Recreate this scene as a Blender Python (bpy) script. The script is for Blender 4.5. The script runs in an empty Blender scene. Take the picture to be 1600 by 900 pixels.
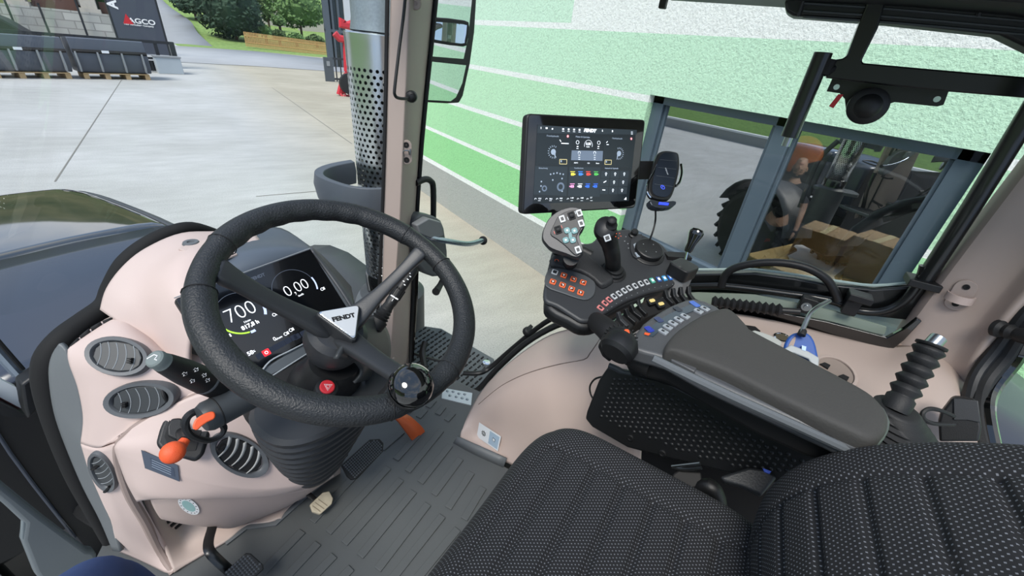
import bpy, math, random
from mathutils import Vector, Matrix
random.seed(7)
sc = bpy.context.scene
COL = sc.collection
# ---------------------------------------------------------------- camera
FPX = 640.44
CR = ((0.80895479, 0.22113437, -0.54469418), (-0.57929579, 0.45753806, -0.6745927), (0.10004269, 0.86125403, 0.49822981))
CR = Matrix(CR)
CAM = Vector((0, 0, 2.65))
cd = bpy.data.cameras.new('camera'); cam = bpy.data.objects.new('camera', cd); COL.objects.link(cam)
cd.sensor_width = 36; cd.lens = FPX / 1600 * 36; cd.clip_start = 0.02; cd.clip_end = 600
cam.matrix_world = Matrix.Translation(CAM) @ CR.to_4x4()
sc.camera = cam
sc.view_settings.view_transform = 'Standard'; sc.view_settings.look = 'None'
sc.view_settings.gamma = 1; sc.view_settings.use_curve_mapping = False
sc.view_settings.exposure = 0.5
# ---------------------------------------------------------------- sky
w = bpy.data.worlds.new('sky'); sc.world = w; w.use_nodes = True
nt = w.node_tree; nt.nodes.clear()
def N(nt, t, **k):
    n = nt.nodes.new(t)
    for a, b in k.items():
        if a.startswith('i_'): n.inputs[a[2:].replace('_', ' ')].default_value = b
        else: setattr(n, a, b)
    return n
out = N(nt, 'ShaderNodeOutputWorld'); bg = N(nt, 'ShaderNodeBackground')
tc = N(nt, 'ShaderNodeTexCoord'); mp = N(nt, 'ShaderNodeMapping'); mp.inputs['Scale'].default_value = (1, 1, 2.6)
no = N(nt, 'ShaderNodeTexNoise', i_Scale=1.7, i_Detail=6.0, i_Roughness=.55)
cr = N(nt, 'ShaderNodeValToRGB'); cr.color_ramp.elements[0].position = .46; cr.color_ramp.elements[0].color = (.36, .50, .74, 1)
cr.color_ramp.elements[1].position = .7; cr.color_ramp.elements[1].color = (.92, .94, .97, 1)
nt.links.new(tc.outputs['Generated'], mp.inputs[0]); nt.links.new(mp.outputs[0], no.inputs['Vector'])
nt.links.new(no.outputs[0], cr.inputs[0]); nt.links.new(cr.outputs[0], bg.inputs[0]); nt.links.new(bg.outputs[0], out.inputs[0])
bg.inputs[1].default_value = .95
sd = bpy.data.lights.new('sun', 'SUN'); sd.energy = 2.6; sd.angle = math.radians(25); sd.color = (1, .96, .89)
so = bpy.data.objects.new('sun', sd); COL.objects.link(so)
so.rotation_euler = Vector((-0.55, -0.35, 0.95)).to_track_quat('Z', 'Y').to_euler()
# ---------------------------------------------------------------- frames
YAW = math.radians(22)
TX = Vector((math.cos(YAW), math.sin(YAW), 0)); TY = Vector((-math.sin(YAW), math.cos(YAW), 0)); TZ = Vector((0, 0, 1))
OT = CAM - .0 * TX + TX * .353 + TY * .483; OT.z = 1.5      # under the steering wheel, on the cab floor
def TV(x, y, z): return OT + TX * x + TY * y + TZ * z
def ray(px, py): return CR @ Vector(((px - 800) / FPX, -(py - 450) / FPX, -1))
def P(px, py, y=None, x=None, z=None, d=None, wx=None, wy=None, wz=None):
    """the point of the place seen at a photo position, on a known plane of the tractor or the yard"""
    r = ray(px, py)
    if d is not None: return CAM + r * d
    if y is not None: return CAM + r * ((y + .483) / r.dot(TY))
    if x is not None: return CAM + r * ((x + .353) / r.dot(TX))
    if z is not None: return CAM + r * ((z + 1.5 - CAM.z) / r.z)
    if wx is not None: return CAM + r * (wx / r.x)
    if wy is not None: return CAM + r * (wy / r.y)
    return CAM + r * ((wz - CAM.z) / r.z)
def depth(p): return -(CR.transposed() @ (p - CAM)).z
def pix(p):
    c = CR.transposed() @ (p - CAM); return (800 + FPX * c.x / -c.z, 450 - FPX * c.y / -c.z)
def onplane(px, py, o, n):
    r = ray(px, py); return CAM + r * ((o - CAM).dot(n) / r.dot(n))
def zat(base, py):
    lo, hi = base.z, base.z + 40
    for _ in range(40):
        m = (lo + hi) / 2
        if pix(Vector((base.x, base.y, m)))[1] > py: lo = m
        else: hi = m
    return lo
class F:
    """local frame: origin, u, v and n = u x v"""
    def __init__(s, o, u=None, v=None, n=None):
        s.o = Vector(o)
        if n is not None and u is None:
            n = Vector(n).normalized(); u = Vector((0, 0, 1)).cross(n)
            if u.length < 1e-3: u = TX.copy()
            u.normalize(); v = n.cross(u)
        elif n is not None:
            n = Vector(n).normalized(); u = Vector(u); u = (u - n * u.dot(n)).normalized(); v = n.cross(u)
        else:
            u = Vector(u).normalized(); v = Vector(v); v = (v - u * u.dot(v)).normalized(); n = u.cross(v)
        s.u, s.v, s.n = u, v, n
    def p(s, a, b=0, c=0): return s.o + s.u * a + s.v * b + s.n * c
    def at(s, a, b=0, c=0): return F(s.p(a, b, c), s.u, s.v)
    def rot(s, deg):
        t = math.radians(deg); return F(s.o, s.u * math.cos(t) + s.v * math.sin(t), s.v * math.cos(t) - s.u * math.sin(t))
    def uv(s, q): q = q - s.o; return (q.dot(s.u), q.dot(s.v))
def quad(p4, width):
    """a flat rectangle-like panel from its four photo corners and its real width -> frame at its centre, width, height"""
    r = [ray(*q) for q in p4]
    A = Matrix(((-r[1].x, r[2].x, -r[3].x), (-r[1].y, r[2].y, -r[3].y), (-r[1].z, r[2].z, -r[3].z)))
    d = A.inverted() @ (-r[0]); D = [1, d[0], d[1], d[2]]
    pt = [CAM + a * b for a, b in zip(r, D)]
    k = width / (pt[1] - pt[0]).length
    pt = [CAM + (q - CAM) * k for q in pt]
    c = sum(pt, Vector()) / 4
    u = (pt[1] - pt[0]) + (pt[2] - pt[3]); v = (pt[0] - pt[3]) + (pt[1] - pt[2])
    f = F(c, u, v); return f, u.length / 2, v.length / 2, pt
# ---------------------------------------------------------------- materials
def lin(h):
    if isinstance(h, str):
        h = h.lstrip('#'); c = [int(h[i:i + 2], 16) / 255 for i in (0, 2, 4)]
    else: c = h
    return tuple((x / 12.92 if x <= .04045 else ((x + .055) / 1.055) ** 2.4) for x in c) + (1,)
MATS = {}
def mat(name, col, rough=.5, metal=0, bump=0, bscale=300, emit=0, coat=0, var=0, vscale=8, ecol=None, spec=.5, alpha=1):
    m = bpy.data.materials.new(name); m.use_nodes = True; nt = m.node_tree
    b = nt.nodes['Principled BSDF']; c = lin(col)
    b.inputs['Base Color'].default_value = c; b.inputs['Roughness'].default_value = rough
    b.inputs['Metallic'].default_value = metal; b.inputs['Coat Weight'].default_value = coat
    b.inputs['Specular IOR Level'].default_value = spec
    tc = N(nt, 'ShaderNodeTexCoord')
    if emit:
        b.inputs['Emission Color'].default_value = lin(ecol) if ecol else c; b.inputs['Emission Strength'].default_value = emit
    if bump:
        n1 = N(nt, 'ShaderNodeTexNoise', i_Scale=bscale, i_Detail=3.0)
        bp = N(nt, 'ShaderNodeBump', i_Strength=bump, i_Distance=.002)
        nt.links.new(tc.outputs['Object'], n1.inputs['Vector']); nt.links.new(n1.outputs[0], bp.inputs['Height']); nt.links.new(bp.outputs[0], b.inputs['Normal'])
    # slight wear in the surface's own colour
    n2 = N(nt, 'ShaderNodeTexNoise', i_Scale=float(vscale), i_Detail=5.0)
    nt.links.new(tc.outputs['Object'], n2.inputs['Vector'])
    mx = N(nt, 'ShaderNodeMix', data_type='RGBA'); k = var if var else .04
    mx.inputs[6].default_value = tuple(x * (1 - k) for x in c[:3]) + (1,); mx.inputs[7].default_value = tuple(min(1, x * (1 + k)) for x in c[:3]) + (1,)
    nt.links.new(n2.outputs[0], mx.inputs[0]); nt.links.new(mx.outputs[2], b.inputs['Base Color'])
    MATS[name] = m; return m
def glassmat(name, tint=(1, 1, 1), refl=.05, rough=0.0, fres=True, fw=.5):
    m = bpy.data.materials.new(name); m.use_nodes = True; nt = m.node_tree; nt.nodes.clear()
    o = N(nt, 'ShaderNodeOutputMaterial'); t = N(nt, 'ShaderNodeBsdfTransparent'); g = N(nt, 'ShaderNodeBsdfGlossy'); mx = N(nt, 'ShaderNodeMixShader')
    t.inputs[0].default_value = tint + (1,); g.inputs['Roughness'].default_value = rough; g.inputs[0].default_value = (1, 1, 1, 1)
    lw = N(nt, 'ShaderNodeLayerWeight', i_Blend=.25); ma = N(nt, 'ShaderNodeMath', operation='MULTIPLY_ADD'); ma.inputs[1].default_value = fw if fres else 0; ma.inputs[2].default_value = refl
    nt.links.new(lw.outputs['Fresnel'], ma.inputs[0]); nt.links.new(ma.outputs[0], mx.inputs[0])
    nt.links.new(t.outputs[0], mx.inputs[1]); nt.links.new(g.outputs[0], mx.inputs[2]); nt.links.new(mx.outputs[0], o.inputs[0]); return m
# ---------------------------------------------------------------- mesh building
def org(o):
    while o is not None and o.parent is not None: o = o.parent
    return Vector(o.location) if o is not None else Vector((0, 0, 0))
def thing(name, label, cat, loc, group=None):
    o = bpy.data.objects.new(name, None); COL.objects.link(o); o.location = loc; o.empty_display_size = .05
    o['label'] = label; o['category'] = cat
    if group: o['group'] = group
    return o
def part(name, parent):
    o = bpy.data.objects.new(name, None); COL.objects.link(o); o.parent = parent; o.empty_display_size = .05; return o
def tag(o, label, cat, group=None, kind=None):
    if label: o['label'] = label
    if cat: o['category'] = cat
    if group: o['group'] = group
    if kind: o['kind'] = kind
    return o
class B:
    def __init__(s): s.v = []; s.f = []; s.uv = {}
    def add(s, vs, fs):
        k = len(s.v); s.v += [Vector(q) for q in vs]; s.f += [tuple(i + k for i in q) for q in fs]; return s
    def box(s, fr, sx, sy, sz, c=(0, 0, 0)):
        vs = [fr.p(c[0] + a * sx / 2, c[1] + b * sy / 2, c[2] + d * sz / 2) for a in (-1, 1) for b in (-1, 1) for d in (-1, 1)]
        return s.add(vs, [(0, 1, 3, 2), (4, 6, 7, 5), (0, 4, 5, 1), (2, 3, 7, 6), (0, 2, 6, 4), (1, 5, 7, 3)])
    def prism(s, fr, pts, h0, h1, scale=1, taper=None):
        n = len(pts); cx = sum(p[0] for p in pts) / n; cy = sum(p[1] for p in pts) / n; t = 1 if taper is None else taper
        vs = [fr.p(a, b, h0) for a, b in pts] + [fr.p(cx + (a - cx) * t, cy + (b - cy) * t, h1) for a, b in pts]
        ar = sum(pts[i][0] * pts[(i + 1) % n][1] - pts[(i + 1) % n][0] * pts[i][1] for i in range(n))
        fs = [(i, (i + 1) % n, (i + 1) % n + n, i + n) for i in range(n)] + [tuple(range(n - 1, -1, -1)), tuple(range(n, 2 * n))]
        if ar * (h1 - h0) < 0: fs = [q[::-1] for q in fs]
        return s.add(vs, fs)
    def rings(s, rs, cap=True, closed=False):
        n = len(rs[0]); vs = [q for r in rs for q in r]; fs = []; m = len(rs)
        for i in range(m if closed else m - 1):
            for j in range(n):
                a = i * n + j; b = i * n + (j + 1) % n; i2 = (i + 1) % m
                fs.append((a, b, i2 * n + (j + 1) % n, i2 * n + j))
        if cap and not closed: fs += [tuple(range(n - 1, -1, -1)), tuple(range((m - 1) * n, m * n))]
        return s.add(vs, fs)
    def tube(s, pts, r, seg=12, smooth=6, flat=1, up=None, cap=True, closed=False):
        pts = [Vector(p) for p in pts]
        rr = list(r) if isinstance(r, (list, tuple)) else [r] * len(pts)
        if smooth and len(pts) > 2: pts, rr = spl(pts, rr, smooth, closed)
        m = len(pts); rs = []; pu = Vector(up) if up is not None else None
        for i in range(m):
            if closed: t = pts[(i + 1) % m] - pts[i - 1]
            else: t = pts[min(i + 1, m - 1)] - pts[max(i - 1, 0)]
            t.normalize()
            if pu is None:
                pu = Vector((0, 0, 1)) if abs(t.z) < .9 else Vector((1, 0, 0))
            u = pu - t * pu.dot(t)
            if u.length < 1e-5: u = t.orthogonal()
            u.normalize(); vv = t.cross(u)
            if up is None: pu = u
            rs.append([pts[i] + (u * math.cos(a) * flat + vv * math.sin(a)) * rr[i] for a in [2 * math.pi * k / seg for k in range(seg)]])
        return s.rings(rs, cap, closed)
    def lathe(s, fr, prof, seg=24, cap=True, sx=1, sy=1):
        rs = [[fr.p(r * math.cos(a) * sx, r * math.sin(a) * sy, h) for a in [2 * math.pi * k / seg for k in range(seg)]] for r, h in prof]
        return s.rings(rs, cap)
    def grid(s, rows, nu=1, nv=1, closed=False):
        """rows of control points -> smooth sheet"""
        rows = [[Vector(q) for q in r] for r in rows]
        if nu > 1: rows = [spl(r, [0] * len(r), nu)[0] for r in rows]
        if nv > 1:
            cols = [spl([r[j] for r in rows], [0] * len(rows), nv)[0] for j in range(len(rows[0]))]
            rows = [[cols[j][i] for j in range(len(cols))] for i in range(len(cols[0]))]
        n = len(rows[0]); fs = []
        for i in range(len(rows) - 1):
            for j in range(n - 1): fs.append((i * n + j, i * n + j + 1, (i + 1) * n + j + 1, (i + 1) * n + j))
        s.uvgrid = (len(rows), n)
        return s.add([q for r in rows for q in r], fs)
    def split(s, name, m, parent, gap=.004, **k):
        n = len(s.v); pr = list(range(n))
        def fd(a):
            while pr[a] != a: pr[a] = pr[pr[a]]; a = pr[a]
            return a
        for f in s.f:
            for a in f[1:]: pr[fd(a)] = fd(f[0])
        isl = {}
        for i in range(n): isl.setdefault(fd(i), []).append(i)
        bb = []
        for r, ix in isl.items():
            lo = [min(s.v[i][c] for i in ix) for c in range(3)]; hi = [max(s.v[i][c] for i in ix) for c in range(3)]; bb.append((r, lo, hi))
        for i in range(len(bb)):
            for j in range(i):
                if all(bb[i][1][c] - gap < bb[j][2][c] and bb[j][1][c] - gap < bb[i][2][c] for c in range(3)): pr[fd(bb[i][0])] = fd(bb[j][0])
        grp = {}
        for i in range(n): grp.setdefault(fd(i), []).append(i)
        for r, ix in grp.items():
            b = B(); mp_ = {a: c for c, a in enumerate(ix)}; b.v = [s.v[i] for i in ix]; b.f = [tuple(mp_[i] for i in f) for f in s.f if f[0] in mp_]; b.obj(name, m, parent, **k)
    def obj(s, name, m, parent=None, bevel=0, seg=3, sub=0, solid=0, smooth=True, ang=35, label=None, weld=False):
        vs = s.v
        if parent is None:
            lo = [min(q[i] for q in vs) for i in range(3)]; hi = [max(q[i] for q in vs) for i in range(3)]
            o0 = Vector(((lo[0] + hi[0]) / 2, (lo[1] + hi[1]) / 2, lo[2]))
        else: o0 = org(parent)
        me = bpy.data.meshes.new(name); me.from_pydata([tuple(q - o0) for q in vs], [], s.f); me.validate(); me.update()
        if isinstance(m, (list, tuple)):
            for q in m: me.materials.append(q)
        else: me.materials.append(m)
        ob = bpy.data.objects.new(name, me); COL.objects.link(ob)
        if parent is None: ob.location = o0
        else: ob.parent = parent
        if smooth:
            me.shade_smooth()
            if not sub: me.set_sharp_from_angle(angle=math.radians(ang))
        if solid:
            md = ob.modifiers.new('solid', 'SOLIDIFY'); md.thickness = solid; md.offset = -1
        if bevel:
            md = ob.modifiers.new('bevel', 'BEVEL'); md.width = bevel; md.segments = seg; md.limit_method = 'ANGLE'; md.angle_limit = math.radians(30); md.harden_normals = False
        if sub:
            md = ob.modifiers.new('sub', 'SUBSURF'); md.levels = sub; md.render_levels = sub
        if label: ob['label'] = label
        return ob
def spl(pts, rr, n, closed=False):
    m = len(pts); op = []; orr = []
    rng = m if closed else m - 1
    for i in range(rng):
        g = (lambda k: pts[k % m]) if closed else (lambda k: pts[max(0, min(m - 1, k))])
        p0, p1, p2, p3 = g(i - 1), g(i), g(i + 1), g(i + 2)
        for k in range(n):
            t = k / n; op.append(.5 * ((2 * p1) + (p2 - p0) * t + (2 * p0 - 5 * p1 + 4 * p2 - p3) * t * t + (3 * p1 - p0 - 3 * p2 + p3) * t ** 3))
            r1 = rr[i]; r2 = rr[(i + 1) % m]; orr.append(r1 + (r2 - r1) * t)
    if not closed: op.append(pts[-1]); orr.append(rr[-1])
    return op, orr
def arc(cx, cy, rx, ry, a0, a1, n):
    return [(cx + rx * math.cos(math.radians(a0 + (a1 - a0) * i / n)), cy + ry * math.sin(math.radians(a0 + (a1 - a0) * i / n))) for i in range(n + 1)]
def rrect(w, h, r, n=5, cx=0, cy=0):
    q = []
    for sx, sy, a in ((1, 1, 0), (-1, 1, 90), (-1, -1, 180), (1, -1, 270)):
        q += arc(cx + sx * (w / 2 - r), cy + sy * (h / 2 - r), r, r, a, a + 90, n)
    return q
def ell(rx, ry, n=32, cx=0, cy=0): return arc(cx, cy, rx, ry, 0, 360 * (n - 1) / n, n - 1)
def smoothpoly(pts, n=5):
    v = [Vector((a, b, 0)) for a, b in pts]; q, _ = spl(v, [0] * len(v), n, True); return [(a.x, a.y) for a in q]
_fc = {}
def text(s, fr, size, m, parent, name='lettering', thick=.0003, align='CENTER', shear=0, xs=1, bold=0, label=None):
    cu = bpy.data.curves.new('t', 'FONT'); cu.body = s; cu.size = size; cu.extrude = thick; cu.align_x = align; cu.align_y = 'CENTER'; cu.shear = shear; cu.offset = bold
    to = bpy.data.objects.new('t', cu); COL.objects.link(to); bpy.context.view_layer.update()
    me = bpy.data.meshes.new_from_object(to.evaluated_get(bpy.context.evaluated_depsgraph_get()))
    bpy.data.objects.remove(to); bpy.data.curves.remove(cu)
    o0 = org(parent) if parent else fr.o
    for v in me.vertices:
        c = v.co.copy(); v.co = fr.p(c.x * xs, c.y, c.z) - o0
    me.materials.clear(); me.materials.append(m)
    ob = bpy.data.objects.new(name, me); COL.objects.link(ob)
    if parent: ob.parent = parent
    else: ob.location = o0
    if label: ob['label'] = label
    return ob
def hit(obs, px_, py):
    bpy.context.view_layer.update(); best = None; r = ray(px_, py).normalized(); dg = bpy.context.evaluated_depsgraph_get()
    for ob in obs:
        e = ob.evaluated_get(dg); mi = ob.matrix_world.inverted(); ok, loc, nn, _ = e.ray_cast(mi @ CAM, mi.to_3x3() @ r)
        if ok:
            w_ = ob.matrix_world @ loc; d_ = (w_ - CAM).length
            if best is None or d_ < best[0]:
                nn = (ob.matrix_world.to_3x3() @ nn).normalized()
                if nn.dot(r) > 0: nn = -nn
                best = (d_, w_, nn)
    return best
def seat_on(obs, pts, lift=.002, inner=False):
    """plane through the highest of the surface points under the given photo positions"""
    hs_ = [hit(obs, *p) for p in pts]; hs_ = [h for h in hs_ if h]; nn = sum((h[2] for h in hs_), Vector()).normalized(); c = sum((h[1] for h in hs_), Vector()) / len(hs_)
    # least-squares plane
    for _ in range(30):
        g_ = Vector()
        for h in hs_: v_ = h[1] - c; g_ += v_ * v_.dot(nn)
        nn = (nn - g_ * (8.0 / (len(hs_) * .01)) * .2); nn.normalize()
    if nn.dot(CAM - c) < 0: nn = -nn
    top = max((h[1] - c).dot(nn) for h in hs_) if inner else None; med = sorted((h[1] - c).dot(nn) for h in hs_)[len(hs_) * 3 // 4]
    return c + nn * ((top if inner else med) + lift), nn
def struct(o): o['kind'] = 'structure'; return o
# palette
BEIGE = mat('beige_plastic', '#beaca4', .55, bump=.12, bscale=900)
BEIGE2 = mat('beige_pillar', '#a5968e', .55, bump=.08, bscale=900)
BLACKP = mat('black_plastic', '#121315', .48, bump=.15, bscale=700)
BLACKM = mat('black_matt', '#0b0b0d', .7)
BLACKR = mat('black_rubber', '#101113', .62, bump=.2, bscale=500)
BLACKG = mat('black_gloss', '#08090a', .06, coat=1)
GREYP = mat('dark_grey_plastic', '#2d2f32', .5, bump=.15, bscale=800)
GREYM = mat('mid_grey_plastic', '#5b5f62', .5, bump=.1, bscale=800)
GREYL = mat('light_grey_plastic', '#8b8f92', .5)
LEATHER = mat('black_leather', '#1d1f21', .45, bump=.7, bscale=380)
RUBMET = mat('painted_black_metal', '#0e1011', .35, coat=.3)
CHROME = mat('chrome', '#d5d8da', .12, metal=1)
STEEL = mat('steel', '#9ea3a6', .3, metal=1)
SILVER = mat('silver_badge', '#c3c6c8', .4, metal=.15)
WHITE = mat('white_print', '#eeeeee', .6)
ORANGE = mat('orange_plastic', '#e0592a', .45)
REDP = mat('red_paint', '#c3222d', .4)
SCR = mat('screen_black', '#05070c', .12, coat=.5)
def emi(name, col, s=1.0): return mat(name, col, .5, emit=s)
EW = emi('screen_white', '#e8ecf2', .8); EG = emi('screen_green', '#9bdc3a', .8); EGR = emi('screen_grey', '#3d4450', .5)
# ================================================================ THE YARD AND THE HALL
def posnode(nt):
    g = N(nt, 'ShaderNodeNewGeometry'); s = N(nt, 'ShaderNodeSeparateXYZ'); nt.links.new(g.outputs['Position'], s.inputs[0]); return g, s
def concrete():
    m = mat('yard_concrete', '#b9b6b0', .85); nt = m.node_tree; b = nt.nodes['Principled BSDF']
    g, s = posnode(nt); mp = N(nt, 'ShaderNodeMapping'); mp.inputs['Scale'].default_value = (.55, 1.7, 1); mp.inputs['Rotation'].default_value = (0, 0, .5)
    n1 = N(nt, 'ShaderNodeTexNoise', i_Scale=2.2, i_Detail=8.0, i_Roughness=.65); n2 = N(nt, 'ShaderNodeTexNoise', i_Scale=.35, i_Detail=6.0); n3 = N(nt, 'ShaderNodeTexNoise', i_Scale=60.0, i_Detail=5.0)
    nt.links.new(g.outputs['Position'], mp.inputs[0]); nt.links.new(mp.outputs[0], n1.inputs['Vector']); nt.links.new(g.outputs['Position'], n2.inputs['Vector']); nt.links.new(g.outputs['Position'], n3.inputs['Vector'])
    r1 = N(nt, 'ShaderNodeValToRGB'); e = r1.color_ramp.elements; e[0].position = .33; e[0].color = lin('#b1b1af'); e[1].position = .7; e[1].color = lin('#c1c1bf')
    r2 = N(nt, 'ShaderNodeValToRGB'); e = r2.color_ramp.elements; e[0].position = .38; e[0].color = lin('#eeeeec'); e[1].position = .62; e[1].color = (1, 1, 1, 1)
    mx = N(nt, 'ShaderNodeMix', data_type='RGBA', blend_type='MULTIPLY'); mx.inputs[0].default_value = 1
    r3 = N(nt, 'ShaderNodeValToRGB'); e = r3.color_ramp.elements; e[0].position = .3; e[0].color = lin('#d8d8d8'); e[1].position = .6; e[1].color = (1, 1, 1, 1)
    m2 = N(nt, 'ShaderNodeMix', data_type='RGBA', blend_type='MULTIPLY'); m2.inputs[0].default_value = .8
    nt.links.new(n1.outputs[0], r1.inputs[0]); nt.links.new(n2.outputs[0], r2.inputs[0]); nt.links.new(n3.outputs[0], r3.inputs[0])
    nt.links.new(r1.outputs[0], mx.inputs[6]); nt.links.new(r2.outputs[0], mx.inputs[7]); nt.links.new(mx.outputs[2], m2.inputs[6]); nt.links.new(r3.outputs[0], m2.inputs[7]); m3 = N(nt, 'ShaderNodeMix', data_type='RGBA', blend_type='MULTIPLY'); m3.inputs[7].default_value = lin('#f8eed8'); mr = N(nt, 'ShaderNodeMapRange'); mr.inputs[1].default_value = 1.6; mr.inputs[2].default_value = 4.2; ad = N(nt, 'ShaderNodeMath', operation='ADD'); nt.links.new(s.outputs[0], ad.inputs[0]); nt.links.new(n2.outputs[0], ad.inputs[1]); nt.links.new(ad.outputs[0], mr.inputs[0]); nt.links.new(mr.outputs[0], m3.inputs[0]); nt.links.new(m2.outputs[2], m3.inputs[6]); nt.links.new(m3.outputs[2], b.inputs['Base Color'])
    return m
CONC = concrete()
WO = Vector((0, 0, 0)); EX = Vector((1, 0, 0)); EY = Vector((0, 1, 0)); EZ = Vector((0, 0, 1))
def G(px, py, z=0): return P(px, py, wz=z)
FW = F(WO, EX, EY)
g = B(); g.add([(-60, -14, 0), (9, -14, 0), (40, 60, 0), (-60, 60, 0)], [(0, 1, 2, 3)])
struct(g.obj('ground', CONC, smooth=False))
SEAM = mat('joint', '#77756f', .9)
sb = B()
for a, b_ in (((190, 125), (86, 284)), ((425, 137), (550, 225)), ((400, 307), (530, 296)), ((560, 228), (560, 300)), ((285, 97), (510, 112))):
    A, C2 = G(*a), G(*b_); d = (C2 - A).normalized(); s_ = EZ.cross(d) * (.012 if A.y < 40 else .03)
    sb.add([A - s_ + EZ * .004, C2 - s_ + EZ * .004, C2 + s_ + EZ * .004, A + s_ + EZ * .004], [(0, 1, 2, 3)])
struct(sb.obj('trim_1', SEAM, smooth=False))
# ---- asphalt road, drive and the slope behind
ASPH = mat('asphalt', '#a3a5a8', .9, var=.12, vscale=.6)
ASPD = mat('drive_asphalt', '#8d8f92', .9, var=.12, vscale=.6)
def grassmat(nm, a, b, sc_=3.):
    m = mat(nm, a, .95); nt = m.node_tree; bs = nt.nodes['Principled BSDF']
    g, s = posnode(nt); n = N(nt, 'ShaderNodeTexNoise', i_Scale=sc_, i_Detail=8.0, i_Roughness=.7); r = N(nt, 'ShaderNodeValToRGB')
    e = r.color_ramp.elements; e[0].position = .35; e[0].color = lin(a); e[1].position = .65; e[1].color = lin(b)
    nt.links.new(g.outputs['Position'], n.inputs['Vector']); nt.links.new(n.outputs[0], r.inputs[0]); nt.links.new(r.outputs[0], bs.inputs['Base Color'])
    bp = N(nt, 'ShaderNodeBump', i_Strength=.8, i_Distance=.1); nt.links.new(n.outputs[0], bp.inputs['Height']); nt.links.new(bp.outputs[0], bs.inputs['Normal']); return m
GRASS = grassmat('grass', '#5c7a38', '#90a860')
r_ = B(); r_.grid([[G(180, 93, .03), G(285, 97, .03), G(400, 103, .03), G(560, 114, .03)], [G(180, 70, .03), G(285, 72, .03), G(400, 80, .03), G(600, 101, .03)]])
struct(r_.obj('road', ASPH, solid=.02))
# hillside: rows of points, further and higher
hs = B(); rows = [[G(230, 76), G(310, 76), G(420, 82), G(620, 102)]]
for wy, ys in ((62, (62, 62, 75, 94)), (75, (40, 38, 60, 76)), (95, (5, 8, 34, 45)), (130, (-45, -40, -30, -20))):
    rows.append([P(x, y, wy=wy) for x, y in zip((215, 300, 440, 640), ys)])
hs.grid(rows, 3, 3); struct(hs.obj('ground_slope', GRASS))
def drivept(x, y):  # a point of the slope seen at a photo position, just above it
    k = max(0, min(1, (72 - y) / 70)); return P(x, y, wy=54 + 44 * k)
dv = B(); dv.grid([[drivept(240, 80) + EZ * .05, drivept(345, 84) + EZ * .05], [drivept(238, 60) + EZ * .6, drivept(312, 62) + EZ * .6], [drivept(236, 40) + EZ * .4, drivept(298, 38) + EZ * .4], [drivept(232, 12) + EZ * .3, drivept(266, 14) + EZ * .3], [drivept(228, -8) + EZ * .3, drivept(246, -6) + EZ * .3]], 2, 4)
struct(dv.obj('driveway', ASPD, solid=.1))
# grass bank on the far side of the yard, behind a pale kerb (it shows in the hall window)
gb = B(); gb.add([(-13.6, -14, .0), (-13.6, 21, 0), (-60, 21, 5), (-60, -14, 5)], [(0, 1, 2, 3)]); struct(gb.obj('ground_bank', grassmat('lawn', '#4f7030', '#6f8f48', 8.), smooth=False))
kb = B(); kb.box(F((-13.5, 3, .2), EX, EY), .25, 36, .4); struct(kb.obj('trim_2', mat('kerb', '#8d8f8e', .8)))
kb = B(); kb.box(F((-13.5, 3, .44), EX, EY), .3, 36, .08); struct(kb.obj('trim_3', mat('kerb_cap', '#dcdedc', .8)))
# wooded hills all around the valley
hm = grassmat('wooded_hills', '#3b4a2a', '#6b6a48', .03)
q = B(); rows = []
for rr_, zz in ((170, -2), (230, 44), (300, 78), (380, 92)):
    rows.append([Vector((rr_ * math.sin(a) + 10, rr_ * math.cos(a), zz * (1 + .35 * math.sin(3 * a + 2.6) + .2 * math.sin(7 * a + 1)) - (2 if zz < 0 else 0))) for a in [math.radians(-130 + 10 * k) for k in range(23)]])
q.grid(rows, 2, 2); struct(q.obj('ground_hills', hm))
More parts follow.
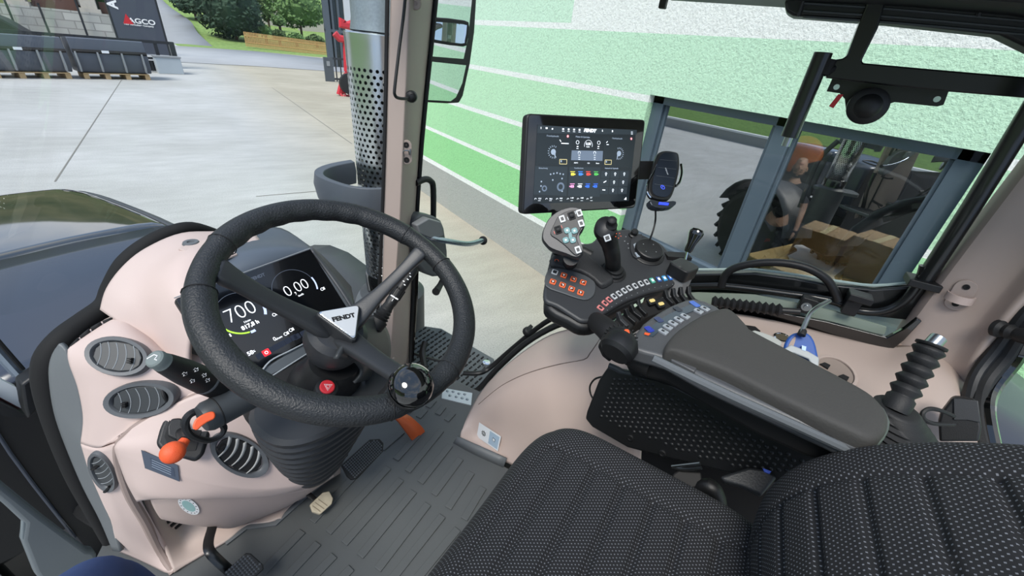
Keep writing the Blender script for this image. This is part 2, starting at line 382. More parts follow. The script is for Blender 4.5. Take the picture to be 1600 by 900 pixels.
# ---- the hall wall with its painted bands
def wallmat():
    m = mat('hall_render', '#ffffff', .9); nt = m.node_tree; b = nt.nodes['Principled BSDF']
    g, s = posnode(nt)
    def ramp(st):
        r = N(nt, 'ShaderNodeValToRGB'); r.color_ramp.interpolation = 'CONSTANT'; e = r.color_ramp.elements
        mr = N(nt, 'ShaderNodeMath', operation='DIVIDE'); mr.inputs[1].default_value = 5.0; nt.links.new(s.outputs[2], mr.inputs[0]); nt.links.new(mr.outputs[0], r.inputs[0])
        e[0].position = 0; e[0].color = lin(st[0][1]); e[1].position = st[1][0] / 5; e[1].color = lin(st[1][1])
        for z, c in st[2:]: q = e.new(z / 5); q.color = lin(c)
        return r
    W_ = '#eef1ec'; low = [(0, '#a9aca6'), (.66, W_), (.735, '#98d896'), (1.235, W_), (1.29, '#abdfab'), (1.795, W_), (1.845, '#bee6c0'), (2.345, W_), (2.405, '#c6e9cc')]
    A = ramp(low + [(2.90, W_)]); C = ramp(low + [(2.90, W_), (2.96, '#cdebd3')])
    gt = N(nt, 'ShaderNodeMath', operation='GREATER_THAN'); gt.inputs[1].default_value = 3.86; nt.links.new(s.outputs[1], gt.inputs[0])
    mx = N(nt, 'ShaderNodeMix', data_type='RGBA'); nt.links.new(gt.outputs[0], mx.inputs[0]); nt.links.new(A.outputs[0], mx.inputs[6]); nt.links.new(C.outputs[0], mx.inputs[7])
    n = N(nt, 'ShaderNodeTexNoise', i_Scale=55.0, i_Detail=4.0, i_Roughness=.6); nt.links.new(g.outputs['Position'], n.inputs['Vector'])
    r = N(nt, 'ShaderNodeValToRGB'); e = r.color_ramp.elements; e[0].position = .3; e[0].color = (.8, .8, .8, 1); e[1].position = .55; e[1].color = (1, 1, 1, 1)
    m2 = N(nt, 'ShaderNodeMix', data_type='RGBA', blend_type='MULTIPLY'); m2.inputs[0].default_value = 1
    nt.links.new(n.outputs[0], r.inputs[0]); nt.links.new(mx.outputs[2], m2.inputs[6]); nt.links.new(r.outputs[0], m2.inputs[7]); nt.links.new(m2.outputs[2], b.inputs['Base Color'])
    bp = N(nt, 'ShaderNodeBump', i_Strength=.7, i_Distance=.012); nt.links.new(n.outputs[0], bp.inputs['Height']); nt.links.new(bp.outputs[0], b.inputs['Normal'])
    return m
HW = wallmat(); WX = 3.5
WY0, WY1, WZ0, WZ1 = .33, 2.64, 1.02, 2.43
def wb(y0, y1, z0, z1, x0=WX, x1=WX + .3): return F(((x0 + x1) / 2, (y0 + y1) / 2, (z0 + z1) / 2), EX, EY), x1 - x0, y1 - y0, z1 - z0
LH = bpy.data.lights.new('hall_fill', 'AREA'); LH.energy = 110; LH.size = 2.0; lo_ = bpy.data.objects.new('hall_fill', LH); COL.objects.link(lo_); lo_.location = (5.6, .8, 3.1)  # unseen fill light without a fixture, added to brighten the boxes indoors
hw = B()
for q in ((-8, WY0, 0, 5.5), (WY1, 8.9, 0, 5.5), (WY0, WY1, 0, WZ0), (WY0, WY1, WZ1, 5.5)): hw.box(*wb(*q))
struct(hw.obj('wall_right', HW, smooth=False))
st = B(); st.box(*wb(WY0, WY1, WZ0 - .03, WZ0, WX - .05, WX + .2)); struct(st.obj('trim_4', STEEL))
# hall window: slate frame, mullion, two panes
SLATE = mat('slate_frame', '#4d5b66', .4)
win = thing('window_1', None, None, Vector((WX + .1, 1.5, WZ0))); del win['label']; del win['category']; win['kind'] = 'structure'
fb = B(); x0, x1 = WX + .07, WX + .17
for q in ((WY0, WY0 + .13, WZ0, WZ1), (WY1 - .12, WY1, WZ0, WZ1), (WY0, WY1, WZ1 - .07, WZ1), (WY0, WY1, WZ0, WZ0 + .09), (1.36, 1.50, WZ0, WZ1)): fb.box(*wb(*q, x0, x1))
for q in ((WY0 + .13, WY0 + .16, WZ0 + .09, WZ1 - .07), (1.33, 1.36, WZ0 + .09, WZ1 - .07), (1.50, 1.53, WZ0 + .09, WZ1 - .07), (WY1 - .15, WY1 - .12, WZ0 + .09, WZ1 - .07)): fb.box(*wb(*q, x0 + .03, x1 - .02))
fb.obj('window_frame', SLATE, win, bevel=.006)
HG = glassmat('hall_glass', (.62, .66, .68), .40, fres=False)
for a, b_ in ((WY0 + .1, 1.37), (1.48, WY1 - .1)):
    q = B(); q.box(*wb(a, b_, WZ0 + .05, WZ1 - .04, x0 + .05, x0 + .056)); q.obj('pane', HG, win, smooth=False)
# dark hall behind
dk = B(); HD = mat('hall_inside', '#26282b', .9)
for q in ((-2, 5, -0, .02, WX + .3, 9), (-2, 5, 3.2, 3.22, WX + .3, 9), (-2, 5, 0, 3.2, 9, 9.05), (-2.05, -2, 0, 3.2, WX + .3, 9), (5, 5.05, 0, 3.2, WX + .3, 9)): dk.box(*wb(*q))
struct(dk.obj('wall_inside', HD, smooth=False))
# crates, a bench and a machine inside the hall
WOODC = mat('crate_wood', '#9a7a4c', .8, var=.2, vscale=20); CARD = mat('cardboard', '#9c7d5a', .85, var=.1)
sh = thing('workbench', 'pale wooden bench top just inside the hall window', 'bench', (4.5, .95, 0))
q = B(); q.box(F((4.45, .85, 1.17), EX, EY).rot(-6), 1.0, 1.2, .06); q.obj('bench_top', mat('bench_wood', '#d0aa68', .6), sh, bevel=.004)
for a in (-.42, .42):
    for c in (-.5, .5): q = B(); q.box(F((4.45 + a, .85 + c, .57), EX, EY), .07, .07, 1.13); q.obj('leg', WOODC, sh)
TAPE = mat('tape', '#c8b48c', .3)
for i, (x, y, z, sx, sy, sz, r, lb) in enumerate(((4.62, 1.12, 1.201, .4, .36, .3, 4, 'brown cardboard box on the bench inside the hall, nearest the mullion'), (4.66, .72, 1.201, .4, .34, .36, -4, 'brown cardboard box on the bench inside the hall, in the middle of the row'), (4.7, .38, 1.201, .4, .26, .52, 3, 'tall brown cardboard box on the bench inside the hall, nearest the right frame'))):
    t = thing('cardboard_box', lb, 'box', (x, y, z), 'boxes standing inside the hall'); q = B(); q.box(F((x, y, z + sz / 2 + .001), EX, EY).rot(r), sx, sy, sz); q.obj('carton', CARD, t, bevel=.004)
    q = B(); q.box(F((x, y, z + sz + .003), EX, EY).rot(r), sx, .05, .003); q.obj('tape', TAPE, t)
# red and pale sign on the wall right of the window
sg = thing('wall_sign', 'red and pale sign board on the green hall wall right of its window', 'sign', (WX - .02, .1, 1.3))
FS = F((WX - .015, .12, 1.75), EY * -1, EZ)
def fsp(pts): return [FS.uv(onplane(x, y, FS.o, EX)) for x, y in pts]
q = B(); q.prism(FS, fsp([(1500, 336), (1600, 350), (1560, 520), (1440, 470), (1476, 392)]), 0, .012); q.obj('board', mat('sign_pale', '#ccd6dd', .5), sg, smooth=False)
q = B(); q.prism(FS, fsp([(1502, 338), (1595, 350), (1560, 358), (1522, 374), (1478, 396)]), .012, .015); q.obj('red_field', REDP, sg, smooth=False)
# ---- loader buckets on pallets
BUCK = mat('bucket_paint', '#4a505a', .4, var=.08); WOODP = mat('pallet_wood', '#b59a72', .85, var=.15, vscale=5); LBL = mat('sticker_white', '#dfe3e6', .5)
def bucket(pa, pb, ptop, lab):
    A, C2 = G(*pa), G(*pb); L = (C2 - A).length; u = (C2 - A).normalized(); v = EZ.cross(u) * 1
    if v.y < 0: v = -v
    H = zat((A + C2) / 2, ptop); t = thing('loader_bucket', lab, 'bucket', (A + C2) / 2 + EZ * .22, 'loader buckets on pallets'); h = H - .25
    fr = F(A + EZ * .22, v, EZ); # u axis of frame = depth, v = up, n = along
    n = fr.n; sgn = 1 if n.dot(u) > 0 else -1
    prof = [(0, .02), (-.12, .16 * h), (-.16, .5 * h), (-.02, .98 * h), (.06, 1.0 * h), (.9, .95 * h), (1.0, .85 * h), (1.05, .1 * h), (.9, 0)]
    q = B(); q.prism(fr, prof, 0, sgn * L); q.obj('shell', BUCK, t, bevel=.02)
    q = B(); q.prism(fr, [(-.21, .62 * h), (-.14, .68 * h), (.0, .68 * h), (0, .58 * h), (-.16, .58 * h)], .02, sgn * (L - .02)); q.obj('crossbar', BLACKM, t)
    for k in (.02, .3, .62, .9):
        q = B(); q.prism(fr.at(0, 0, sgn * L * k), [(-.19, .05), (-.26, .2 * h), (-.24, .62 * h), (-.12, .62 * h), (-.1, .1)], 0, sgn * .05); q.obj('rib', GREYL, t)
    q = B(); q.box(fr.at(-.22, .64 * h, sgn * L * .42), .02, .09, .22); q.obj('plate_label', LBL, t)
    p = thing('pallet', 'wooden pallet under the ' + ('left' if pa[0] < 50 else 'right') + ' dark loader bucket', 'pallet', (A + C2) / 2, 'pallets under the buckets')
    fr2 = F((A + C2) / 2, u, v)
    for k in range(5): q = B(); q.box(fr2.at(0, .0 + k * .22, .2), L * .9, .15, .03); q.obj('board', WOODP, p)
    for k in (-.42, -.14, .14, .42): q = B(); q.box(fr2.at(L * k, .45, .09), .16, 1.0, .18); q.obj('block', WOODP, p)
bucket((-14, 122), (118, 123), 52, 'dark grey loader bucket on a pallet, left one by the black fence')
bucket((127, 123), (240, 125), 60, 'dark grey loader bucket on a pallet, right one by the black fence')
# ---- black slotted fence behind the buckets
FM = mat('fence_metal', '#23272c', .5)
fe = thing('sliding_fence', 'long black metal fence panel with slotted top rail behind the buckets', 'fence', G(140, 110))
A = G(-20, 103); C2 = G(283, 114); u = (C2 - A).normalized(); L = (C2 - A).length; H = zat(C2, 66)
fr = F(A, u, EZ)
q = B(); q.box(fr.at(L / 2, H - .05), L, .12, .08); q.box(fr.at(L / 2, H - .75), L, .1, .08); q.box(fr.at(L / 2, .15), L, .16, .1); q.obj('rail', FM, fe)
for k in range(int(L / .55)):
    q = B(); q.box(fr.at(.2 + k * .55, H - .38), .14, .75, .05); q.obj('slat', FM, fe) if k < 60 else None
q = B(); q.box(fr.at(L * .88, H / 2 - .4, .0), L * .24, H - .9, .03)
for k in range(12): q.box(fr.at(L * .77 + k * L * .02, H / 2 - .4, .03), .1, H - .9, .08)
q.obj('ribbed_panel', FM, fe)
q = B(); q.box(fr.at(L - .08, H / 2), .2, H, .14); q.obj('end_post', FM, fe)
bx = thing('tool_box', 'light grey metal box standing at the end of the black fence', 'box', G(267, 115)); q = B(); q.box(F(G(267, 115) + EZ * .35, u, EZ.cross(u)), 1.0, .5, .7); q.obj('case', mat('box_grey', '#a9b2b8', .5), bx, bevel=.02); q = B(); q.box(F(G(267, 115) + EZ * .73, u, EZ.cross(u)), 1.06, .56, .06); q.obj('lid', GREYL, bx)
# ---- grey block wall, mesh fence posts, planters and pillars behind
BW = mat('block_wall', '#a8a9a4', .9); nt = BW.node_tree
bk = N(nt, 'ShaderNodeTexBrick', i_Scale=1.0); bk.inputs['Color1'].default_value = lin('#b4b4ae'); bk.inputs['Color2'].default_value = lin('#9a9b96'); bk.inputs['Mortar'].default_value = lin('#8a8a86'); bk.inputs['Brick Width'].default_value = .8; bk.inputs['Row Height'].default_value = .4; bk.inputs['Mortar Size'].default_value = .03
mp = N(nt, 'ShaderNodeMapping'); mp.inputs['Rotation'].default_value = (math.radians(90), 0, 0); tcn = N(nt, 'ShaderNodeTexCoord')
nt.links.new(tcn.outputs['Object'], mp.inputs[0]); nt.links.new(mp.outputs[0], bk.inputs['Vector']); nt.links.new(bk.outputs[0], nt.nodes['Principled BSDF'].inputs['Base Color'])
Yw = 38
a = P(-30, 60, wy=Yw); b_ = P(182, 60, wy=Yw); top0 = P(-30, 8, wy=Yw); top1 = P(182, 24, wy=Yw)
q = B(); q.add([(a.x, Yw, 0), (b_.x, Yw, 0), (b_.x, Yw, top1.z), (a.x, Yw, top1.z)] + [(a.x, Yw + .4, 0), (b_.x, Yw + .4, 0), (b_.x, Yw + .4, top1.z), (a.x, Yw + .4, top1.z)], [(0, 1, 2, 3), (5, 4, 7, 6), (3, 2, 6, 7), (1, 5, 6, 2)])
struct(q.obj('wall_front', BW, smooth=False))
GRAV = mat('gravel_strip', '#aeb2a4', .9, var=.2, vscale=2)
for px_ in (0, 50, 110, 168):
    tp = P(px_ + 3, -14, wy=Yw); t = thing('mesh_fence_post', 'thin dark fence post standing before the grey block wall, ' + {0: 'furthest left', 50: 'above the left bucket', 110: 'above the gap between the buckets', 168: 'beside the banner'}[px_], 'post', (tp.x, Yw - .3, 0), 'posts of the wire fence')
    q = B(); q.tube([(tp.x, Yw - .3, 0), (tp.x, Yw - .3, top1.z + (1.0 if px_ in (0, 110) else .2))], .05, 8, 0); q.obj('post_tube', FM, t)
for i, (xa, xb) in enumerate(((54, 122), (156, 172))):
    A = P(xa, 8, wy=Yw + 1); C2 = P(xb, 8, wy=Yw + 1); t = thing('planter', 'brown planter filled with dark green plants on the block wall, ' + ('wider one' if i == 0 else 'next to the banner'), 'planter', ((A.x + C2.x) / 2, Yw + .9, top1.z), 'planters on the wall')
    q = B(); q.box(F(((A.x + C2.x) / 2, Yw + .9, top1.z + .3), EX, EY), C2.x - A.x, .8, .6); q.obj('trough', mat('planter_brown', '#5a4038', .8), t)
    q = B()
    for k in range(60): c = Vector((random.uniform(A.x + .1, C2.x - .1), Yw + .9 + random.uniform(-.3, .3), top1.z + .5 + random.random() * .9)); q.lathe(F(c, EX, EY), [(.02, -.2), (.2, -.05), (.16, .12), (.01, .22)], 5)
    q.obj('plants', mat('planter_green', '#33502f', .9), t)
for i, xa in enumerate((34, 141)):
    A = P(xa, 10, wy=Yw + 1); t = thing('stone_pillar', 'pale square stone pillar on the block wall ' + ('left of' if i == 0 else 'right of') + ' the wide planter', 'pillar', (A.x, Yw + .5, top1.z), 'pillars on the wall')
    q = B(); q.box(F((A.x, Yw + .5, top1.z + 1.2), EX, EY), .7, .7, 2.4); q.box(F((A.x, Yw + .5, top1.z + .1), EX, EY), .95, .95, .2); q.obj('shaft', mat('pillar_stone', '#b5b0a6', .9, var=.1), t)
# ---- dark banner
Yb = 31
cs = [P(170, -2, wy=Yb), P(243, -2, wy=Yb), P(260, 64, wy=Yb), P(184, 60, wy=Yb)]
q4 = F(cs[3], cs[2] - cs[3], cs[0] - cs[3]); wB = (cs[2] - cs[3]).length; hB = (cs[0] - cs[3]).length + 1.5
bn = thing('banner', 'tall dark blue-grey banner with white company lettering and a red triangle', 'banner', (cs[3] + cs[2]) / 2 - EZ * 1.2)
FB = F(Vector((cs[3].x, Yb, cs[3].z)), EX, EZ); wB = cs[2].x - cs[3].x
q = B(); q.box(FB.at(wB / 2, hB / 2 - .6, 0), wB, hB, .06); q.obj('cloth', mat('banner_grey', '#444a56', .7), bn)
q = B()
for a in (0, wB): q.tube([FB.p(a, -cs[3].z, .0), FB.p(a, hB - .6, 0)], .05, 8, 0)
q.obj('frame_pole', FM, bn)
ps = lambda x, y: FB.uv(onplane(x, y, FB.o, EY))
a1, b1 = ps(222, 34); text('AGCO', FB.at(a1, b1, .05), .30, WHITE, bn, bold=.008, xs=1.2)
a1, b1 = ps(217, 39.5); text('Your Agriculture Company', FB.at(a1, b1, .05), .105, WHITE, bn, bold=.003)
a1, b1 = ps(199, 30); q = B(); q.prism(FB.at(a1, b1, .035), [(-.2, -.2), (.2, -.2), (0, .24)], 0, .02); q.obj('triangle_mark', REDP, bn, smooth=False)
a1, b1 = ps(175, 4); text('AGCO', F(FB.p(a1, b1 + .5, .05), EZ, -EX), .5, WHITE, bn, bold=.02)
vn = thing('white_panel_sign', 'dark green sign with white upright lettering beside the banner', 'sign', P(155, 20, wy=Yw + 2)); FV = F(P(158, 8, wy=Yw + 1.5), EX, EZ)
q = B(); q.box(FV, 2.6, 4.6, .1); q.obj('board', mat('sign_green', '#2c3b30', .7), vn); text('LAN', F(FV.p(-.7, .2, .08), EZ, -EX), 1.2, WHITE, vn, bold=.03)
# black machine roof at the left edge behind the fence
cv = thing('parked_machine', 'black rounded machine hood with white script lettering behind the fence', 'machine', P(10, 50, wy=33) * 1.0)
base = P(5, 38, wy=33)
FC = F(base, EX, EZ); q = B(); q.prism(FC, smoothpoly([(-4, -2.4), (1.5, -2.4), (1.5, -.1), (.6, .9), (-.6, 1.5), (-4, 1.6)], 4), -.8, .8); q.obj('hood_shell', BLACKP, cv, bevel=.1)
text('rel', FC.at(-.25, .05, .83), .9, WHITE, cv, bold=.02)
cv.location.z = 0
# ---- bushes, tree, picket fence, rockery
LEAFC = {'dark': mat('conifer_green', '#2f4634', .9, var=.35, vscale=3), 'mid': mat('leaf_green', '#5d7a45', .9, var=.3, vscale=3), 'olive': mat('leaf_olive', '#4d6138', .9, var=.3, vscale=3)}
def leaves(c, rx, ry, rz, n, s, m, parent, name='foliage'):
    q = B()
    for k in range(n):
        d = Vector((random.gauss(0, 1), random.gauss(0, 1), random.gauss(0, 1))).normalized(); r = random.uniform(.75, 1.02) * (1 + .12 * math.sin(5 * d.x + 3 * d.z) + .1 * math.sin(7 * d.y))
        p = c + Vector((d.x * rx * r, d.y * ry * r, d.z * rz * r)); a = Vector((random.gauss(0, 1), random.gauss(0, 1), random.gauss(0, 1))).normalized(); b_ = a.orthogonal()
        q.add([p - a * s, p + b_ * s * .5, p + a * s, p - b_ * s * .5], [(0, 1, 2, 3)])
    q.lathe(F(c, EX, EY), [(rx * .1, -rz * .9), (rx * .7, -rz * .6), (rx * .9, 0), (rx * .65, rz * .6), (rx * .1, rz * .88)], 14, sy=ry / rx)
    return q.obj(name, m, parent, smooth=False)
def bush(px, py, dist, w, h, kind, n, lab, cat='shrub', name='bush', lift=0):
    c = P(px, py, wy=dist); k = depth(c) / FPX; t = thing(name, lab, cat, c - EZ * h * k / 2)
    leaves(c, w * k / 2, w * k / 2, h * k / 2, n, .22 * (dist / 60), LEAFC[kind], t); q = B(); q.tube([c - EZ * (h * k / 2 + 1.2), c], .15, 6, 0); q.obj('trunk', mat('bark_' + kind + str(px), '#4a3a2c', .9), t); return t
bush(360, 12, 66, 92, 84, 'dark', 2600, 'large dark green conifer bush on the bank above the picket fence', name='conifer_bush')
bush(300, 2, 80, 50, 30, 'dark', 900, 'dark green shrub at the top left of the bank beside the drive', name='conifer_bush')
bush(415, 6, 84, 20, 44, 'olive', 500, 'narrow dark shrub between the big conifer and the tree')
tt = bush(466, 12, 74, 78, 52, 'mid', 1500, 'light green round-headed tree in the garden above the fence', 'tree', 'garden_tree')
for i, (x, y, w, h, k) in enumerate(((414, 47, 18, 12, 'mid'), (436, 54, 20, 12, 'olive'), (463, 59, 24, 12, 'mid'), (494, 62, 24, 12, 'olive'), (436, 33, 18, 12, 'mid'))):
    bush(x, y, 64 + i, w, h, k, 250, 'low green rockery shrub, ' + ('furthest left of the row', 'second from the left of the row', 'third from the left of the row', 'next to the hall', 'upper one beside the tree trunk')[i])
hb = thing('garden_wall', 'pale terrace wall with steps behind the garden shrubs', 'wall', P(440, 40, wy=90)); q = B(); q.box(F(P(430, 34, wy=90), EX, EY), 9, .5, 3); q.box(F(P(500, 46, wy=88), EX, EY), 7, .5, 2.2); q.obj('masonry', mat('terrace_stone', '#b3aca4', .9), hb)
hs_ = thing('house', 'distant house with white wall and dark red roof edge above the garden', 'house', P(415, 20, wy=95)); q = B(); q.box(F(P(418, 6, wy=95), EX, EY), 9, 5, 4); q.obj('house_wall', mat('house_white', '#c9c6c0', .8), hs_); q = B(); q.box(F(P(418, 17, wy=94), EX, EY), 10, 6, .6); q.obj('roof_edge', mat('house_roof', '#6d4640', .8), hs_)
PICK = mat('picket_wood', '#c29a66', .8, var=.12, vscale=3)
pf = thing('picket_fence', 'long wooden picket fence along the grass bank by the road', 'fence', P(450, 72, wy=60))
A = P(384, 66, wy=58); C2 = P(515, 82, wy=58); n = 60
for k in range(n):
    c = A.lerp(C2, k / (n - 1)); q = B(); q.box(F(c + EZ * .3, EX, EY), .1, .05, 1.35); q.obj('picket', PICK, pf, smooth=False)
q = B(); q.tube([A + EZ * .6, C2 + EZ * .6], .05, 4, 0); q.tube([A, C2], .05, 4, 0); q.obj('rail', PICK, pf, smooth=False)
# ---- grey entrance building behind the exhaust
eb = thing('entrance_building', 'grey-framed glass entrance with dark green corner beyond the exhaust', 'building', G(555, 106))
A = G(509, 104); C2 = A + Vector((14, 0, 0)); Hh = 9; FE = F(A, EX, EZ)
def EP(x, y): return FE.uv(onplane(x, y, FE.o, EY))
xa = EP(509, 60)[0]; xg = EP(541, 60)[0]; xw = EP(553, 60)[0]; xd = EP(566, 60)[0]
q = B(); q.box(FE.at(xa + .2, Hh / 2), .4, Hh, .4); q.box(FE.at((xa + xg) / 2, Hh - 2), xg - xa, .4, .4); q.box(FE.at((xa + xg) / 2, 2.6), xg - xa, .2, .3); q.box(FE.at(xa + (xg - xa) * .4, Hh / 2), .15, Hh, .25); q.box(FE.at(xa + (xg - xa) * .7, Hh / 2), .15, Hh, .25); q.obj('door_frame', mat('entry_grey', '#4f585f', .5), eb)
q = B(); q.box(FE.at((xa + xg) / 2, Hh / 2, -.1), xg - xa, Hh, .05); q.obj('glass', mat('entry_glass', '#2a332f', .1), eb, smooth=False)
q = B(); q.box(FE.at((xg + xw) / 2, Hh / 2, -.2), xw - xg, Hh, .5); q.obj('white_wall', mat('entry_white', '#c4c8ca', .8), eb)
q = B(); q.box(FE.at(xw + 2, Hh / 2, -.3), 4, Hh, .5); q.obj('green_wall', mat('entry_green', '#27453a', .7), eb)
gt = thing('yard_gate', 'dark grey low gate with bars in front of the glass entrance', 'gate', G(512, 127)); A = G(509, 127); FG = F(A, EX, EZ); HG_ = zat(A, 89); ex = FG.uv(onplane(523, 127, A, EY))[0]
q = B(); q.box(FG.at(ex / 2, HG_ / 2), ex, HG_, .12); q.obj('solid_leaf', mat('gate_grey', '#4a5157', .5), gt); q = B(); q.box(FG.at(ex * .45, HG_ * .75, .08), ex * .35, HG_ * .2, .02); q.obj('notice', GREYL, gt)
q = B(); q.box(FG.at(ex + .9, HG_ * .97), 2.0, .1, .08); q.box(FG.at(ex + .9, .15), 2.0, .1, .08); q.obj('rail', FM, gt)
for k in range(7): q = B(); q.box(FG.at(ex + .15 + k * .27, HG_ / 2), .06, HG_ * .95, .06); q.obj('bar', FM, gt)
# ---- red folded farm implement
RI = mat('implement_red', '#c02a35', .45); im = thing('red_implement', 'red folded farm implement standing upright before the entrance building', 'implement', G(545, 152))
A = G(545, 150); FI = F(A, EX, EZ)
def IP(x, y, c=0): a_, b_ = FI.uv(onplane(x, y, FI.o, EY)); return FI.p(a_, b_, c)
q = B()
q.tube([IP(543, 112), IP(542, 85), IP(541, 60)], .16, 6, 0); q.obj('mast', RI, im)
q = B(); q.tube([IP(551, 120, .2), IP(548, 85, .2), IP(549, 62, .2)], .07, 6, 0); q.obj('ram', STEEL, im)
for nm, pts, r in (('arm', [(523, 52), (530, 60), (541, 62)], .15), ('arm', [(535, 30), (533, 38), (545, 40), (560, 34)], .17), ('arm', [(562, 30), (565, 48), (556, 56)], .16), ('frame', [(530, 148), (536, 124), (544, 112), (552, 122), (556, 150)], .13), ('frame', [(530, 146), (546, 140), (556, 150)], .1), ('brace', [(538, 128), (552, 134)], .1)):
    q = B(); q.tube([IP(*c) for c in pts], r, 6, 0); q.obj(nm, RI, im)
for k in range(8): q = B(); q.tube([IP(532 + k * 3, 146 + (k % 2) * 2, .1), IP(533 + k * 3, 153, .2)], .05, 5, 0); q.obj('tine', RI, im)
q = B(); q.lathe(F(IP(543, 130, .3), EX, EZ), [(.05, -.15), (.45, -.12), (.45, .12), (.05, .15)], 16); q.obj('wheel', BLACKR, im)
# ================================================================ THE TRACTOR OUTSIDE AND THE CAB SHELL
PLX = lambda x: F(TV(x, 0, 0), TY * -1, EZ)          # plane tractor-x = const, seen from inside, n = -TX ... outward normal below
PLY = lambda y: F(TV(0, y, 0), TX, EZ)
PLZ = lambda z: F(TV(0, 0, z), TX, TY)
def onf(fr, px, py): q = onplane(px, py, fr.o, fr.n); return fr.uv(q)
def pxs(fr, pts): return [onf(fr, *p) for p in pts]
def plate(q, fr, pts, h0, h1, sm=0, taper=None):
    p2 = pxs(fr, pts)
    if sm: p2 = smoothpoly(p2, sm)
    return q.prism(fr, p2, h0, h1, taper=taper)
def T2(fr, *pts): return [fr.p(*p) for p in pts]
HOODG = mat('hood_gloss_black', '#0c0e12', .04, coat=1, spec=.8); HOODG.node_tree.nodes['Principled BSDF'].inputs['Coat IOR'].default_value = 1.8
HOODM = mat('hood_matt_grey', '#3f4246', .5)
COWL = mat('cowl_blue_grey', '#333a47', .22)
# ---- hood
hd = thing('tractor_hood', 'long glossy black tractor hood reflecting sky and hillside beyond the dashboard', 'hood', TV(0, 1.9, -.4))
def hoodsec(y, hw, z, side=.75):   # half-width, top z
    pts = []
    for s_ in (-1, 1):
        seg = [(hw + .005, z - side), (hw, z - .16), (hw - .02, z - .07), (hw - .07, z - .018)]
        pts.append([TV(s_ * a, y, b) for a, b in seg])
    return pts
SEC = [(1.6, .385, .352), (1.8, .375, .353), (2.1, .345, .35), (2.3, .32, .345), (2.45, .29, .33), (2.56, .26, .28), (2.64, .22, .18), (2.68, .2, .02)]
q = B(); rows = []
for y, hw, z in SEC:
    rows.append([TV(-hw + .075, y, z - .018)] + [TV(a * (hw - .085), y, z + .012 * (1 - a * a)) for a in (-.9, -.5, 0, .5, .9)] + [TV(hw - .075, y, z - .018)])
q.grid(rows, 2, 2); q.obj('top_panel', HOODG, hd, solid=.01)
for s_ in (1, -1):
    q = B(); rows = [[TV(s_ * (hw - .072), y, z - .014), TV(s_ * (hw - .035), y, z - .03), TV(s_ * (hw - .008), y, z - .08), TV(s_ * hw, y, z - .18), TV(s_ * (hw + .004), y, z - .5), TV(s_ * (hw + .004), y, z - .8)] for y, hw, z in SEC]
    if s_ < 0: rows = [r[::-1] for r in rows]
    q.grid(rows, 2, 2); q.obj('side_panel', HOODM, hd, solid=.01)
q = B(); q.tube([TV(-.32, 1.6, .345), TV(0, 1.6, .365), TV(.31, 1.6, .345)], .006, 8); q.obj('rear_edge_strip', GREYM, hd)
# ---- cowl between hood and windscreen
cw = thing('cowl', 'dark blue-grey cowl panel between the glossy hood and the windscreen', 'cowl', TV(0, 1.1, -.4))
q = B(); rows = []
for y, hl, hw, z in ((1.59, .385, .385, .35), (1.4, .39, .39, .342), (1.25, .40, .405, .328), (1.1, .4, .42, .31), (.95, .4, .42, .29)):
    rows.append([TV(-hl, y, z - .6), TV(-hl, y, z - .2), TV(-hl + .02, y, z - .04), TV(-hl + .09, y, z), TV(-.1, y, z + .01), TV(.1, y, z + .01), TV(hw - .09, y, z), TV(hw - .02, y, z - .04), TV(hw, y, z - .2), TV(hw, y, z - .6)])
q.grid(rows, 3, 2); q.obj('cowl_skin', COWL, cw, solid=.008)
q = B(); q.prism(F(TV(0, .955, 0), TX, EZ), rrect(.8, .9, .06, cy=-.165), 0, -.02); q.obj('rear_face', BLACKM, cw)
q = B(); q.tube([TV(.1, 1.02, .315), TV(.25, 1.02, .315), TV(.27, 1.2, .33), TV(.12, 1.2, .34)], .012, 8, 3, closed=True); q.obj('service_lid', BLACKP, cw)
q = B(); q.prism(F(TV(-.7, .965, 0), TX, EZ), [(-.45, (P(20, 835, y=.965) - OT).z), (.45, (P(60, 860, y=.965) - OT).z), (.45, .285), (-.45, .285)], 0, -.02); q.obj('side_shield', BLACKM, cw)
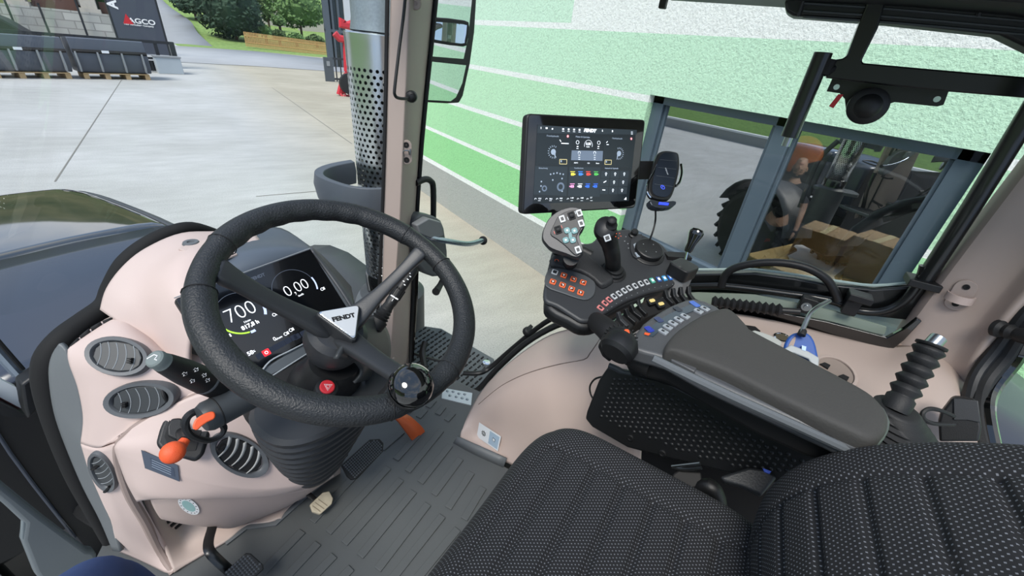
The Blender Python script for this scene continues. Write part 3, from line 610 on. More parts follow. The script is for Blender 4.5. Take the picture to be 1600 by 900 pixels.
# chassis below the cowl, red wheel rim and tyre on the left
ch = thing('chassis', 'dark tractor chassis with red-rimmed wheels and arched fenders below the cab', 'chassis', TV(0, 1.1, -1.4))
q = B(); q.box(F(TV(0, 1.75, -.75), TX, TY), .5, 1.4, .6); q.obj('engine_block', BLACKM, ch, bevel=.04)
q = B(); q.box(F(TV(0, 1.75, -1.0), TX, TY), 1.3, .25, .25); q.obj('axle', RUBMET, ch, bevel=.03)
for a, z in ((-.32, -.2), (-.36, -.45)):
    q = B(); q.tube([TV(a, .8, z), TV(a - .05, 1.2, z - .05), TV(a, 1.7, z + .05)], .035, 10); q.obj('hose', BLACKR, ch)
TYRE = mat('tyre_rubber', '#2b2b2b', .85, var=.1, vscale=15); RIM = mat('rim_red', '#b3202c', .4)
def wheel(x, y, R, w_, lab):
    c = TV(x, y, -1.5 + R); t = part('front_wheel' if R < .8 else 'rear_wheel', ch); fr = F(c, TY, EZ)
    q = B(); q.lathe(fr, [(R * .62, -w_ * .42), (R * .8, -w_ * .5), (R * .93, -w_ * .45), (R * .96, 0), (R * .93, w_ * .45), (R * .8, w_ * .5), (R * .62, w_ * .42)], 48); q.obj('tyre', TYRE, t)
    q = B()
    for k in range(22):
        for s_ in (-1, 1):
            f2 = F(fr.o, fr.u, fr.v).rot(k * 360 / 22 + (8 if s_ > 0 else 0)); f3 = F(f2.p(R * .97, 0, s_ * w_ * .25), f2.u, (f2.v + f2.n * .9 * s_).normalized()); q.box(f3, .05, .05, w_ * .62)
    q.obj('tread', TYRE, t)
    q = B(); q.lathe(fr, [(R * .6, -w_ * .4), (R * .63, -w_ * .42), (R * .55, -w_ * .2), (R * .2, -w_ * .1), (.05, -w_ * .1), (.05, w_ * .1), (R * .2, w_ * .1), (R * .55, w_ * .2), (R * .63, w_ * .42), (R * .6, w_ * .4)], 40); q.obj('rim', RIM, t)
wheel(.98, 1.75, .62, .48, 'front wheel with red rim on the hall side')
wheel(-.98, 1.75, .62, .48, 'front wheel with red rim on the yard side')
wheel(1.15, -.95, .98, .6, 'large rear wheel with red rim on the hall side')
q = B(); fr = F(TV(.98, 1.75, -.86), TY, EZ); rows = []
for a in range(20, 175, 15): rows.append([fr.p(math.cos(math.radians(a)) * .72, math.sin(math.radians(a)) * .72, c) for c in (-.26, -.1, .1, .26)])
q.grid(rows, 1, 1); q.obj('front_fender', HOODM, ch, solid=.015)
q = B(); fr = F(TV(1.17, -.95, -.52), TY, EZ); rows = []
for a in range(5, 180, 15): rows.append([fr.p(math.cos(math.radians(a)) * 1.08, math.sin(math.radians(a)) * 1.0, c) for c in (-.3, -.1, .1, .3)])
q.grid(rows, 1, 1); q.obj('rear_fender', mat('fender_grey', '#3a3f4a', .3), ch, solid=.02)
# ---- exhaust stack with perforated heat shield
EXX, EXY = .925, .93
ex = thing('exhaust_stack', 'upright exhaust with polished perforated heat shield beside the right pillar', 'exhaust', TV(EXX, EXY, -.3))
def perf():
    m = mat('perforated_chrome', '#cfd2d2', .22, metal=1); nt = m.node_tree; b = nt.nodes['Principled BSDF']
    def M_(op, *a):
        n = N(nt, 'ShaderNodeMath', operation=op)
        for i, v in enumerate(a):
            if isinstance(v, (int, float)): n.inputs[i].default_value = v
            else: nt.links.new(v, n.inputs[i])
        return n.outputs[0]
    t = N(nt, 'ShaderNodeTexCoord'); s = N(nt, 'ShaderNodeSeparateXYZ'); nt.links.new(t.outputs['Object'], s.inputs[0])
    u = M_('MULTIPLY', M_('ARCTAN2', s.outputs[1], s.outputs[0]), 34 / (2 * math.pi)); v = M_('MULTIPLY', s.outputs[2], 1 / .021)
    row = M_('FLOOR', v); off = M_('MULTIPLY', M_('MODULO', row, 2.0), .5); fu = M_('SUBTRACT', M_('FRACT', M_('ADD', M_('ADD', u, off), 40.0)), .5); fv = M_('MULTIPLY', M_('SUBTRACT', M_('FRACT', v), .5), .9)
    d = M_('SQRT', M_('ADD', M_('MULTIPLY', fu, fu), M_('MULTIPLY', fv, fv))); hole = M_('LESS_THAN', d, .27)
    lim = M_('LESS_THAN', s.outputs[2], 1.34); hole = M_('MULTIPLY', hole, lim)
    tr = N(nt, 'ShaderNodeBsdfTransparent'); mx = N(nt, 'ShaderNodeMixShader'); o = nt.nodes['Material Output']
    nt.links.new(hole, mx.inputs[0]); nt.links.new(b.outputs[0], mx.inputs[1]); nt.links.new(tr.outputs[0], mx.inputs[2]); nt.links.new(mx.outputs[0], o.inputs[0]); return m
FX = F(TV(EXX, EXY, 0), EX, EY)
q = B(); q.lathe(FX, [(.12, .14), (.124, .5), (.126, .9), (.128, 1.12), (.130, 1.15), (.126, 1.155)], 48, cap=False); q.obj('perforated_shield', perf(), ex, solid=.003)
q = B(); q.lathe(FX, [(.095, -.1), (.095, 1.16)], 32); q.obj('inner_pipe', mat('burnt_steel', '#26292a', .6, metal=.3), ex)
q = B(); q.lathe(FX, [(.10, 1.156), (.105, 1.16), (.098, 1.2), (.098, 2.0)], 40); q.obj('upper_pipe', mat('speckled_steel', '#8f9aa0', .45, metal=.5, var=.25, vscale=120), ex)
q = B(); q.lathe(FX, [(.12, .0), (.127, .03), (.127, .13), (.121, .142)], 40); q.obj('lower_collar', BLACKG, ex)
q = B(); q.lathe(FX, [(.16, -.5), (.16, .02), (.12, .05)], 32); q.obj('base_tube', HOODM, ex)
q = B(); plate(q, PLZ(.02), [(553, 482), (560, 455), (583, 432), (620, 424), (640, 440), (640, 500), (560, 500)], -.04, 0, 3); q.obj('base_plate', GREYM, ex, bevel=.008)
# grey guard ring around the stack
gr = thing('exhaust_guard', 'dark grey plastic loop around the lower exhaust', 'guard', TV(.95, .95, .5))
q = B(); rs = []; n = 48
for k in range(n):
    a = math.radians(88 + 172 * k / (n - 1)); cx, cy = math.cos(a), math.sin(a); e = lambda r: (abs(cx) ** .75 * (1 if cx > 0 else -1) * (.225 + r), abs(cy) ** .75 * (1 if cy > 0 else -1) * (.19 + r))
    rs.append([TV(.885 + e(r)[0], .92 + e(r)[1], z) for r, z in ((0, .64), (.03, .645), (.038, .60), (.03, .54), (0, .54), (-.008, .6))])
q.rings(rs); q.obj('ring', mat('guard_grey', '#4e545d', .5), gr, bevel=.003)
q = B(); q.tube([TV(1.1, 1.0, .6), TV(1.15, 1.1, .3), TV(1.1, 1.1, -.3)], .03, 8); q.obj('stay', HOODM, gr)
# ---- right A pillar
pl = thing('trim_5', None, None, TV(.55, .47, 0)); del pl['label']; del pl['category']; pl['kind'] = 'structure'
def prow(py, l, c, r, dy=0):
    return [P(l, py, y=.54), P(l + 1, py, y=.51), P(c - 3, py, y=.445), P(c + 3, py, y=.448), P(r, py, y=.575), P(r + 2, py, y=.62), P(l + 30, py, y=.67)]
q = B(); q.rings([prow(-90, 619, 656, 690), prow(0, 610, 643, 679), prow(120, 606, 637, 667), prow(225, 604, 632, 657), prow(340, 600, 627, 650), prow(437, 597, 620, 645), prow(520, 592, 615, 641), prow(596, 583, 610, 636)]); q.obj('pillar_cover', BEIGE2, pl, bevel=.004)
q = B(); q.tube([P(682, -90 + 0, y=.56), P(681, 0, y=.56), P(659, 225, y=.56), P(646, 437, y=.56), P(640, 600, y=.56)], .008, 8, 3); q.obj('rubber_seal', BLACKR, pl)
q = B(); q.tube([P(606, -60, y=.52), P(601, 225, y=.52), P(593, 437, y=.52), P(584, 590, y=.52)], .006, 8, 3); q.obj('glass_seal', BLACKR, pl)
def onpil(px, py, y=.447): return P(px, py, y=y)
nP = (CAM - onpil(640, 200)); nP.z = 0; nP.normalize()
for px_, py, r in ((649, 5, .016), (612, 562, .011)):
    fr = F(onpil(px_, py, .45), None, None, nP); q = B(); q.lathe(fr, [(r, -.01), (r, .001), (r * .8, .0035), (r * .35, .003), (r * .3, 0)], 20); q.obj('screw_cap', BEIGE2, pl)
fr = F(onpil(635, 238, .444), TX, EZ); fr = F(fr.o, EZ, None, nP) if False else F(fr.o, None, None, nP)
q = B(); q.prism(fr, rrect(.032, .07, .0155, 6), -.01, .003); q.obj('catch_plate', BEIGE2, pl, bevel=.001)
for b_ in (-.022, .022): q = B(); q.lathe(fr.at(0, b_, .003), [(.0085, 0), (.0085, .0012), (.003, .0012), (.002, 0)], 16); q.obj('screw', BLACKM, pl)
q = B(); q.tube([fr.p(-.008, -.01, .004), fr.p(-.008, .006, .012), fr.p(.006, .008, .014), fr.p(.009, -.004, .008), fr.p(.012, .012, .006)], .0022, 6); q.obj('hook', STEEL, pl)
# bent black rod in front of the pillar
rd = thing('grab_rod', 'thin bent black rod screwed to the beige right windscreen pillar', 'rod', P(643, 150, y=.43))
q = B(); q.tube([P(636, -90, y=.415), P(633, 0, y=.415), P(624, 75, y=.41), P(617, 135, y=.405), P(617, 148, y=.405), P(622, 153, y=.41), P(634, 154, y=.42), P(643, 150, y=.44)], .0042, 10, 5); q.obj('rod', BLACKP, rd)
fr = F(P(643, 151, y=.432), None, None, nP); q = B(); q.lathe(fr, [(.013, -.01), (.0165, 0), (.014, .008), (.008, .011), (.007, .016), (.004, .017)], 20); q.obj('knob', BLACKP, rd)
# ---- outside mirror and small mirror
MIR = mat('mirror_glass', '#d9dee0', .015, metal=1)
def vis(n, pc): return n
mr = thing('side_mirror', 'large black exterior mirror with two glasses right of the pillar', 'mirror', P(705, 170, y=1.1))
c0 = P(704, 80, y=1.1); tocam = (CAM - c0).normalized(); want = Vector((.5, -.86, -.06)).normalized()
nm = (tocam + want).normalized(); FMr = F(c0, None, None, nm)
q = B(); plate(q, FMr, [(668, -60), (748, -60), (745, 0), (742, 50), (735, 100), (724, 150), (718, 161), (700, 162), (664, 160), (662, 90)], -.05, 0); q.obj('housing', BLACKP, mr, bevel=.01)
q = B(); plate(q, FMr, [(680, -50), (740, -50), (737, 0), (731, 60), (724, 92), (674, 88)], 0, .002); q.obj('main_glass', MIR, mr, smooth=False)
q = B(); plate(q, FMr, [(672, 96), (728, 102), (722, 130), (712, 152), (704, 158), (667, 156)], 0, .002); q.obj('wide_glass', MIR, mr, smooth=False)
q = B(); q.tube([P(700, 60, y=1.16), P(672, 40, y=1.1), P(655, 32, y=1.0), P(650, 26, y=.85)], .02, 8); q.obj('arm', BLACKP, mr)
sm = thing('interior_mirror', 'small rectangular black mirror overlapping the large exterior mirror', 'mirror', P(702, 75, y=.7))
c0 = P(702, 50, y=.7); tocam = (CAM - c0).normalized(); nm = (tocam + Vector((.2, -.9, -.1)).normalized()).normalized(); FS_ = F(c0, None, None, nm)
q = B(); plate(q, FS_, [(677, 27), (726, 32), (733, 38), (733, 50), (730, 67), (724, 73), (680, 67), (671, 62), (669, 50), (671, 34)], -.018, 0, 2); q.obj('frame', BLACKP, sm, bevel=.003)
q = B(); plate(q, FS_, [(679, 34), (724, 38), (729, 43), (726, 63), (721, 68), (681, 62), (675, 57), (676, 38)], 0, .0015, 2); q.obj('glass', MIR, sm, smooth=False)
q = B(); q.tube([P(690, 40, y=.73), P(678, 45, y=.65), P(668, 60, y=.58)], .008, 8); q.obj('stem', BLACKP, sm)
# ---- door hinge bracket, handrail, steel grab lever, knob
bk_ = thing('window_latch_bracket', 'grey latch housing with steel grab lever and black rail at the right pillar', 'latch', P(690, 410, y=.5))
fr = PLY(.50)
q = B(); plate(q, fr, [(650, 340), (668, 336), (690, 345), (697, 372), (700, 410), (690, 432), (664, 428), (648, 400), (643, 365)], -.06, 0, 2); q.obj('housing', mat('latch_grey', '#5a5d5f', .45), bk_, bevel=.01)
q = B(); q.tube([P(650, 286, y=.55), P(664, 280, y=.55), P(673, 283, y=.55), P(677, 295, y=.55), P(677, 348, y=.55)], .0115, 10, 4); q.obj('rail', BLACKP, bk_)
q = B(); q.tube([P(657, 362, y=.47), P(672, 371, y=.44), P(700, 377, y=.42), P(732, 381, y=.42), P(756, 375, y=.44)], [.008, .0105, .0105, .0105, .0105], 12, 5); q.obj('grab_lever', mat('lever_steel', '#9aa6b2', .25, metal=.9), bk_)
q = B(); plate(q, PLY(.43), [(652, 352), (670, 341), (690, 347), (694, 368), (676, 374), (656, 366)], -.03, .0, 0); q.obj('housing_cap', mat('latch_light', '#74777a', .45), bk_, bevel=.005)
fr2 = F(P(754, 376, y=.44), None, None, P(757, 375, y=.44) - P(735, 380, y=.43)); q = B(); q.lathe(fr2, [(.012, -.006), (.019, 0), (.019, .008), (.008, .012)], 18); q.obj('end_cap', BLACKR, bk_)
q = B(); q.tube([P(695, 430, y=.5), P(688, 445, y=.48), P(681, 456, y=.45)], [.012, .012, .016], 12, 3); q.obj('knob', BLACKR, bk_)
# ---- front right corner glass edge, black
struct((lambda q: (q.tube([P(650, 420, y=.62), P(648, 480, y=.62), P(644, 540, y=.6), P(640, 600, y=.58)], .022, 10, 3, flat=.4), q.obj('trim_6', BLACKG))[1])(B()))
# ---- steps outside
stp = thing('cab_step', 'dark grey slotted tread of the outside step below the right window', 'step', P(700, 560, z=-.14))
PZ = PLZ(-.12)
q = B(); plate(q, PZ, [(652, 516), (664, 509), (690, 513), (772, 560), (775, 575), (752, 612), (700, 615), (640, 580), (640, 530)], -.03, 0); q.obj('tread_plate', mat('step_grey', '#4d5356', .6), stp, bevel=.006)
A = onplane(655, 520, PZ.o, EZ); 
q = B(); cA = TV(*[0, 0, 0]); 
inside = pxs(PZ, [(654, 518), (664, 512), (688, 516), (768, 560), (750, 608), (700, 610), (644, 578), (644, 530)])
def inpoly(x, y, pg):
    c = False; j = len(pg) - 1
    for i in range(len(pg)):
        if (pg[i][1] > y) != (pg[j][1] > y) and x < (pg[j][0] - pg[i][0]) * (y - pg[i][1]) / (pg[j][1] - pg[i][1]) + pg[i][0]: c = not c
        j = i
    return c
for i in range(40):
    for j in range(40):
        x = .4 + i * .03 + (j % 2) * .0; y = -.1 + j * .026
        if inpoly(x, y, inside) and inpoly(x + .02, y, inside): q.box(PZ.at(x + .01, y, .002), .019, .006, .006)
q.obj('tread_slots', BLACKM, stp)
fr = F(P(760, 567, z=-.1), TX, TY); q = B(); q.lathe(fr, [(.018, -.02), (.018, .004), (.014, .006)], 20); q.obj('round_plate', CHROME, stp)
q = B(); q.tube([P(648, 553, z=-.03), P(664, 558, z=-.03), P(695, 566, z=-.05)], .006, 8); q.tube([P(664, 535, z=.0), P(660, 552, z=-.02), P(664, 575, z=-.04)], .014, 8); q.obj('linkage', BLACKP, stp)
# ---- black tubes and seal at the lower front of the right window
struct((lambda q: (q.tube([P(940, 478, x=.78), P(890, 487, x=.78), P(850, 505, x=.78), P(800, 545, x=.76), P(765, 575, x=.72), P(748, 583, x=.68), P(725, 583, x=.66)], .0095, 10, 4), q.obj('trim_7', BLACKP))[1])(B()))
struct((lambda q: (q.tube([P(960, 494, x=.74), P(915, 497, x=.74), P(870, 508, x=.74), P(820, 537, x=.72), P(775, 578, x=.69), P(745, 610, x=.66), P(720, 612, x=.62)], .016, 12, 4, flat=.7), q.obj('trim_8', BLACKR))[1])(B()))
cl = thing('tube_clamp', 'small black clamp on the curved tube in front of the console', 'clamp', P(825, 517, x=.77))
fr = F(P(824, 518, x=.77), None, None, P(835, 510, x=.78) - P(812, 528, x=.77)); q = B(); q.lathe(fr, [(.014, -.012), (.018, -.006), (.018, .006), (.014, .012)], 12); q.box(fr.at(.02, 0, 0), .03, .014, .02); q.obj('collar', BLACKR, cl, bevel=.001)
# ---- cab floor
FLM = mat('floor_mat', '#4d5051', .6, bump=.1, bscale=300, var=.1, vscale=5)
fl = thing('floor', None, None, TV(.1, .2, -.03)); del fl['label']; del fl['category']; fl['kind'] = 'structure'
FZ = PLZ(0)
q = B(); plate(q, FZ, [(640, 575), (700, 590), (752, 612), (745, 640), (735, 655), (740, 700), (800, 735), (900, 800), (1250, 1000), (700, 1400), (300, 1300), (130, 930), (150, 870), (175, 820), (250, 800), (400, 700), (560, 590)], -.04, 0); q.obj('mat_base', FLM, fl, bevel=.004)
q = B(); q.box(F(TV(.25, -.7, -.06), TX, TY), 1.6, 1.6, .03); q.obj('floor_pan', BLACKM, fl)
# raised ribs of the mat: (x0,x1,y) in tractor axes
RIBS = [((845, 235), (470, 645)), ((925, 310), (570, 715)), ((1005, 385), (670, 795)), ((1095, 465), (780, 878)), ((1185, 540), (850, 965)), ((1280, 625), (1000, 970)), ((700, 215), (370, 575)),
        ((1175, 0), (965, 260)), ((1230, 95), (1045, 330)), ((1297, 178), (1130, 405)), ((1367, 265), (1220, 490)), ((1440, 360), (1320, 560)), ((1030, 30), (890, 185)), ((930, 10), (800, 120)),
        ((310, 635), (60, 895)), ((408, 712), (200, 935)), ((508, 790), (340, 965)), ((615, 870), (500, 990)),
        ((1010, -160), (960, -110)), ((1075, -130), (1030, -80)), ((1130, -190), (1090, -145)), ((1190, -150), (1150, -100)), ((1250, -110), (1205, -60))]
q = B()
for (x0, y0), (x1, y1) in RIBS:
    A = P(400 + x0 / 4, 675 + y0 / 4, z=0); C2 = P(400 + x1 / 4, 675 + y1 / 4, z=0); u = (A - C2).normalized(); v = EZ.cross(u); fr = F((A + C2) / 2 + v * .011 + EZ * .0015, u, v); q.box(fr, (A - C2).length, .022, .006)
q.obj('mat_ribs', FLM, fl, bevel=.0015)
# bright tread plate at the right door
tp_ = thing('tread_plate', 'bright aluminium tread plate at the edge of the cab floor', 'plate', P(712, 622, z=0))
q = B(); plate(q, PLZ(.004), [(692, 606), (738, 614), (736, 633), (690, 622)], -.004, 0); q.obj('sheet', mat('alu', '#bcc3c5', .35, metal=.6), tp_)
q = B()
for px_, py in ((699, 611), (708, 612), (717, 615), (726, 616), (703, 618), (713, 620), (722, 622), (730, 624)): q.lathe(F(P(px_, py, z=.004), TX, TY), [(.006, 0), (.005, .002), (.001, .003)], 10)
q.obj('dimples', STEEL, tp_)
# ---- beige wheel-arch console on the right
wc = thing('side_console', 'beige moulded side console beside the seat on the right', 'console', TV(.5, -.1, 0))
q = B()
rows = [[P(718, 690, z=0), P(750, 708, z=0), P(790, 722, z=0), P(880, 770, x=.43), P(1000, 830, x=.43)],
        [P(722, 672, z=.03), P(755, 680, x=.46), P(800, 690, x=.45), P(880, 700, x=.44), P(1000, 720, x=.44)],
        [P(735, 640, x=.50), P(768, 627, x=.49), P(815, 615, x=.48), P(890, 605, x=.47), P(1000, 600, x=.47)],
        [P(748, 617, x=.58), P(785, 590, x=.58), P(838, 560, x=.57), P(905, 545, x=.56), P(1000, 545, x=.56)],
        [P(763, 597, x=.66), P(803, 560, x=.68), P(862, 522, x=.71), P(930, 508, x=.72), P(1010, 500, x=.73)]]
q.grid(rows, 5, 5); q.obj('console_shell', BEIGE, wc, solid=.012)
_cs = [o for o in wc.children if 'console_shell' in o.name]; q = B(); q.tube([(lambda h: h[1] + h[2] * .0002)(hit(_cs, *c)) for c in ((748, 632), (765, 617), (785, 602), (810, 589), (840, 578), (875, 569), (912, 562), (922, 552), (932, 538), (944, 520))], .0016, 6, 3); q.obj('panel_gap', mat('gap_brown', '#6f625b', .8), wc)
q = B(); rows = [[P(712, 688, z=.0), P(745, 706, z=0), P(790, 726, z=0)], [P(718, 678, z=.025), P(750, 692, z=.03), P(795, 712, z=.03)]]; rows = [[a + (a - CAM).normalized() * 0 for a in r] for r in rows]; q.grid([[p - TX * .014 for p in r] for r in rows], 3, 1); q.obj('plinth', GREYM, wc, solid=.006)
q = B(); fr = F(P(765, 682, x=.45), TY * -1, EZ)
nrm = ((P(800, 690, x=.45) - P(755, 680, x=.46)).cross(P(768, 627, x=.49) - P(755, 680, x=.46))).normalized()
if nrm.dot(CAM - fr.o) < 0: nrm = -nrm
FSg = F(P(765, 683, x=.452) + nrm * .004, None, None, nrm)
q = B(); plate(q, FSg, [(749, 660), (783, 682), (778, 705), (745, 682)], 0, .0008); q.obj('warning_sticker', LBL, wc, smooth=False)
q = B(); plate(q, FSg, [(766, 673), (781, 683), (777, 702), (763, 692)], .0008, .0012); q.obj('sticker_field', mat('sticker_blue', '#9fb4c6', .5), wc, smooth=False)
c2 = FSg.at(*onf(FSg, 756, 677), .0012); q = B(); q.tube([c2.p(.006 * math.cos(a), .006 * math.sin(a)) for a in [k * math.pi / 6 for k in range(12)]], .001, 5, 1, closed=True)
for k in range(8): a = k * math.pi / 4; q.box(F(c2.p(.0085 * math.cos(a), .0085 * math.sin(a)), c2.u * math.cos(a) + c2.v * math.sin(a), c2.v * math.cos(a) - c2.u * math.sin(a)), .003, .0025, .001)
q.box(c2, .0015, .008, .001); q.obj('gear_symbol', BLACKM, wc)
c2 = FSg.at(*onf(FSg, 772, 687), .0015); q = B(); q.box(c2, .012, .012, .0006); q.obj('book_symbol', mat('sym_grey', '#55636f', .6), wc); q = B(); q.box(c2.at(0, 0, .0006), .008, .008, .0006); q.obj('book_symbol', LBL, wc)
# ---- beige sill below the right window running back to the rear pillar
sl = thing('trim_9', None, None, TV(.6, -.7, .4)); del sl['label']; del sl['category']; sl['kind'] = 'structure'
q = B()
rows = [[P(1010, 497, x=.735), P(1120, 492, x=.75), P(1220, 508, x=.76), P(1310, 531, x=.77), P(1390, 546, x=.78), P(1440, 548, x=.78), P(1500, 586, x=.77), P(1530, 612, x=.76)],
        [P(1010, 515, x=.70), P(1120, 513, x=.70), P(1215, 530, x=.70), P(1300, 553, x=.71), P(1375, 566, x=.72), P(1440, 575, x=.70), P(1495, 612, x=.69), P(1528, 645, x=.68)],
        [P(1000, 545, x=.62), P(1110, 545, x=.62), P(1200, 562, x=.62), P(1290, 590, x=.62), P(1350, 607, x=.61), P(1420, 620, x=.61), P(1480, 650, x=.60), P(1540, 700, x=.60)],
        [P(990, 590, x=.55), P(1100, 600, x=.54), P(1190, 625, x=.53), P(1270, 650, x=.53), P(1340, 670, x=.52), P(1410, 690, x=.52), P(1480, 720, x=.52), P(1540, 760, x=.52)]]
q.grid(rows, 4, 4); q.obj('sill_shell', BEIGE2, sl, solid=.01)
# ---- rear pillar
rp = thing('trim_10', None, None, TV(.8, -1, 0)); del rp['label']; del rp['category']; rp['kind'] = 'structure'
q = B(); LL = [(1760, 55), (1680, 158), (1600, 262), (1500, 392), (1428, 490), (1398, 540)]; MM = [(1800, 170), (1720, 260), (1640, 350), (1560, 450), (1478, 545), (1440, 575)]; RR = [(1850, 260), (1760, 330), (1650, 425), (1580, 500), (1535, 560), (1512, 612)]
rows = [[P(*a, x=.84), P(a[0] + 8, a[1] + 4, x=.80), P((a[0] * 2 + b_[0]) / 3, (a[1] * 2 + b_[1]) / 3, x=.79), P(*b_, x=.78), P((b_[0] + c[0]) / 2, (b_[1] + c[1]) / 2, x=.765), P(*c, x=.73)] for a, b_, c in zip(LL, MM, RR)]
q.grid(rows, 3, 4); q.obj('pillar_cover', BEIGE2, rp, solid=.012)
q = B(); q.tube([P(*c, x=.785) for c in ((1398, 538), (1412, 541), (1440, 560), (1470, 575), (1505, 578))], .003, 6, 4); q.obj('cover_joint', mat('joint_brown', '#8a7a70', .7), rp)
# coat clip on the pillar
cp = thing('coat_clip', 'beige plastic loop clip screwed to the rear pillar', 'clip', P(1497, 470, x=.78))
oC, nC = seat_on([o for o in rp.children if 'pillar_cover' in o.name], [(1512, 445), (1520, 455), (1500, 470), (1488, 478), (1480, 470), (1497, 455)], .001, True)
oC = onplane(1501, 461, oC, nC); uC = (onplane(1515, 441, oC, nC) - onplane(1490, 480, oC, nC)).normalized(); vC = nC.cross(uC); FC_ = F(oC, uC, vC)
q = B(); q.prism(FC_, rrect(.068, .034, .0168, 7), -.004, .004); q.obj('base', BEIGE2, cp, bevel=.001)
for a in (-.019, .02): q = B(); q.lathe(FC_.at(a, 0, .004), [(.0055, 0), (.0055, .002), (.0025, .002), (.002, .001)], 16); q.obj('screw', BLACKM, cp)
q = B(); rs = []
for k in range(13):
    a = math.pi * k / 12; rs.append([FC_.p(x_, .022 * math.cos(a) * r_, .004 + .022 * math.sin(a) * r_) for x_, r_ in ((-.012, 1), (.004, 1), (.004, .88), (-.012, .88))])
q.rings(rs); q.obj('loop', BEIGE, cp)
# ---- black window frame parts on the right
wf = thing('window_2', None, None, TV(.8, -.6, .6)); del wf['label']; del wf['category']; wf['kind'] = 'structure'
fr = F(TV(.83, 0, 0), TY, EZ)
q = B(); plate(q, fr, [(930, 418), (1000, 420), (1090, 426), (1180, 424), (1240, 432), (1300, 442), (1365, 449), (1425, 444), (1470, 440), (1500, 400), (1520, 395), (1490, 470), (1432, 498), (1340, 488), (1300, 472), (1200, 458), (1090, 455), (930, 445)], -.015, .015); q.obj('bottom_rail', RUBMET, wf, bevel=.004)
q = B(); q.tube([P(960, 414, x=.83), P(1090, 421, x=.83), P(1180, 421, x=.83), P(1300, 438, x=.83), P(1365, 446, x=.83), P(1425, 441, x=.83)], .0035, 6, 3); q.obj('glass_edge', mat('glass_edge_green', '#b9cbc4', .2), wf)
q = B(); plate(q, F(TV(.80, 0, 0), TY, EZ), [(1000, 460), (1090, 457), (1180, 460), (1300, 485), (1385, 511), (1382, 522), (1300, 508), (1180, 484), (1090, 478), (1000, 480)], -.003, .003); q.obj('outer_sill', mat('sill_pale', '#8f9c90', .35), wf)
q = B(); plate(q, F(TV(.775, 0, 0), TY, EZ), [(1010, 482), (1110, 478), (1200, 484), (1290, 501), (1385, 526), (1412, 512), (1432, 496), (1440, 500), (1412, 530), (1392, 546), (1300, 533), (1200, 506), (1110, 494), (1010, 500)], -.006, .006); q.obj('seal', BLACKG, wf, bevel=.002)
q = B(); q.tube([P(*c, x=.80) for c in ((1000, 448), (1090, 447), (1130, 447), (1200, 455), (1295, 469), (1335, 484), (1375, 487), (1410, 472), (1436, 440), (1445, 415))], .0095, 12, 4); q.obj('rail_tube', RUBMET, wf)
# diagonal thick tube
q = B(); q.tube([P(1442, 440, x=.80), P(1520, 320, x=.80), P(1600, 190, x=.80), P(1680, 60, x=.80)], .0155, 16, 2); q.obj('diagonal_tube', RUBMET, wf)
fr = F(P(1441, 441, x=.80), P(1520, 320, x=.80) - P(1442, 440, x=.80), TX); q = B(); q.box(fr, .016, .05, .055); q.obj('clamp', BLACKP, wf, bevel=.002)
q = B(); q.lathe(F(P(1462, 435, x=.815), None, None, -TX), [(.022, -.008), (.022, 0), (.015, .006)], 20); q.obj('rubber_disc', BLACKR, wf)
# clear pane
q = B(); q.add([P(690, -60, x=.9), P(700, 330, x=.9), P(930, 425, x=.9), P(1425, 446, x=.9), P(1700, 60, x=.9), P(1700, -300, x=.9), P(900, -300, x=.9)], [(0, 1, 2, 3, 4, 5, 6)]); q.obj('pane', glassmat('cab_glass', (.97, .99, .98), .01, fw=.12), wf, smooth=False)
# loop handle
lh = thing('loop_handle', 'curved black tubular grab handle at the bottom of the right window', 'handle', P(1220, 440, x=.78))
q = B(); q.tube([P(*c, x=.79) for c in ((1127, 448), (1133, 430), (1150, 418), (1185, 411), (1225, 411), (1262, 419), (1290, 435), (1304, 455), (1310, 470))], .0098, 14, 5); q.obj('bow', BLACKP, lh)
# bellows rod
bl = thing('bellows_linkage', 'horizontal black rubber bellows with rod end below the window handle', 'bellows', P(1180, 485, x=.72))
A = P(1112, 471, x=.73); C2 = P(1222, 485, x=.74); fr = F(A, None, None, C2 - A); L = (C2 - A).length; pf_ = []
for k in range(11): pf_ += [(.0095, L * k / 11), (.0165, L * (k + .5) / 11)]
pf_.append((.0095, L)); q = B(); q.lathe(fr, pf_, 24); q.obj('bellows', BLACKR, bl)
q = B(); q.tube([C2, P(1250, 487, x=.745)], .0075, 12, 0); q.obj('rod_end', BLACKP, bl)
fr = F(P(1262, 476, x=.77), TY, EZ); q = B(); q.prism(fr, rrect(.036, .04, .006), -.012, .012); q.obj('bracket', BLACKP, bl, bevel=.002)
q = B(); q.lathe(F(P(1260, 479, x=.757), None, None, -TX), [(.011, -.004), (.011, .003), (.006, .003), (.005, .006), (.001, .006)], 20); q.obj('screw', STEEL, bl)
cl = thing('window_clamp', 'black two-piece clamp holding the window tube behind the loop handle', 'clamp', P(1334, 488, x=.79))
fr = F(P(1332, 473, x=.79), TY, EZ); q = B(); q.prism(fr, rrect(.03, .055, .005), -.014, .014); q.box(fr.at(-.004, .022, -.01), .045, .016, .04); q.obj('body', BLACKP, cl, bevel=.002); q = B(); q.lathe(F(P(1331, 468, x=.776), None, None, -TX), [(.007, 0), (.007, .004), (.003, .004), (.002, .002)], 16); q.obj('screw', BLACKM, cl)
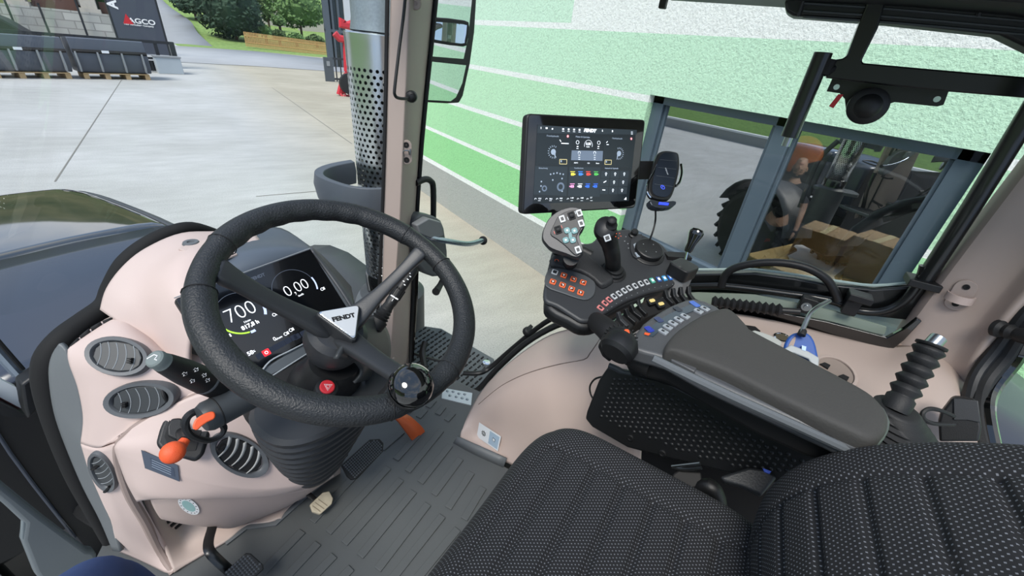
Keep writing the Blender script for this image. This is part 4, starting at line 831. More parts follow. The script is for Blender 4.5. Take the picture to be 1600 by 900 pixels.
# gas strut
gs = thing('gas_strut', 'thick black gas strut cylinder hanging beside the upper window bar', 'strut', P(1232, 218, x=.86))
A = P(1287, 82, x=.86); C2 = P(1233, 214, x=.86); q = B(); q.tube([A, C2], .0178, 18, 0); q.obj('cylinder', RUBMET, gs, bevel=.001); q = B(); q.tube([C2, C2 + (C2 - A) * .12], .009, 12, 0); q.obj('piston_rod', STEEL, gs)
q = B(); q.tube([P(1290, 110, x=.86), P(1312, 104, x=.88)], .012, 10, 0); q.tube([P(1285, 116, x=.86), P(1297, 92, x=.86)], .014, 10, 0); q.obj('ball_joint', BLACKM, gs)
# T-shaped bar with lamp plate
tb = thing('window_crossbar', 'black T-shaped window bar with perforated plate and round dome at the upper right', 'bar', P(1400, 130, x=.88))
fr = F(TV(.88, 0, 0), TY, EZ)
q = B(); plate(q, fr, [(1360, -60), (1400, -60), (1370, 45), (1345, 95), (1347, 99), (1480, 111), (1600, 121), (1700, 130), (1700, 163), (1600, 153), (1480, 143), (1400, 135), (1290, 122), (1293, 100), (1303, 94), (1315, 92), (1322, 88), (1340, 40), (1357, -4)], -.02, .02); q.obj('bar', RUBMET, tb, bevel=.003)
q = B(); plate(q, fr, [(1302, 121), (1486, 143), (1478, 164), (1468, 167), (1400, 160), (1388, 164), (1378, 180), (1352, 190), (1332, 184), (1323, 172), (1321, 155), (1313, 146), (1292, 143)], .016, .022); q.obj('mount_plate', RUBMET, tb, bevel=.001)
for c in ((1307, 136), (1464, 155)): q = B(); o_ = P(*c, x=.855); q.lathe(F(o_, None, None, -TX), [(.0055, 0), (.0055, .001)], 16); q.obj('hole', mat('hole_light%d' % c[0], '#d6efe0', .7), tb)
q = B(); q.lathe(F(P(1356, 166, x=.857), None, None, -TX), [(.036, -.01), (.036, .001), (.032, .004), (.024, .006), (.0235, .012), (.017, .019), (.008, .022), (.001, .0225)], 32); q.obj('dome', BLACKP, tb)
q = B(); plate(q, F(TV(.865, 0, 0), TY, EZ), [(1310, 147), (1318, 148), (1302, 169), (1295, 166)], -.001, .001); q.obj('red_tag', REDP, tb)
# roof edge above the window
rf = thing('ceiling', None, None, TV(.95, -.5, 1.3)); del rf['label']; del rf['category']; rf['kind'] = 'structure'
fr = F(TV(.98, 0, 0), TY, EZ)
ROOFD = mat('roof_black', '#14171b', .4)
q = B(); plate(q, fr, [(1035, -60), (1048, 1), (1130, 6), (1222, 12), (1400, 22), (1540, 35), (1700, 60), (1750, -100), (1400, -150)], -.25, 0); q.obj('roof_edge', ROOFD, rf, bevel=.004)
q = B(); plate(q, F(TV(.93, 0, 0), TY, EZ), [(1226, 10), (1229, 24), (1240, 30), (1380, 41), (1545, 59), (1600, 86), (1660, 130), (1700, 160), (1720, -60), (1300, -80)], -.06, 0); q.obj('roof_lip', ROOFD, rf, bevel=.006)
for dy, a in ((0, 0), (9, .0), (-12, 0)):
    q = B(); q.tube([P(1255, 17 + dy, x=.866), P(1400, 27 + dy, x=.866), P(1600, 45 + dy, x=.866)], .0022, 6, 3); q.obj('roof_rib', mat('rib_edge%d' % dy, '#41464b', .4), rf)
for px_ in (1247, 1528): q = B(); q.tube([P(px_, 26, x=.866), P(px_ + 12, -10, x=.866)], .004, 6, 0); q.obj('roof_brace', GREYP, rf)
q = B(); q.box(F(P(1037, 3, x=.95), TY, EZ), .018, .03, .02); q.obj('stop_block', BLACKP, rf, bevel=.003)
q = B(); q.box(F(TV(.68, -.42, 1.375), TX, TY), .6, 1.75, .05); q.obj('roof_lining', mat('roof_lining', '#8d8883', .8), rf)
# rear quarter glass seal and edge
rq = thing('window_3', None, None, TV(.7, -1.05, .4)); del rq['label']; del rq['category']; rq['kind'] = 'structure'
for dx, r_, m_ in ((0, .011, BLACKP), (16, .014, BLACKR), (30, .012, BLACKG)):
    q = B(); q.tube([P(1650 + dx * .6, 440 + dx * .8, x=.74), P(1600 + dx * .5, 487 + dx * .9, x=.735), P(1556 + dx, 545 + dx * .6, x=.73), P(1523 + dx, 590 + dx * .5, x=.70), P(1512 + dx, 640, x=.64), P(1522 + dx, 700, x=.58)], r_, 10, 4); q.obj('seal', m_, rq)
gm = thing('hose_grommet', 'black corrugated rubber grommet on the rear pillar at the right edge', 'grommet', P(1575, 520, x=.72))
A = P(1556, 512, x=.73); C2 = P(1610, 528, x=.69); fr = F(A, None, None, C2 - A); q = B(); q.lathe(fr, [(.012, -.003), (.017, 0), (.017, .008), (.012, .014), (.015, .022), (.011, .03), (.0145, .038), (.0145, .08)], 20); q.obj('boot', BLACKR, gm)
# ---- windscreen frame: black rubber edge following the dashboard
ws = thing('window_4', None, None, TV(0, .6, 0)); del ws['label']; del ws['category']; ws['kind'] = 'structure'
wpts = [((345, 368), .62), ((300, 356), .60), ((262, 366), .60), ((225, 388), .60), ((197, 415), .60), ((178, 450), .6), ((166, 478), .59), ((130, 505), .58), ((100, 530), .57), ((80, 560), .57), ((76, 600), .57), ((92, 665), .57), ((120, 740), .57), ((150, 800), .57), ((183, 862), .58)]
q = B(); q.tube([P(*c, y=y_) for c, y_ in wpts], [.012, .014, .017, .02, .022, .022, .022, .022, .024, .026, .024, .022, .02, .018, .016], 12, 5); q.obj('rubber_edge', mat('frit_black', '#060607', .8), ws)
q = B(); rows = [[P(-160, -60, y=.42), P(100, -60, y=.70), P(350, -60, y=.72), P(600, -60, y=.56)], [P(-160, 300, y=.45), P(100, 250, y=.68), P(340, 200, y=.72), P(601, 200, y=.56)], [P(-160, 500, y=.47), P(60, 480, y=.62), P(340, 372, y=.66), P(592, 470, y=.56)]]
q.grid(rows, 6, 6); q.obj('pane', glassmat('windscreen_glass', (.97, .985, .98), .008, fw=.06), ws)
# ================================================================ DASHBOARD, STEERING WHEEL, PEDALS
def pxell(cx, cy, rx, ry, rot=0, n=32):
    c, s_ = math.cos(math.radians(rot)), math.sin(math.radians(rot))
    return [(cx + rx * math.cos(t) * c - ry * math.sin(t) * s_, cy + rx * math.cos(t) * s_ + ry * math.sin(t) * c) for t in [2 * math.pi * k / n for k in range(n)]]
def PY(t):
    if len(t) == 3:
        p = P(t[0], t[1], y=t[2])
        if p.z > 1.502: return p
    return P(t[0], t[1], z=0.002)
da = thing('dashboard', 'beige moulded dashboard console with grey air vents left of the steering wheel', 'dashboard', TV(-.1, .45, 0))
def sheet(name, rows, m, parent, nu=5, nv=5, solid=.008, **k):
    q = B(); q.grid([[PY(t) for t in r] for r in rows], nu, nv); return q.obj(name, m, parent, solid=solid, **k)
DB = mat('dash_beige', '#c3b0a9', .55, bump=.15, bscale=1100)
# pod beside the instrument display
sheet('display_pod', [
    [(163, 484, .53), (172, 452, .54), (196, 418, .55), (232, 391, .56), (285, 369, .57), (340, 366, .57), (395, 362, .57)],
    [(185, 500, .495), (197, 468, .50), (220, 436, .51), (252, 408, .51), (298, 385, .51), (350, 382, .50), (405, 378, .50)],
    [(240, 540, .435), (241, 500, .44), (246, 462, .44), (264, 430, .44), (300, 404, .44), (355, 400, .43), (420, 390, .42)],
    [(262, 552, .40), (266, 520, .39), (272, 492, .385), (284, 466, .38), (315, 450, .38), (375, 432, .38), (440, 405, .38)],
    [(300, 570, .34), (300, 545, .34), (305, 520, .34), (320, 500, .34), (350, 480, .34), (400, 460, .34), (470, 420, .34)]], DB, da)
# side cheek: the flat darker face of the pod
q = B(); q.tube([P(262, 553, y=.402), P(246, 545, y=.425), P(240, 510, y=.438), P(244, 468, y=.437), P(262, 432, y=.437), P(300, 405, y=.437), P(330, 400, y=.433)], .0015, 6, 5); q.obj('pod_crease', mat('crease', '#a8948d', .7), da)
q = B(); plate(q, F(P(300, 390, y=.5) + EZ * .01, TX, TY), [(279, 392), (305, 381), (335, 376), (372, 400), (345, 410), (300, 400)], 0, .006); q.obj('sensor_tray', BEIGE, da, bevel=.002)
c_ = P(302, 391, y=.5) + EZ * .0165; q = B(); q.lathe(F(c_, TX, TY), [(.016, 0), (.014, .004), (.007, .004), (.006, .001)], 20); q.obj('sensor', GREYM, da)
# vent panel
sheet('vent_panel', [
    [(108, 547, .500), (140, 522, .505), (184, 497, .505), (214, 516, .47), (262, 546, .42), (330, 562, .35), (420, 580, .30)],
    [(117, 570, .485), (142, 560, .455), (180, 545, .43), (220, 550, .40), (270, 575, .36), (335, 590, .32), (400, 600, .28)],
    [(130, 605, .475), (150, 605, .44), (180, 605, .41), (215, 610, .38), (265, 615, .34), (320, 612, .31), (370, 610, .28)],
    [(138, 650, .472), (152, 655, .44), (175, 660, .41), (200, 662, .385), (235, 650, .355), (275, 632, .33), (318, 612, .30)],
    [(134, 690, .475), (146, 694, .45), (160, 696, .43), (172, 694, .41), (184, 690, .385), (198, 677, .37), (212, 667, .355)]], DB, da)
sheet('lower_column', [
    [(134, 690, .475), (146, 694, .45), (160, 696, .43), (172, 694, .41), (184, 690, .385), (187, 692, .38)],
    [(146, 732, .470), (160, 736, .45), (175, 740, .435), (188, 742, .42), (199, 744, .40), (203, 748, .40)],
    [(164, 778, .465), (180, 785, .45), (195, 790, .44), (210, 795, .43), (224, 798, .42), (230, 802, .42)],
    [(182, 826, .46), (200, 838, .45), (218, 846, .44), (236, 852, .43), (252, 858, .42), (258, 862, .42)],
    [(192, 858), (212, 866), (232, 875), (250, 884), (266, 893), (272, 895)]], DB, da)
q = B(); q.tube([P(320, 611, y=.295), P(270, 632, y=.325), P(235, 652, y=.345), P(210, 668, y=.355), P(191, 688, y=.375), P(184, 705, y=.385), P(190, 735, y=.40), P(205, 775, y=.41), P(228, 815, y=.42), P(250, 860, y=.42), P(271, 895, z=.0)], [.004, .004, .005, .006, .008, .008, .009, .010, .010, .010, .008], 10, 5); q.obj('edge_roll', mat('edge_taupe', '#93827b', .55), da)
sheet('lever_shelf', [
    [(212, 668, .355), (258, 640, .33), (320, 612, .295), (400, 605, .26), (480, 640, .2), (540, 650, .16)],
    [(196, 684, .36), (255, 672, .315), (330, 655, .27), (410, 655, .23), (480, 680, .18), (540, 690, .14)],
    [(186, 694, .362), (248, 700, .305), (330, 715, .25), (410, 720, .215), (480, 722, .175), (520, 722, .15)],
    [(186, 700, .362), (250, 722, .298), (330, 748, .245), (410, 754, .21), (470, 748, .18), (505, 736, .16)],
    [(190, 712, .362), (248, 732, .298), (328, 755, .246), (405, 762, .213), (470, 755, .183), (506, 742, .165)],
    [(204, 748, .36), (236, 766, .31), (300, 772, .262), (360, 772, .245), (440, 766, .21), (498, 748, .18)],
    [(220, 779, .36), (240, 774, .32), (285, 772, .28), (350, 772, .26), (430, 769, .23), (494, 750, .20)]], DB, da)
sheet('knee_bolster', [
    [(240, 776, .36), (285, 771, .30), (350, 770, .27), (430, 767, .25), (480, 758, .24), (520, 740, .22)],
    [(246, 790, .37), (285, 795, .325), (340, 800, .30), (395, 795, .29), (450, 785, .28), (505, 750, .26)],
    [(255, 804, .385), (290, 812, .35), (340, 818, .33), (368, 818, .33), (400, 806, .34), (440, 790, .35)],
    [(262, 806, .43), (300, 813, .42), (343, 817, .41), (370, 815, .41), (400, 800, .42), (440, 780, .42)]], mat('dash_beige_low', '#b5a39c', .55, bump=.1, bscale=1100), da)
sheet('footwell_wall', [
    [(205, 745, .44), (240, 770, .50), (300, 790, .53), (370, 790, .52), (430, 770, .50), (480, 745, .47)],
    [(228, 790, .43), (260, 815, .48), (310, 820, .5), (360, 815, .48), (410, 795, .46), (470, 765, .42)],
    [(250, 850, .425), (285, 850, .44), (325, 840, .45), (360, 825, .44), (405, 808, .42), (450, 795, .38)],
    [(272, 895), (298, 880), (325, 864), (358, 845), (388, 822), (440, 812)]], mat('dash_beige_foot_shade', '#b0a098', .6), da)  # recess shade put into the colour: darker copy of the dash beige
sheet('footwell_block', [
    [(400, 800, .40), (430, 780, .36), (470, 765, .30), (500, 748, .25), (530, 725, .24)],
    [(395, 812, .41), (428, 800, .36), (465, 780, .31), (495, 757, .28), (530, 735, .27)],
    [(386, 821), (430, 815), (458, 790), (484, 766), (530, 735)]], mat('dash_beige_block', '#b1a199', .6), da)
q = B(); q.tube([P(352, 849, z=.004), P(386, 823, z=.004), P(430, 818, z=.004), P(484, 769, z=.004), P(520, 742, z=.004)], .008, 6, 0, flat=.5); q.obj('plinth', GREYM, da)
for k in range(3):
    a, b_ = (248 + k * 4, 826 + k * 7), (278 + k * 5, 803 + k * 5); q = B(); q.tube([P(*a, y=.455), P(*b_, y=.465)], .0045, 8, 0); q.obj('slot', BLACKM, da)
    q = B(); q.tube([P(a[0] - 1, a[1] - 3, y=.452), P(b_[0] - 1, b_[1] - 3, y=.462)], .0022, 6, 0); q.obj('slot_lip', BEIGE, da)
# grey left trim
sheet('side_trim', [
    [(99, 535, .52), (104, 538, .515), (109, 545, .505)],
    [(87, 560, .53), (100, 562, .51), (119, 570, .49)],
    [(84, 590, .53), (104, 592, .505), (131, 604, .478)],
    [(91, 640, .53), (112, 645, .505), (140, 652, .475)],
    [(108, 690, .53), (122, 692, .505), (136, 692, .478)],
    [(135, 755, .52), (144, 754, .50), (155, 752, .472)],
    [(163, 810, .51), (170, 808, .49), (178, 805, .468)],
    [(182, 856, .50), (188, 857, .485), (194, 858, .465)]], mat('trim_bluegrey', '#626668', .5, bump=.08), da, 3, 4)
# windscreen defroster slots
frD = F(P(145, 518, y=.512), P(185, 495, y=.512) - P(108, 545, y=.512), None, None) if False else None
for k in range(4):
    t0, t1 = k / 4.3 + .02, (k + .86) / 4.3 + .02
    def dl(t, o): return P(108 + 77 * t + 3 * math.sin(t * 3.1) * -1 + o * .45, 545 - 50 * t - 6 * math.sin(t * 3.14) + o, y=.50)
    q = B(); q.grid([[dl(t0, -3), dl((t0 + t1) / 2, -3), dl(t1, -3)], [dl(t0, 6), dl((t0 + t1) / 2, 6), dl(t1, 6)]], 1, 1); q.obj('defrost_slot', BLACKM, da, solid=.004)
q = B(); q.grid([[P(176, 499, y=.498), P(186, 494, y=.498)], [P(180, 505, y=.498), P(188, 499, y=.498)]]); q.obj('slot_end', GREYM, da, solid=.003)
# ---- round vents
DASHO = [o for o in da.children if 'vent_panel' in o.name or 'lower_column' in o.name or 'lever_shelf' in o.name]
VG = mat('vent_grey', '#55585b', .5); VD = mat('vent_dark', '#35383a', .5)
def vent(cx, cy, rx, ry, rot, y, nrm, kind, tabs, par=da):
    o, nrm = seat_on(DASHO, pxell(cx, cy, rx, ry, rot, 14) + pxell(cx, cy, rx * .6, ry * .6, rot, 8) + [(cx, cy)], -.002, True); o = onplane(cx, cy, o, nrm); fr = F(o, None, None, nrm)
    g_ = B(); ou = pxs(fr, pxell(cx, cy, rx, ry, rot)); inn = pxs(fr, pxell(cx, cy, rx * .78, ry * .75, rot))
    cst, snt = math.cos(math.radians(rot)), math.sin(math.radians(rot))
    def lp(a, b_): return onf(fr, cx + a * rx * cst - b_ * ry * snt, cy + a * rx * snt + b_ * ry * cst)
    n = len(ou); rs = [[fr.p(a, b_, h) for a, b_ in L] for L, h in ((ou, -.012), (ou, .003), ([((o1[0] * 6 + i1[0]) / 7, (o1[1] * 6 + i1[1]) / 7) for o1, i1 in zip(ou, inn)], .007), ([((o1[0] + i1[0] * 4) / 5, (o1[1] + i1[1] * 4) / 5) for o1, i1 in zip(ou, inn)], .006), (inn, .002), (inn, -.012))]
    g_.rings(rs, cap=False); v_ = g_.obj('air_vent', VG, par, ang=50)
    oc = [lp(*p) for p in ((-.74, .2), (-.7, -.25), (-.5, -.62), (-.1, -.74), (.3, -.72), (.62, -.5), (.74, -.1), (.7, .3), (.5, .6), (.1, .74), (-.3, .72), (-.6, .5))]
    g_ = B(); g_.prism(fr, oc, -.012, .0035 if kind else .003); g_.obj('flap' if not kind else 'duct', VD if not kind else BLACKM, v_, bevel=.0015)
    for k in range(5):
        a = -.55 + k * .26
        pts = [lp(a + .10 * (1 - (2 * t - 1) ** 2) - .05, -.66 + 1.32 * t) for t in [i / 8 for i in range(9)]]
        if kind:
            g_ = B(); rows = [[fr.p(p[0], p[1], .0065) for p in pts], [fr.p(p[0] + .007, p[1], .0042) for p in pts]]; g_.grid(rows); g_.obj('louvre', mat('louvre', '#a9aaa8', .5) if 'louvre' not in MATS else MATS['louvre'], v_, solid=.002)
        else:
            g_ = B(); g_.tube([fr.p(p[0], p[1], .0032) for p in pts], .0008, 5, 0); g_.obj('groove', mat('groove', '#8a8f92', .6) if 'groove' not in MATS else MATS['groove'], v_)
    g_ = B()
    for a, b_, s_ in tabs[:1]:
        for i in (-1, 0, 1): g_.box(fr.at(*lp(a, b_ + i * .1), .007), .007, .0022, .008)
    g_.obj('slider', BLACKM, v_)
    for a, b_, s_ in tabs[1:]:
        g_ = B(); g_.tube([fr.p(*lp(a, b_ - .3), .004), fr.p(*lp(a + .07, b_), .008), fr.p(*lp(a + .09, b_ + .3), .004)], .003, 8, 3); g_.obj('thumb_wheel', BLACKM, v_)
def tn(x, y, z): return TX * x + TY * y + EZ * z
vent(185, 557, 51, 31, 8, .425, tn(-.25, -.75, .6), 0, [(.45, .12, 0)])
vent(220, 624, 57, 28, -6, .375, tn(-.2, -.7, .7), 0, [(-.38, .15, 0), (.66, -.1, 0)])
vent(163, 735, 34, 17, 62, .432, tn(-.5, -.8, .35), 0, [(-.35, .25, 0), (.75, .35, 0)])
vent(374, 710, 50, 30, 28, .235, tn(-.1, -.6, .8), 1, [(-.62, .05, 0)])
# data plate and round sticker
frP = F(P(252, 727, y=.296), P(278, 733, y=.29) - P(224, 712, y=.32), None, tn(-.15, -.95, .2)); _o, _n = seat_on(DASHO, [(223, 706), (276, 728), (279, 750), (229, 729), (250, 728)], .001); frP = F(_o, None, None, _n)
q = B(); plate(q, frP, [(221, 703), (278, 727), (281, 752), (227, 731)], 0, .0012); q.obj('data_plate', mat('plate_bluegrey', '#4b5360', .4), da, smooth=False)
q = B(); plate(q, frP, [(235, 715), (272, 731), (274, 744), (238, 731)], .0012, .0016); q.obj('data_field', mat('plate_dark', '#3f4858', .5), da, smooth=False)
for k in range(4): q = B(); plate(q, frP, [(238, 717 + k * 3.5), (268, 730 + k * 3.5), (268, 731 + k * 3.5), (238, 718 + k * 3.5)], .0016, .0019); q.obj('data_line', mat('pl%d' % k, '#8b97a5', .5), da, smooth=False)
frR = F(P(295, 789, y=.318), None, None, tn(-.3, -.9, .05)); _o, _n = seat_on([o for o in da.children if 'knee' in o.name], pxell(295, 790, 19, 10, 35, 12) + [(295, 790)], .001); frR = F(_o, None, None, _n)
q = B(); q.prism(frR, pxs(frR, pxell(295, 790, 19, 10, 35)), 0, .001); q.obj('round_sticker', WHITE, da, smooth=False)
q = B(); q.prism(frR, pxs(frR, pxell(295, 790, 12, 6, 35)), .001, .0014); q.obj('sticker_emblem', mat('sticker_teal', '#9cc0bd', .6), da, smooth=False)
for k in range(14):
    a = k * 2 * math.pi / 14; cx_, cy_ = pxell(295, 790, 15.5, 8, 35, 14)[k]; q = B(); q.box(frR.at(*onf(frR, cx_, cy_), .0012), .0016, .0024, .0005); q.obj('sticker_print', BLACKM, da) if k % 1 == 0 else None
# ---- instrument display
def ysolve(pa, pb, w_):
    lo, hi = -.2, 1.5
    for _ in range(50):
        m_ = (lo + hi) / 2
        if (P(*pb, y=m_) - P(*pa, y=m_)).length < w_: lo = m_
        else: hi = m_
    return lo
DW = .272
yt = ysolve((272, 466), (485, 388), DW); yb = ysolve((360, 606), (548, 488), DW)
DTL, DTR, DBL, DBR = P(272, 466, y=yt), P(485, 388, y=yt), P(360, 606, y=yb), P(548, 488, y=yb)
uD = (DTR - DTL).normalized(); vD = ((DTL + DTR) - (DBL + DBR)).normalized(); FD = F((DTL + DTR + DBL + DBR) / 4, uD, vD)
print('DISPLAY', yt, yb, (DTL - OT).z, (DBL - OT).z, (DTL - DBL).length)
ds = thing('instrument_display', 'black instrument display behind the steering wheel with engine speed and road speed readouts', 'display', FD.p(0, -.1, -.05))
frd = FD
dp = pxs(FD, [(272, 466), (485, 388), (548, 488), (360, 606)])
q = B(); q.prism(FD, dp[::-1], -.022, -.001); q.obj('bezel', BLACKP, ds, bevel=.006)
dq = [(a * .985, b_ * .975) for a, b_ in dp]
q = B(); q.prism(FD, dq[::-1], -.001, .0006); q.obj('screen', SCR, ds, smooth=False)
q = B(); q.tube([FD.p(*dp[0], .001), FD.p(*dp[1], .001)], .0012, 6, 0); q.obj('top_highlight_edge', GREYL, ds)
def da_(px_, py): return onf(FD, px_, py)
def ringarc(q, fr, c, r0, r1, a0, a1, h0, h1, n=24):
    for i in range(n):
        t0, t1 = [math.radians(a0 + (a1 - a0) * k / n) for k in (i, i + 1)]
        q.prism(fr, [(c[0] + r0 * math.cos(t0), c[1] + r0 * math.sin(t0)), (c[0] + r1 * math.cos(t0), c[1] + r1 * math.sin(t0)), (c[0] + r1 * math.cos(t1), c[1] + r1 * math.sin(t1)), (c[0] + r0 * math.cos(t1), c[1] + r0 * math.sin(t1))], h0, h1)
c1 = da_(376, 489); q = B(); ringarc(q, FD, c1, .0400, .0428, 150, 262, .0008, .0012); q.obj('gauge_arc', EG, ds, smooth=False)
q = B(); ringarc(q, FD, c1, .041, .042, -35, 150, .0007, .001); q.obj('gauge_ring', EGR, ds, smooth=False)
q = B(); ringarc(q, FD, c1, .040, .045, -32, -2, .0008, .0012); ringarc(q, FD, c1, .040, .045, 264, 276, .0008, .0012)
c2 = da_(461, 452); ringarc(q, FD, c2, .0445, .0475, -25, 12, .0008, .0012); q.obj('gauge_bar', mat('bar_blue', '#aebbe0', .5, emit=.6), ds, smooth=False)
q = B(); ringarc(q, FD, c2, .0445, .0455, 12, 200, .0007, .001); q.obj('gauge_ring', EGR, ds, smooth=False)
text('700', FD.at(*da_(376, 488), .001), .040, EW, ds, bold=-.0009, xs=.95); text('0,00', FD.at(*da_(463, 450), .001), .034, EW, ds, xs=.95, bold=-.0008)
text('1/min', FD.at(*da_(386, 502), .001), .006, EW, ds); text('817,8 h', FD.at(*da_(391, 508), .001), .011, EW, ds, bold=.0003)
text('km/h', FD.at(*da_(470, 461), .001), .006, EW, ds); text('0', FD.at(*da_(429, 530), .001), .011, EW, ds); text('t/mm', FD.at(*da_(436, 528), .001), .006, EW, ds)
text('58', FD.at(*da_(391, 552), .001), .011, EW, ds, bold=.0002); text('%', FD.at(*da_(397, 549), .001), .006, EW, ds); text('FENDT', FD.at(*da_(403, 433), .001), .009, EGR, ds, bold=.0004)
for c in ((355, 526), (446, 522), (454, 516), (503, 452), (428, 492), (376, 558)):
    q = B(); cc = da_(*c); ringarc(q, FD, cc, .0026, .0036, 0, 360, .0008, .0011, 10); q.box(FD.at(cc[0] + .005, cc[1], .001), .003, .006, .0004); q.obj('icon', EW, ds, smooth=False)
q = B(); q.prism(FD.at(*da_(416, 551)), rrect(.0135, .0125, .0015, 2), .0008, .0012); q.obj('warning_tile', emi('tile_red', '#e8222c', 1.0), ds, smooth=False)
q = B(); ringarc(q, FD, da_(416, 551), .0022, .0032, 0, 360, .0012, .0015, 12); q.obj('warning_icon', EW, ds, smooth=False)
for k in range(6):
    a_ = da_(406 + (k if k == 0 else k + .7) * 9.3, 556 - (k if k == 0 else k + .7) * 5); q = B(); q.prism(FD.at(*a_), rrect(.0125, .0115, .0015, 2), .0007, .001); q.obj('dim_tile', emi('tile_dim%d' % k, '#1a2130', .3), ds, smooth=False)
for k in range(3): q = B(); q.prism(FD.at(*da_(464 + k * 10, 526 - k * 5)), rrect(.0125, .0115, .0015, 2), .0007, .001); q.obj('dim_tile', emi('tile_dimb%d' % k, '#1a2130', .3), ds, smooth=False)
# ---- dash top behind the display
sheet('dash_top', [
    [(340, 368, .60), (400, 361, .60), (440, 361, .58), (478, 386, .47)],
    [(330, 385, .50), (390, 380, .50), (440, 378, .48), (484, 390, .42)],
    [(330, 420, .40), (390, 400, .38), (440, 392, .37), (486, 394, .36)],
    [(330, 450, .36), (390, 436, .35), (440, 415, .345), (488, 398, .345)]], mat('dash_top_grey', '#4c5560', .45), da, 4, 4)
q = B(); plate(q, F(P(420, 385, y=.49) + EZ * .012, TX, TY), [(386, 392), (420, 375), (436, 383), (400, 402)], 0, .006); q.obj('top_lid', GREYM, da, bevel=.003)
sheet('display_side_shell', [[(482, 388, .42), (500, 402, .44), (520, 422, .44), (545, 450, .42)], [(484, 392, .33), (505, 420, .30), (530, 455, .25), (552, 490, .2)]], HOODM, da, 4, 2)
# grey tray under the display
q = B(); fr = F(FD.p(0, 0, -.004), FD.u, FD.v)
plate(q, fr, [(386, 592), (484, 529), (500, 545), (505, 560), (400, 618), (380, 608)], -.02, .004, 0); q.obj('display_tray', mat('tray_grey', '#565c61', .4), da, bevel=.004)
q = B(); q.tube([fr.p(*onf(fr, 402, 590), .006), fr.p(*onf(fr, 420, 566), .007), fr.p(*onf(fr, 450, 550), .007), fr.p(*onf(fr, 482, 534), .006)], .0018, 6, 4); q.tube([fr.p(*onf(fr, 412, 596), .006), fr.p(*onf(fr, 440, 578), .007), fr.p(*onf(fr, 484, 550), .006)], .0015, 6, 4); q.obj('tray_edge', mat('edge_light', '#9aa1a5', .4), da)
# ---- steering column
axC = tn(0, -math.sin(math.radians(27)), math.cos(math.radians(27))).normalized()
WC = TV(0, 0, .79)
scol = thing('steering_column', 'black steering column with ridged grey rubber boot under the wheel', 'steering column', TV(0, .3, .1))
q = B(); rs = []; NB = 10
bt = []
for k in range(4 * NB + 1):
    t = k / (4 * NB); z = .545 - .33 * t; hw = .128 - .062 * t ** 1.3; hd = .095 - .035 * t; yy = .09 + .14 * t; k2 = (.93, 1.0, 1.0, .985)[k % 4]
    bt.append([TV(-.014 * (1 - t) + hw * 1.05 * k2 * (abs(math.cos(a)) ** .8) * (1 if math.cos(a) > 0 else -1), yy + hd * k2 * (abs(math.sin(a)) ** .8) * (1 if math.sin(a) > 0 else -1), z + .035 * math.sin(a) * t) for a in [2 * math.pi * j / 40 for j in range(40)]])
q.rings(bt[::-1]); q.obj('rubber_boot', mat('boot_grey', '#2b2d30', .5), scol, ang=25)
q = B(); q.tube([TV(0, .26, .28), TV(0, .14, .50), TV(0, .09, .57), TV(0, .07, .62)], [.06, .070, .055, .045], 24, 4); q.obj('column_tube', BLACKP, scol)
SHR = F(TV(0, .14, .51), TX, tn(0, .89, -.45)); SHR = F(SHR.o, TX, tn(0, .88, .47))
q = B(); q.prism(SHR, rrect(.25, .15, .04, 5), -.055, .02, taper=None); q.obj('upper_shroud', BLACKM, scol, bevel=.012)
q = B(); q.grid([[P(572, 498, y=.09), P(590, 500, y=.12), P(605, 525, y=.14), P(606, 560, y=.13), P(595, 590, y=.1)], [P(545, 520, y=.03), P(570, 530, y=.05), P(585, 548, y=.07), P(585, 570, y=.07), P(575, 592, y=.06)], [P(520, 560, y=.0), P(550, 565, y=.02), P(560, 575, y=.03), P(560, 585, y=.03), P(550, 596, y=.03)]], 4, 4); q.obj('right_shroud', mat('shroud_grey', '#35383a', .5), scol, solid=.006)
hz = F(P(510, 607, y=.035), None, None, tn(0, -.5, .86)); q = B(); q.lathe(hz, [(.0185, -.03), (.0185, .004), (.0135, .005)], 28); q.obj('hazard_bezel', BLACKP, scol); q = B(); q.lathe(hz, [(.0125, .003), (.0125, .008), (.011, .0095)], 28); hb_ = q.obj('hazard_button', mat('hazard_red', '#cf2f38', .4), scol)
for sc_ in (1, .55):
    q = B(); tr_ = [hz.rot(20).p(.0075 * sc_ * math.cos(math.radians(a)), .0075 * sc_ * math.sin(math.radians(a)) - .0008, .0098) for a in (90, 210, 330)]; q.tube(tr_, .0006, 5, 0, closed=True); q.obj('hazard_triangle', WHITE, hb_)
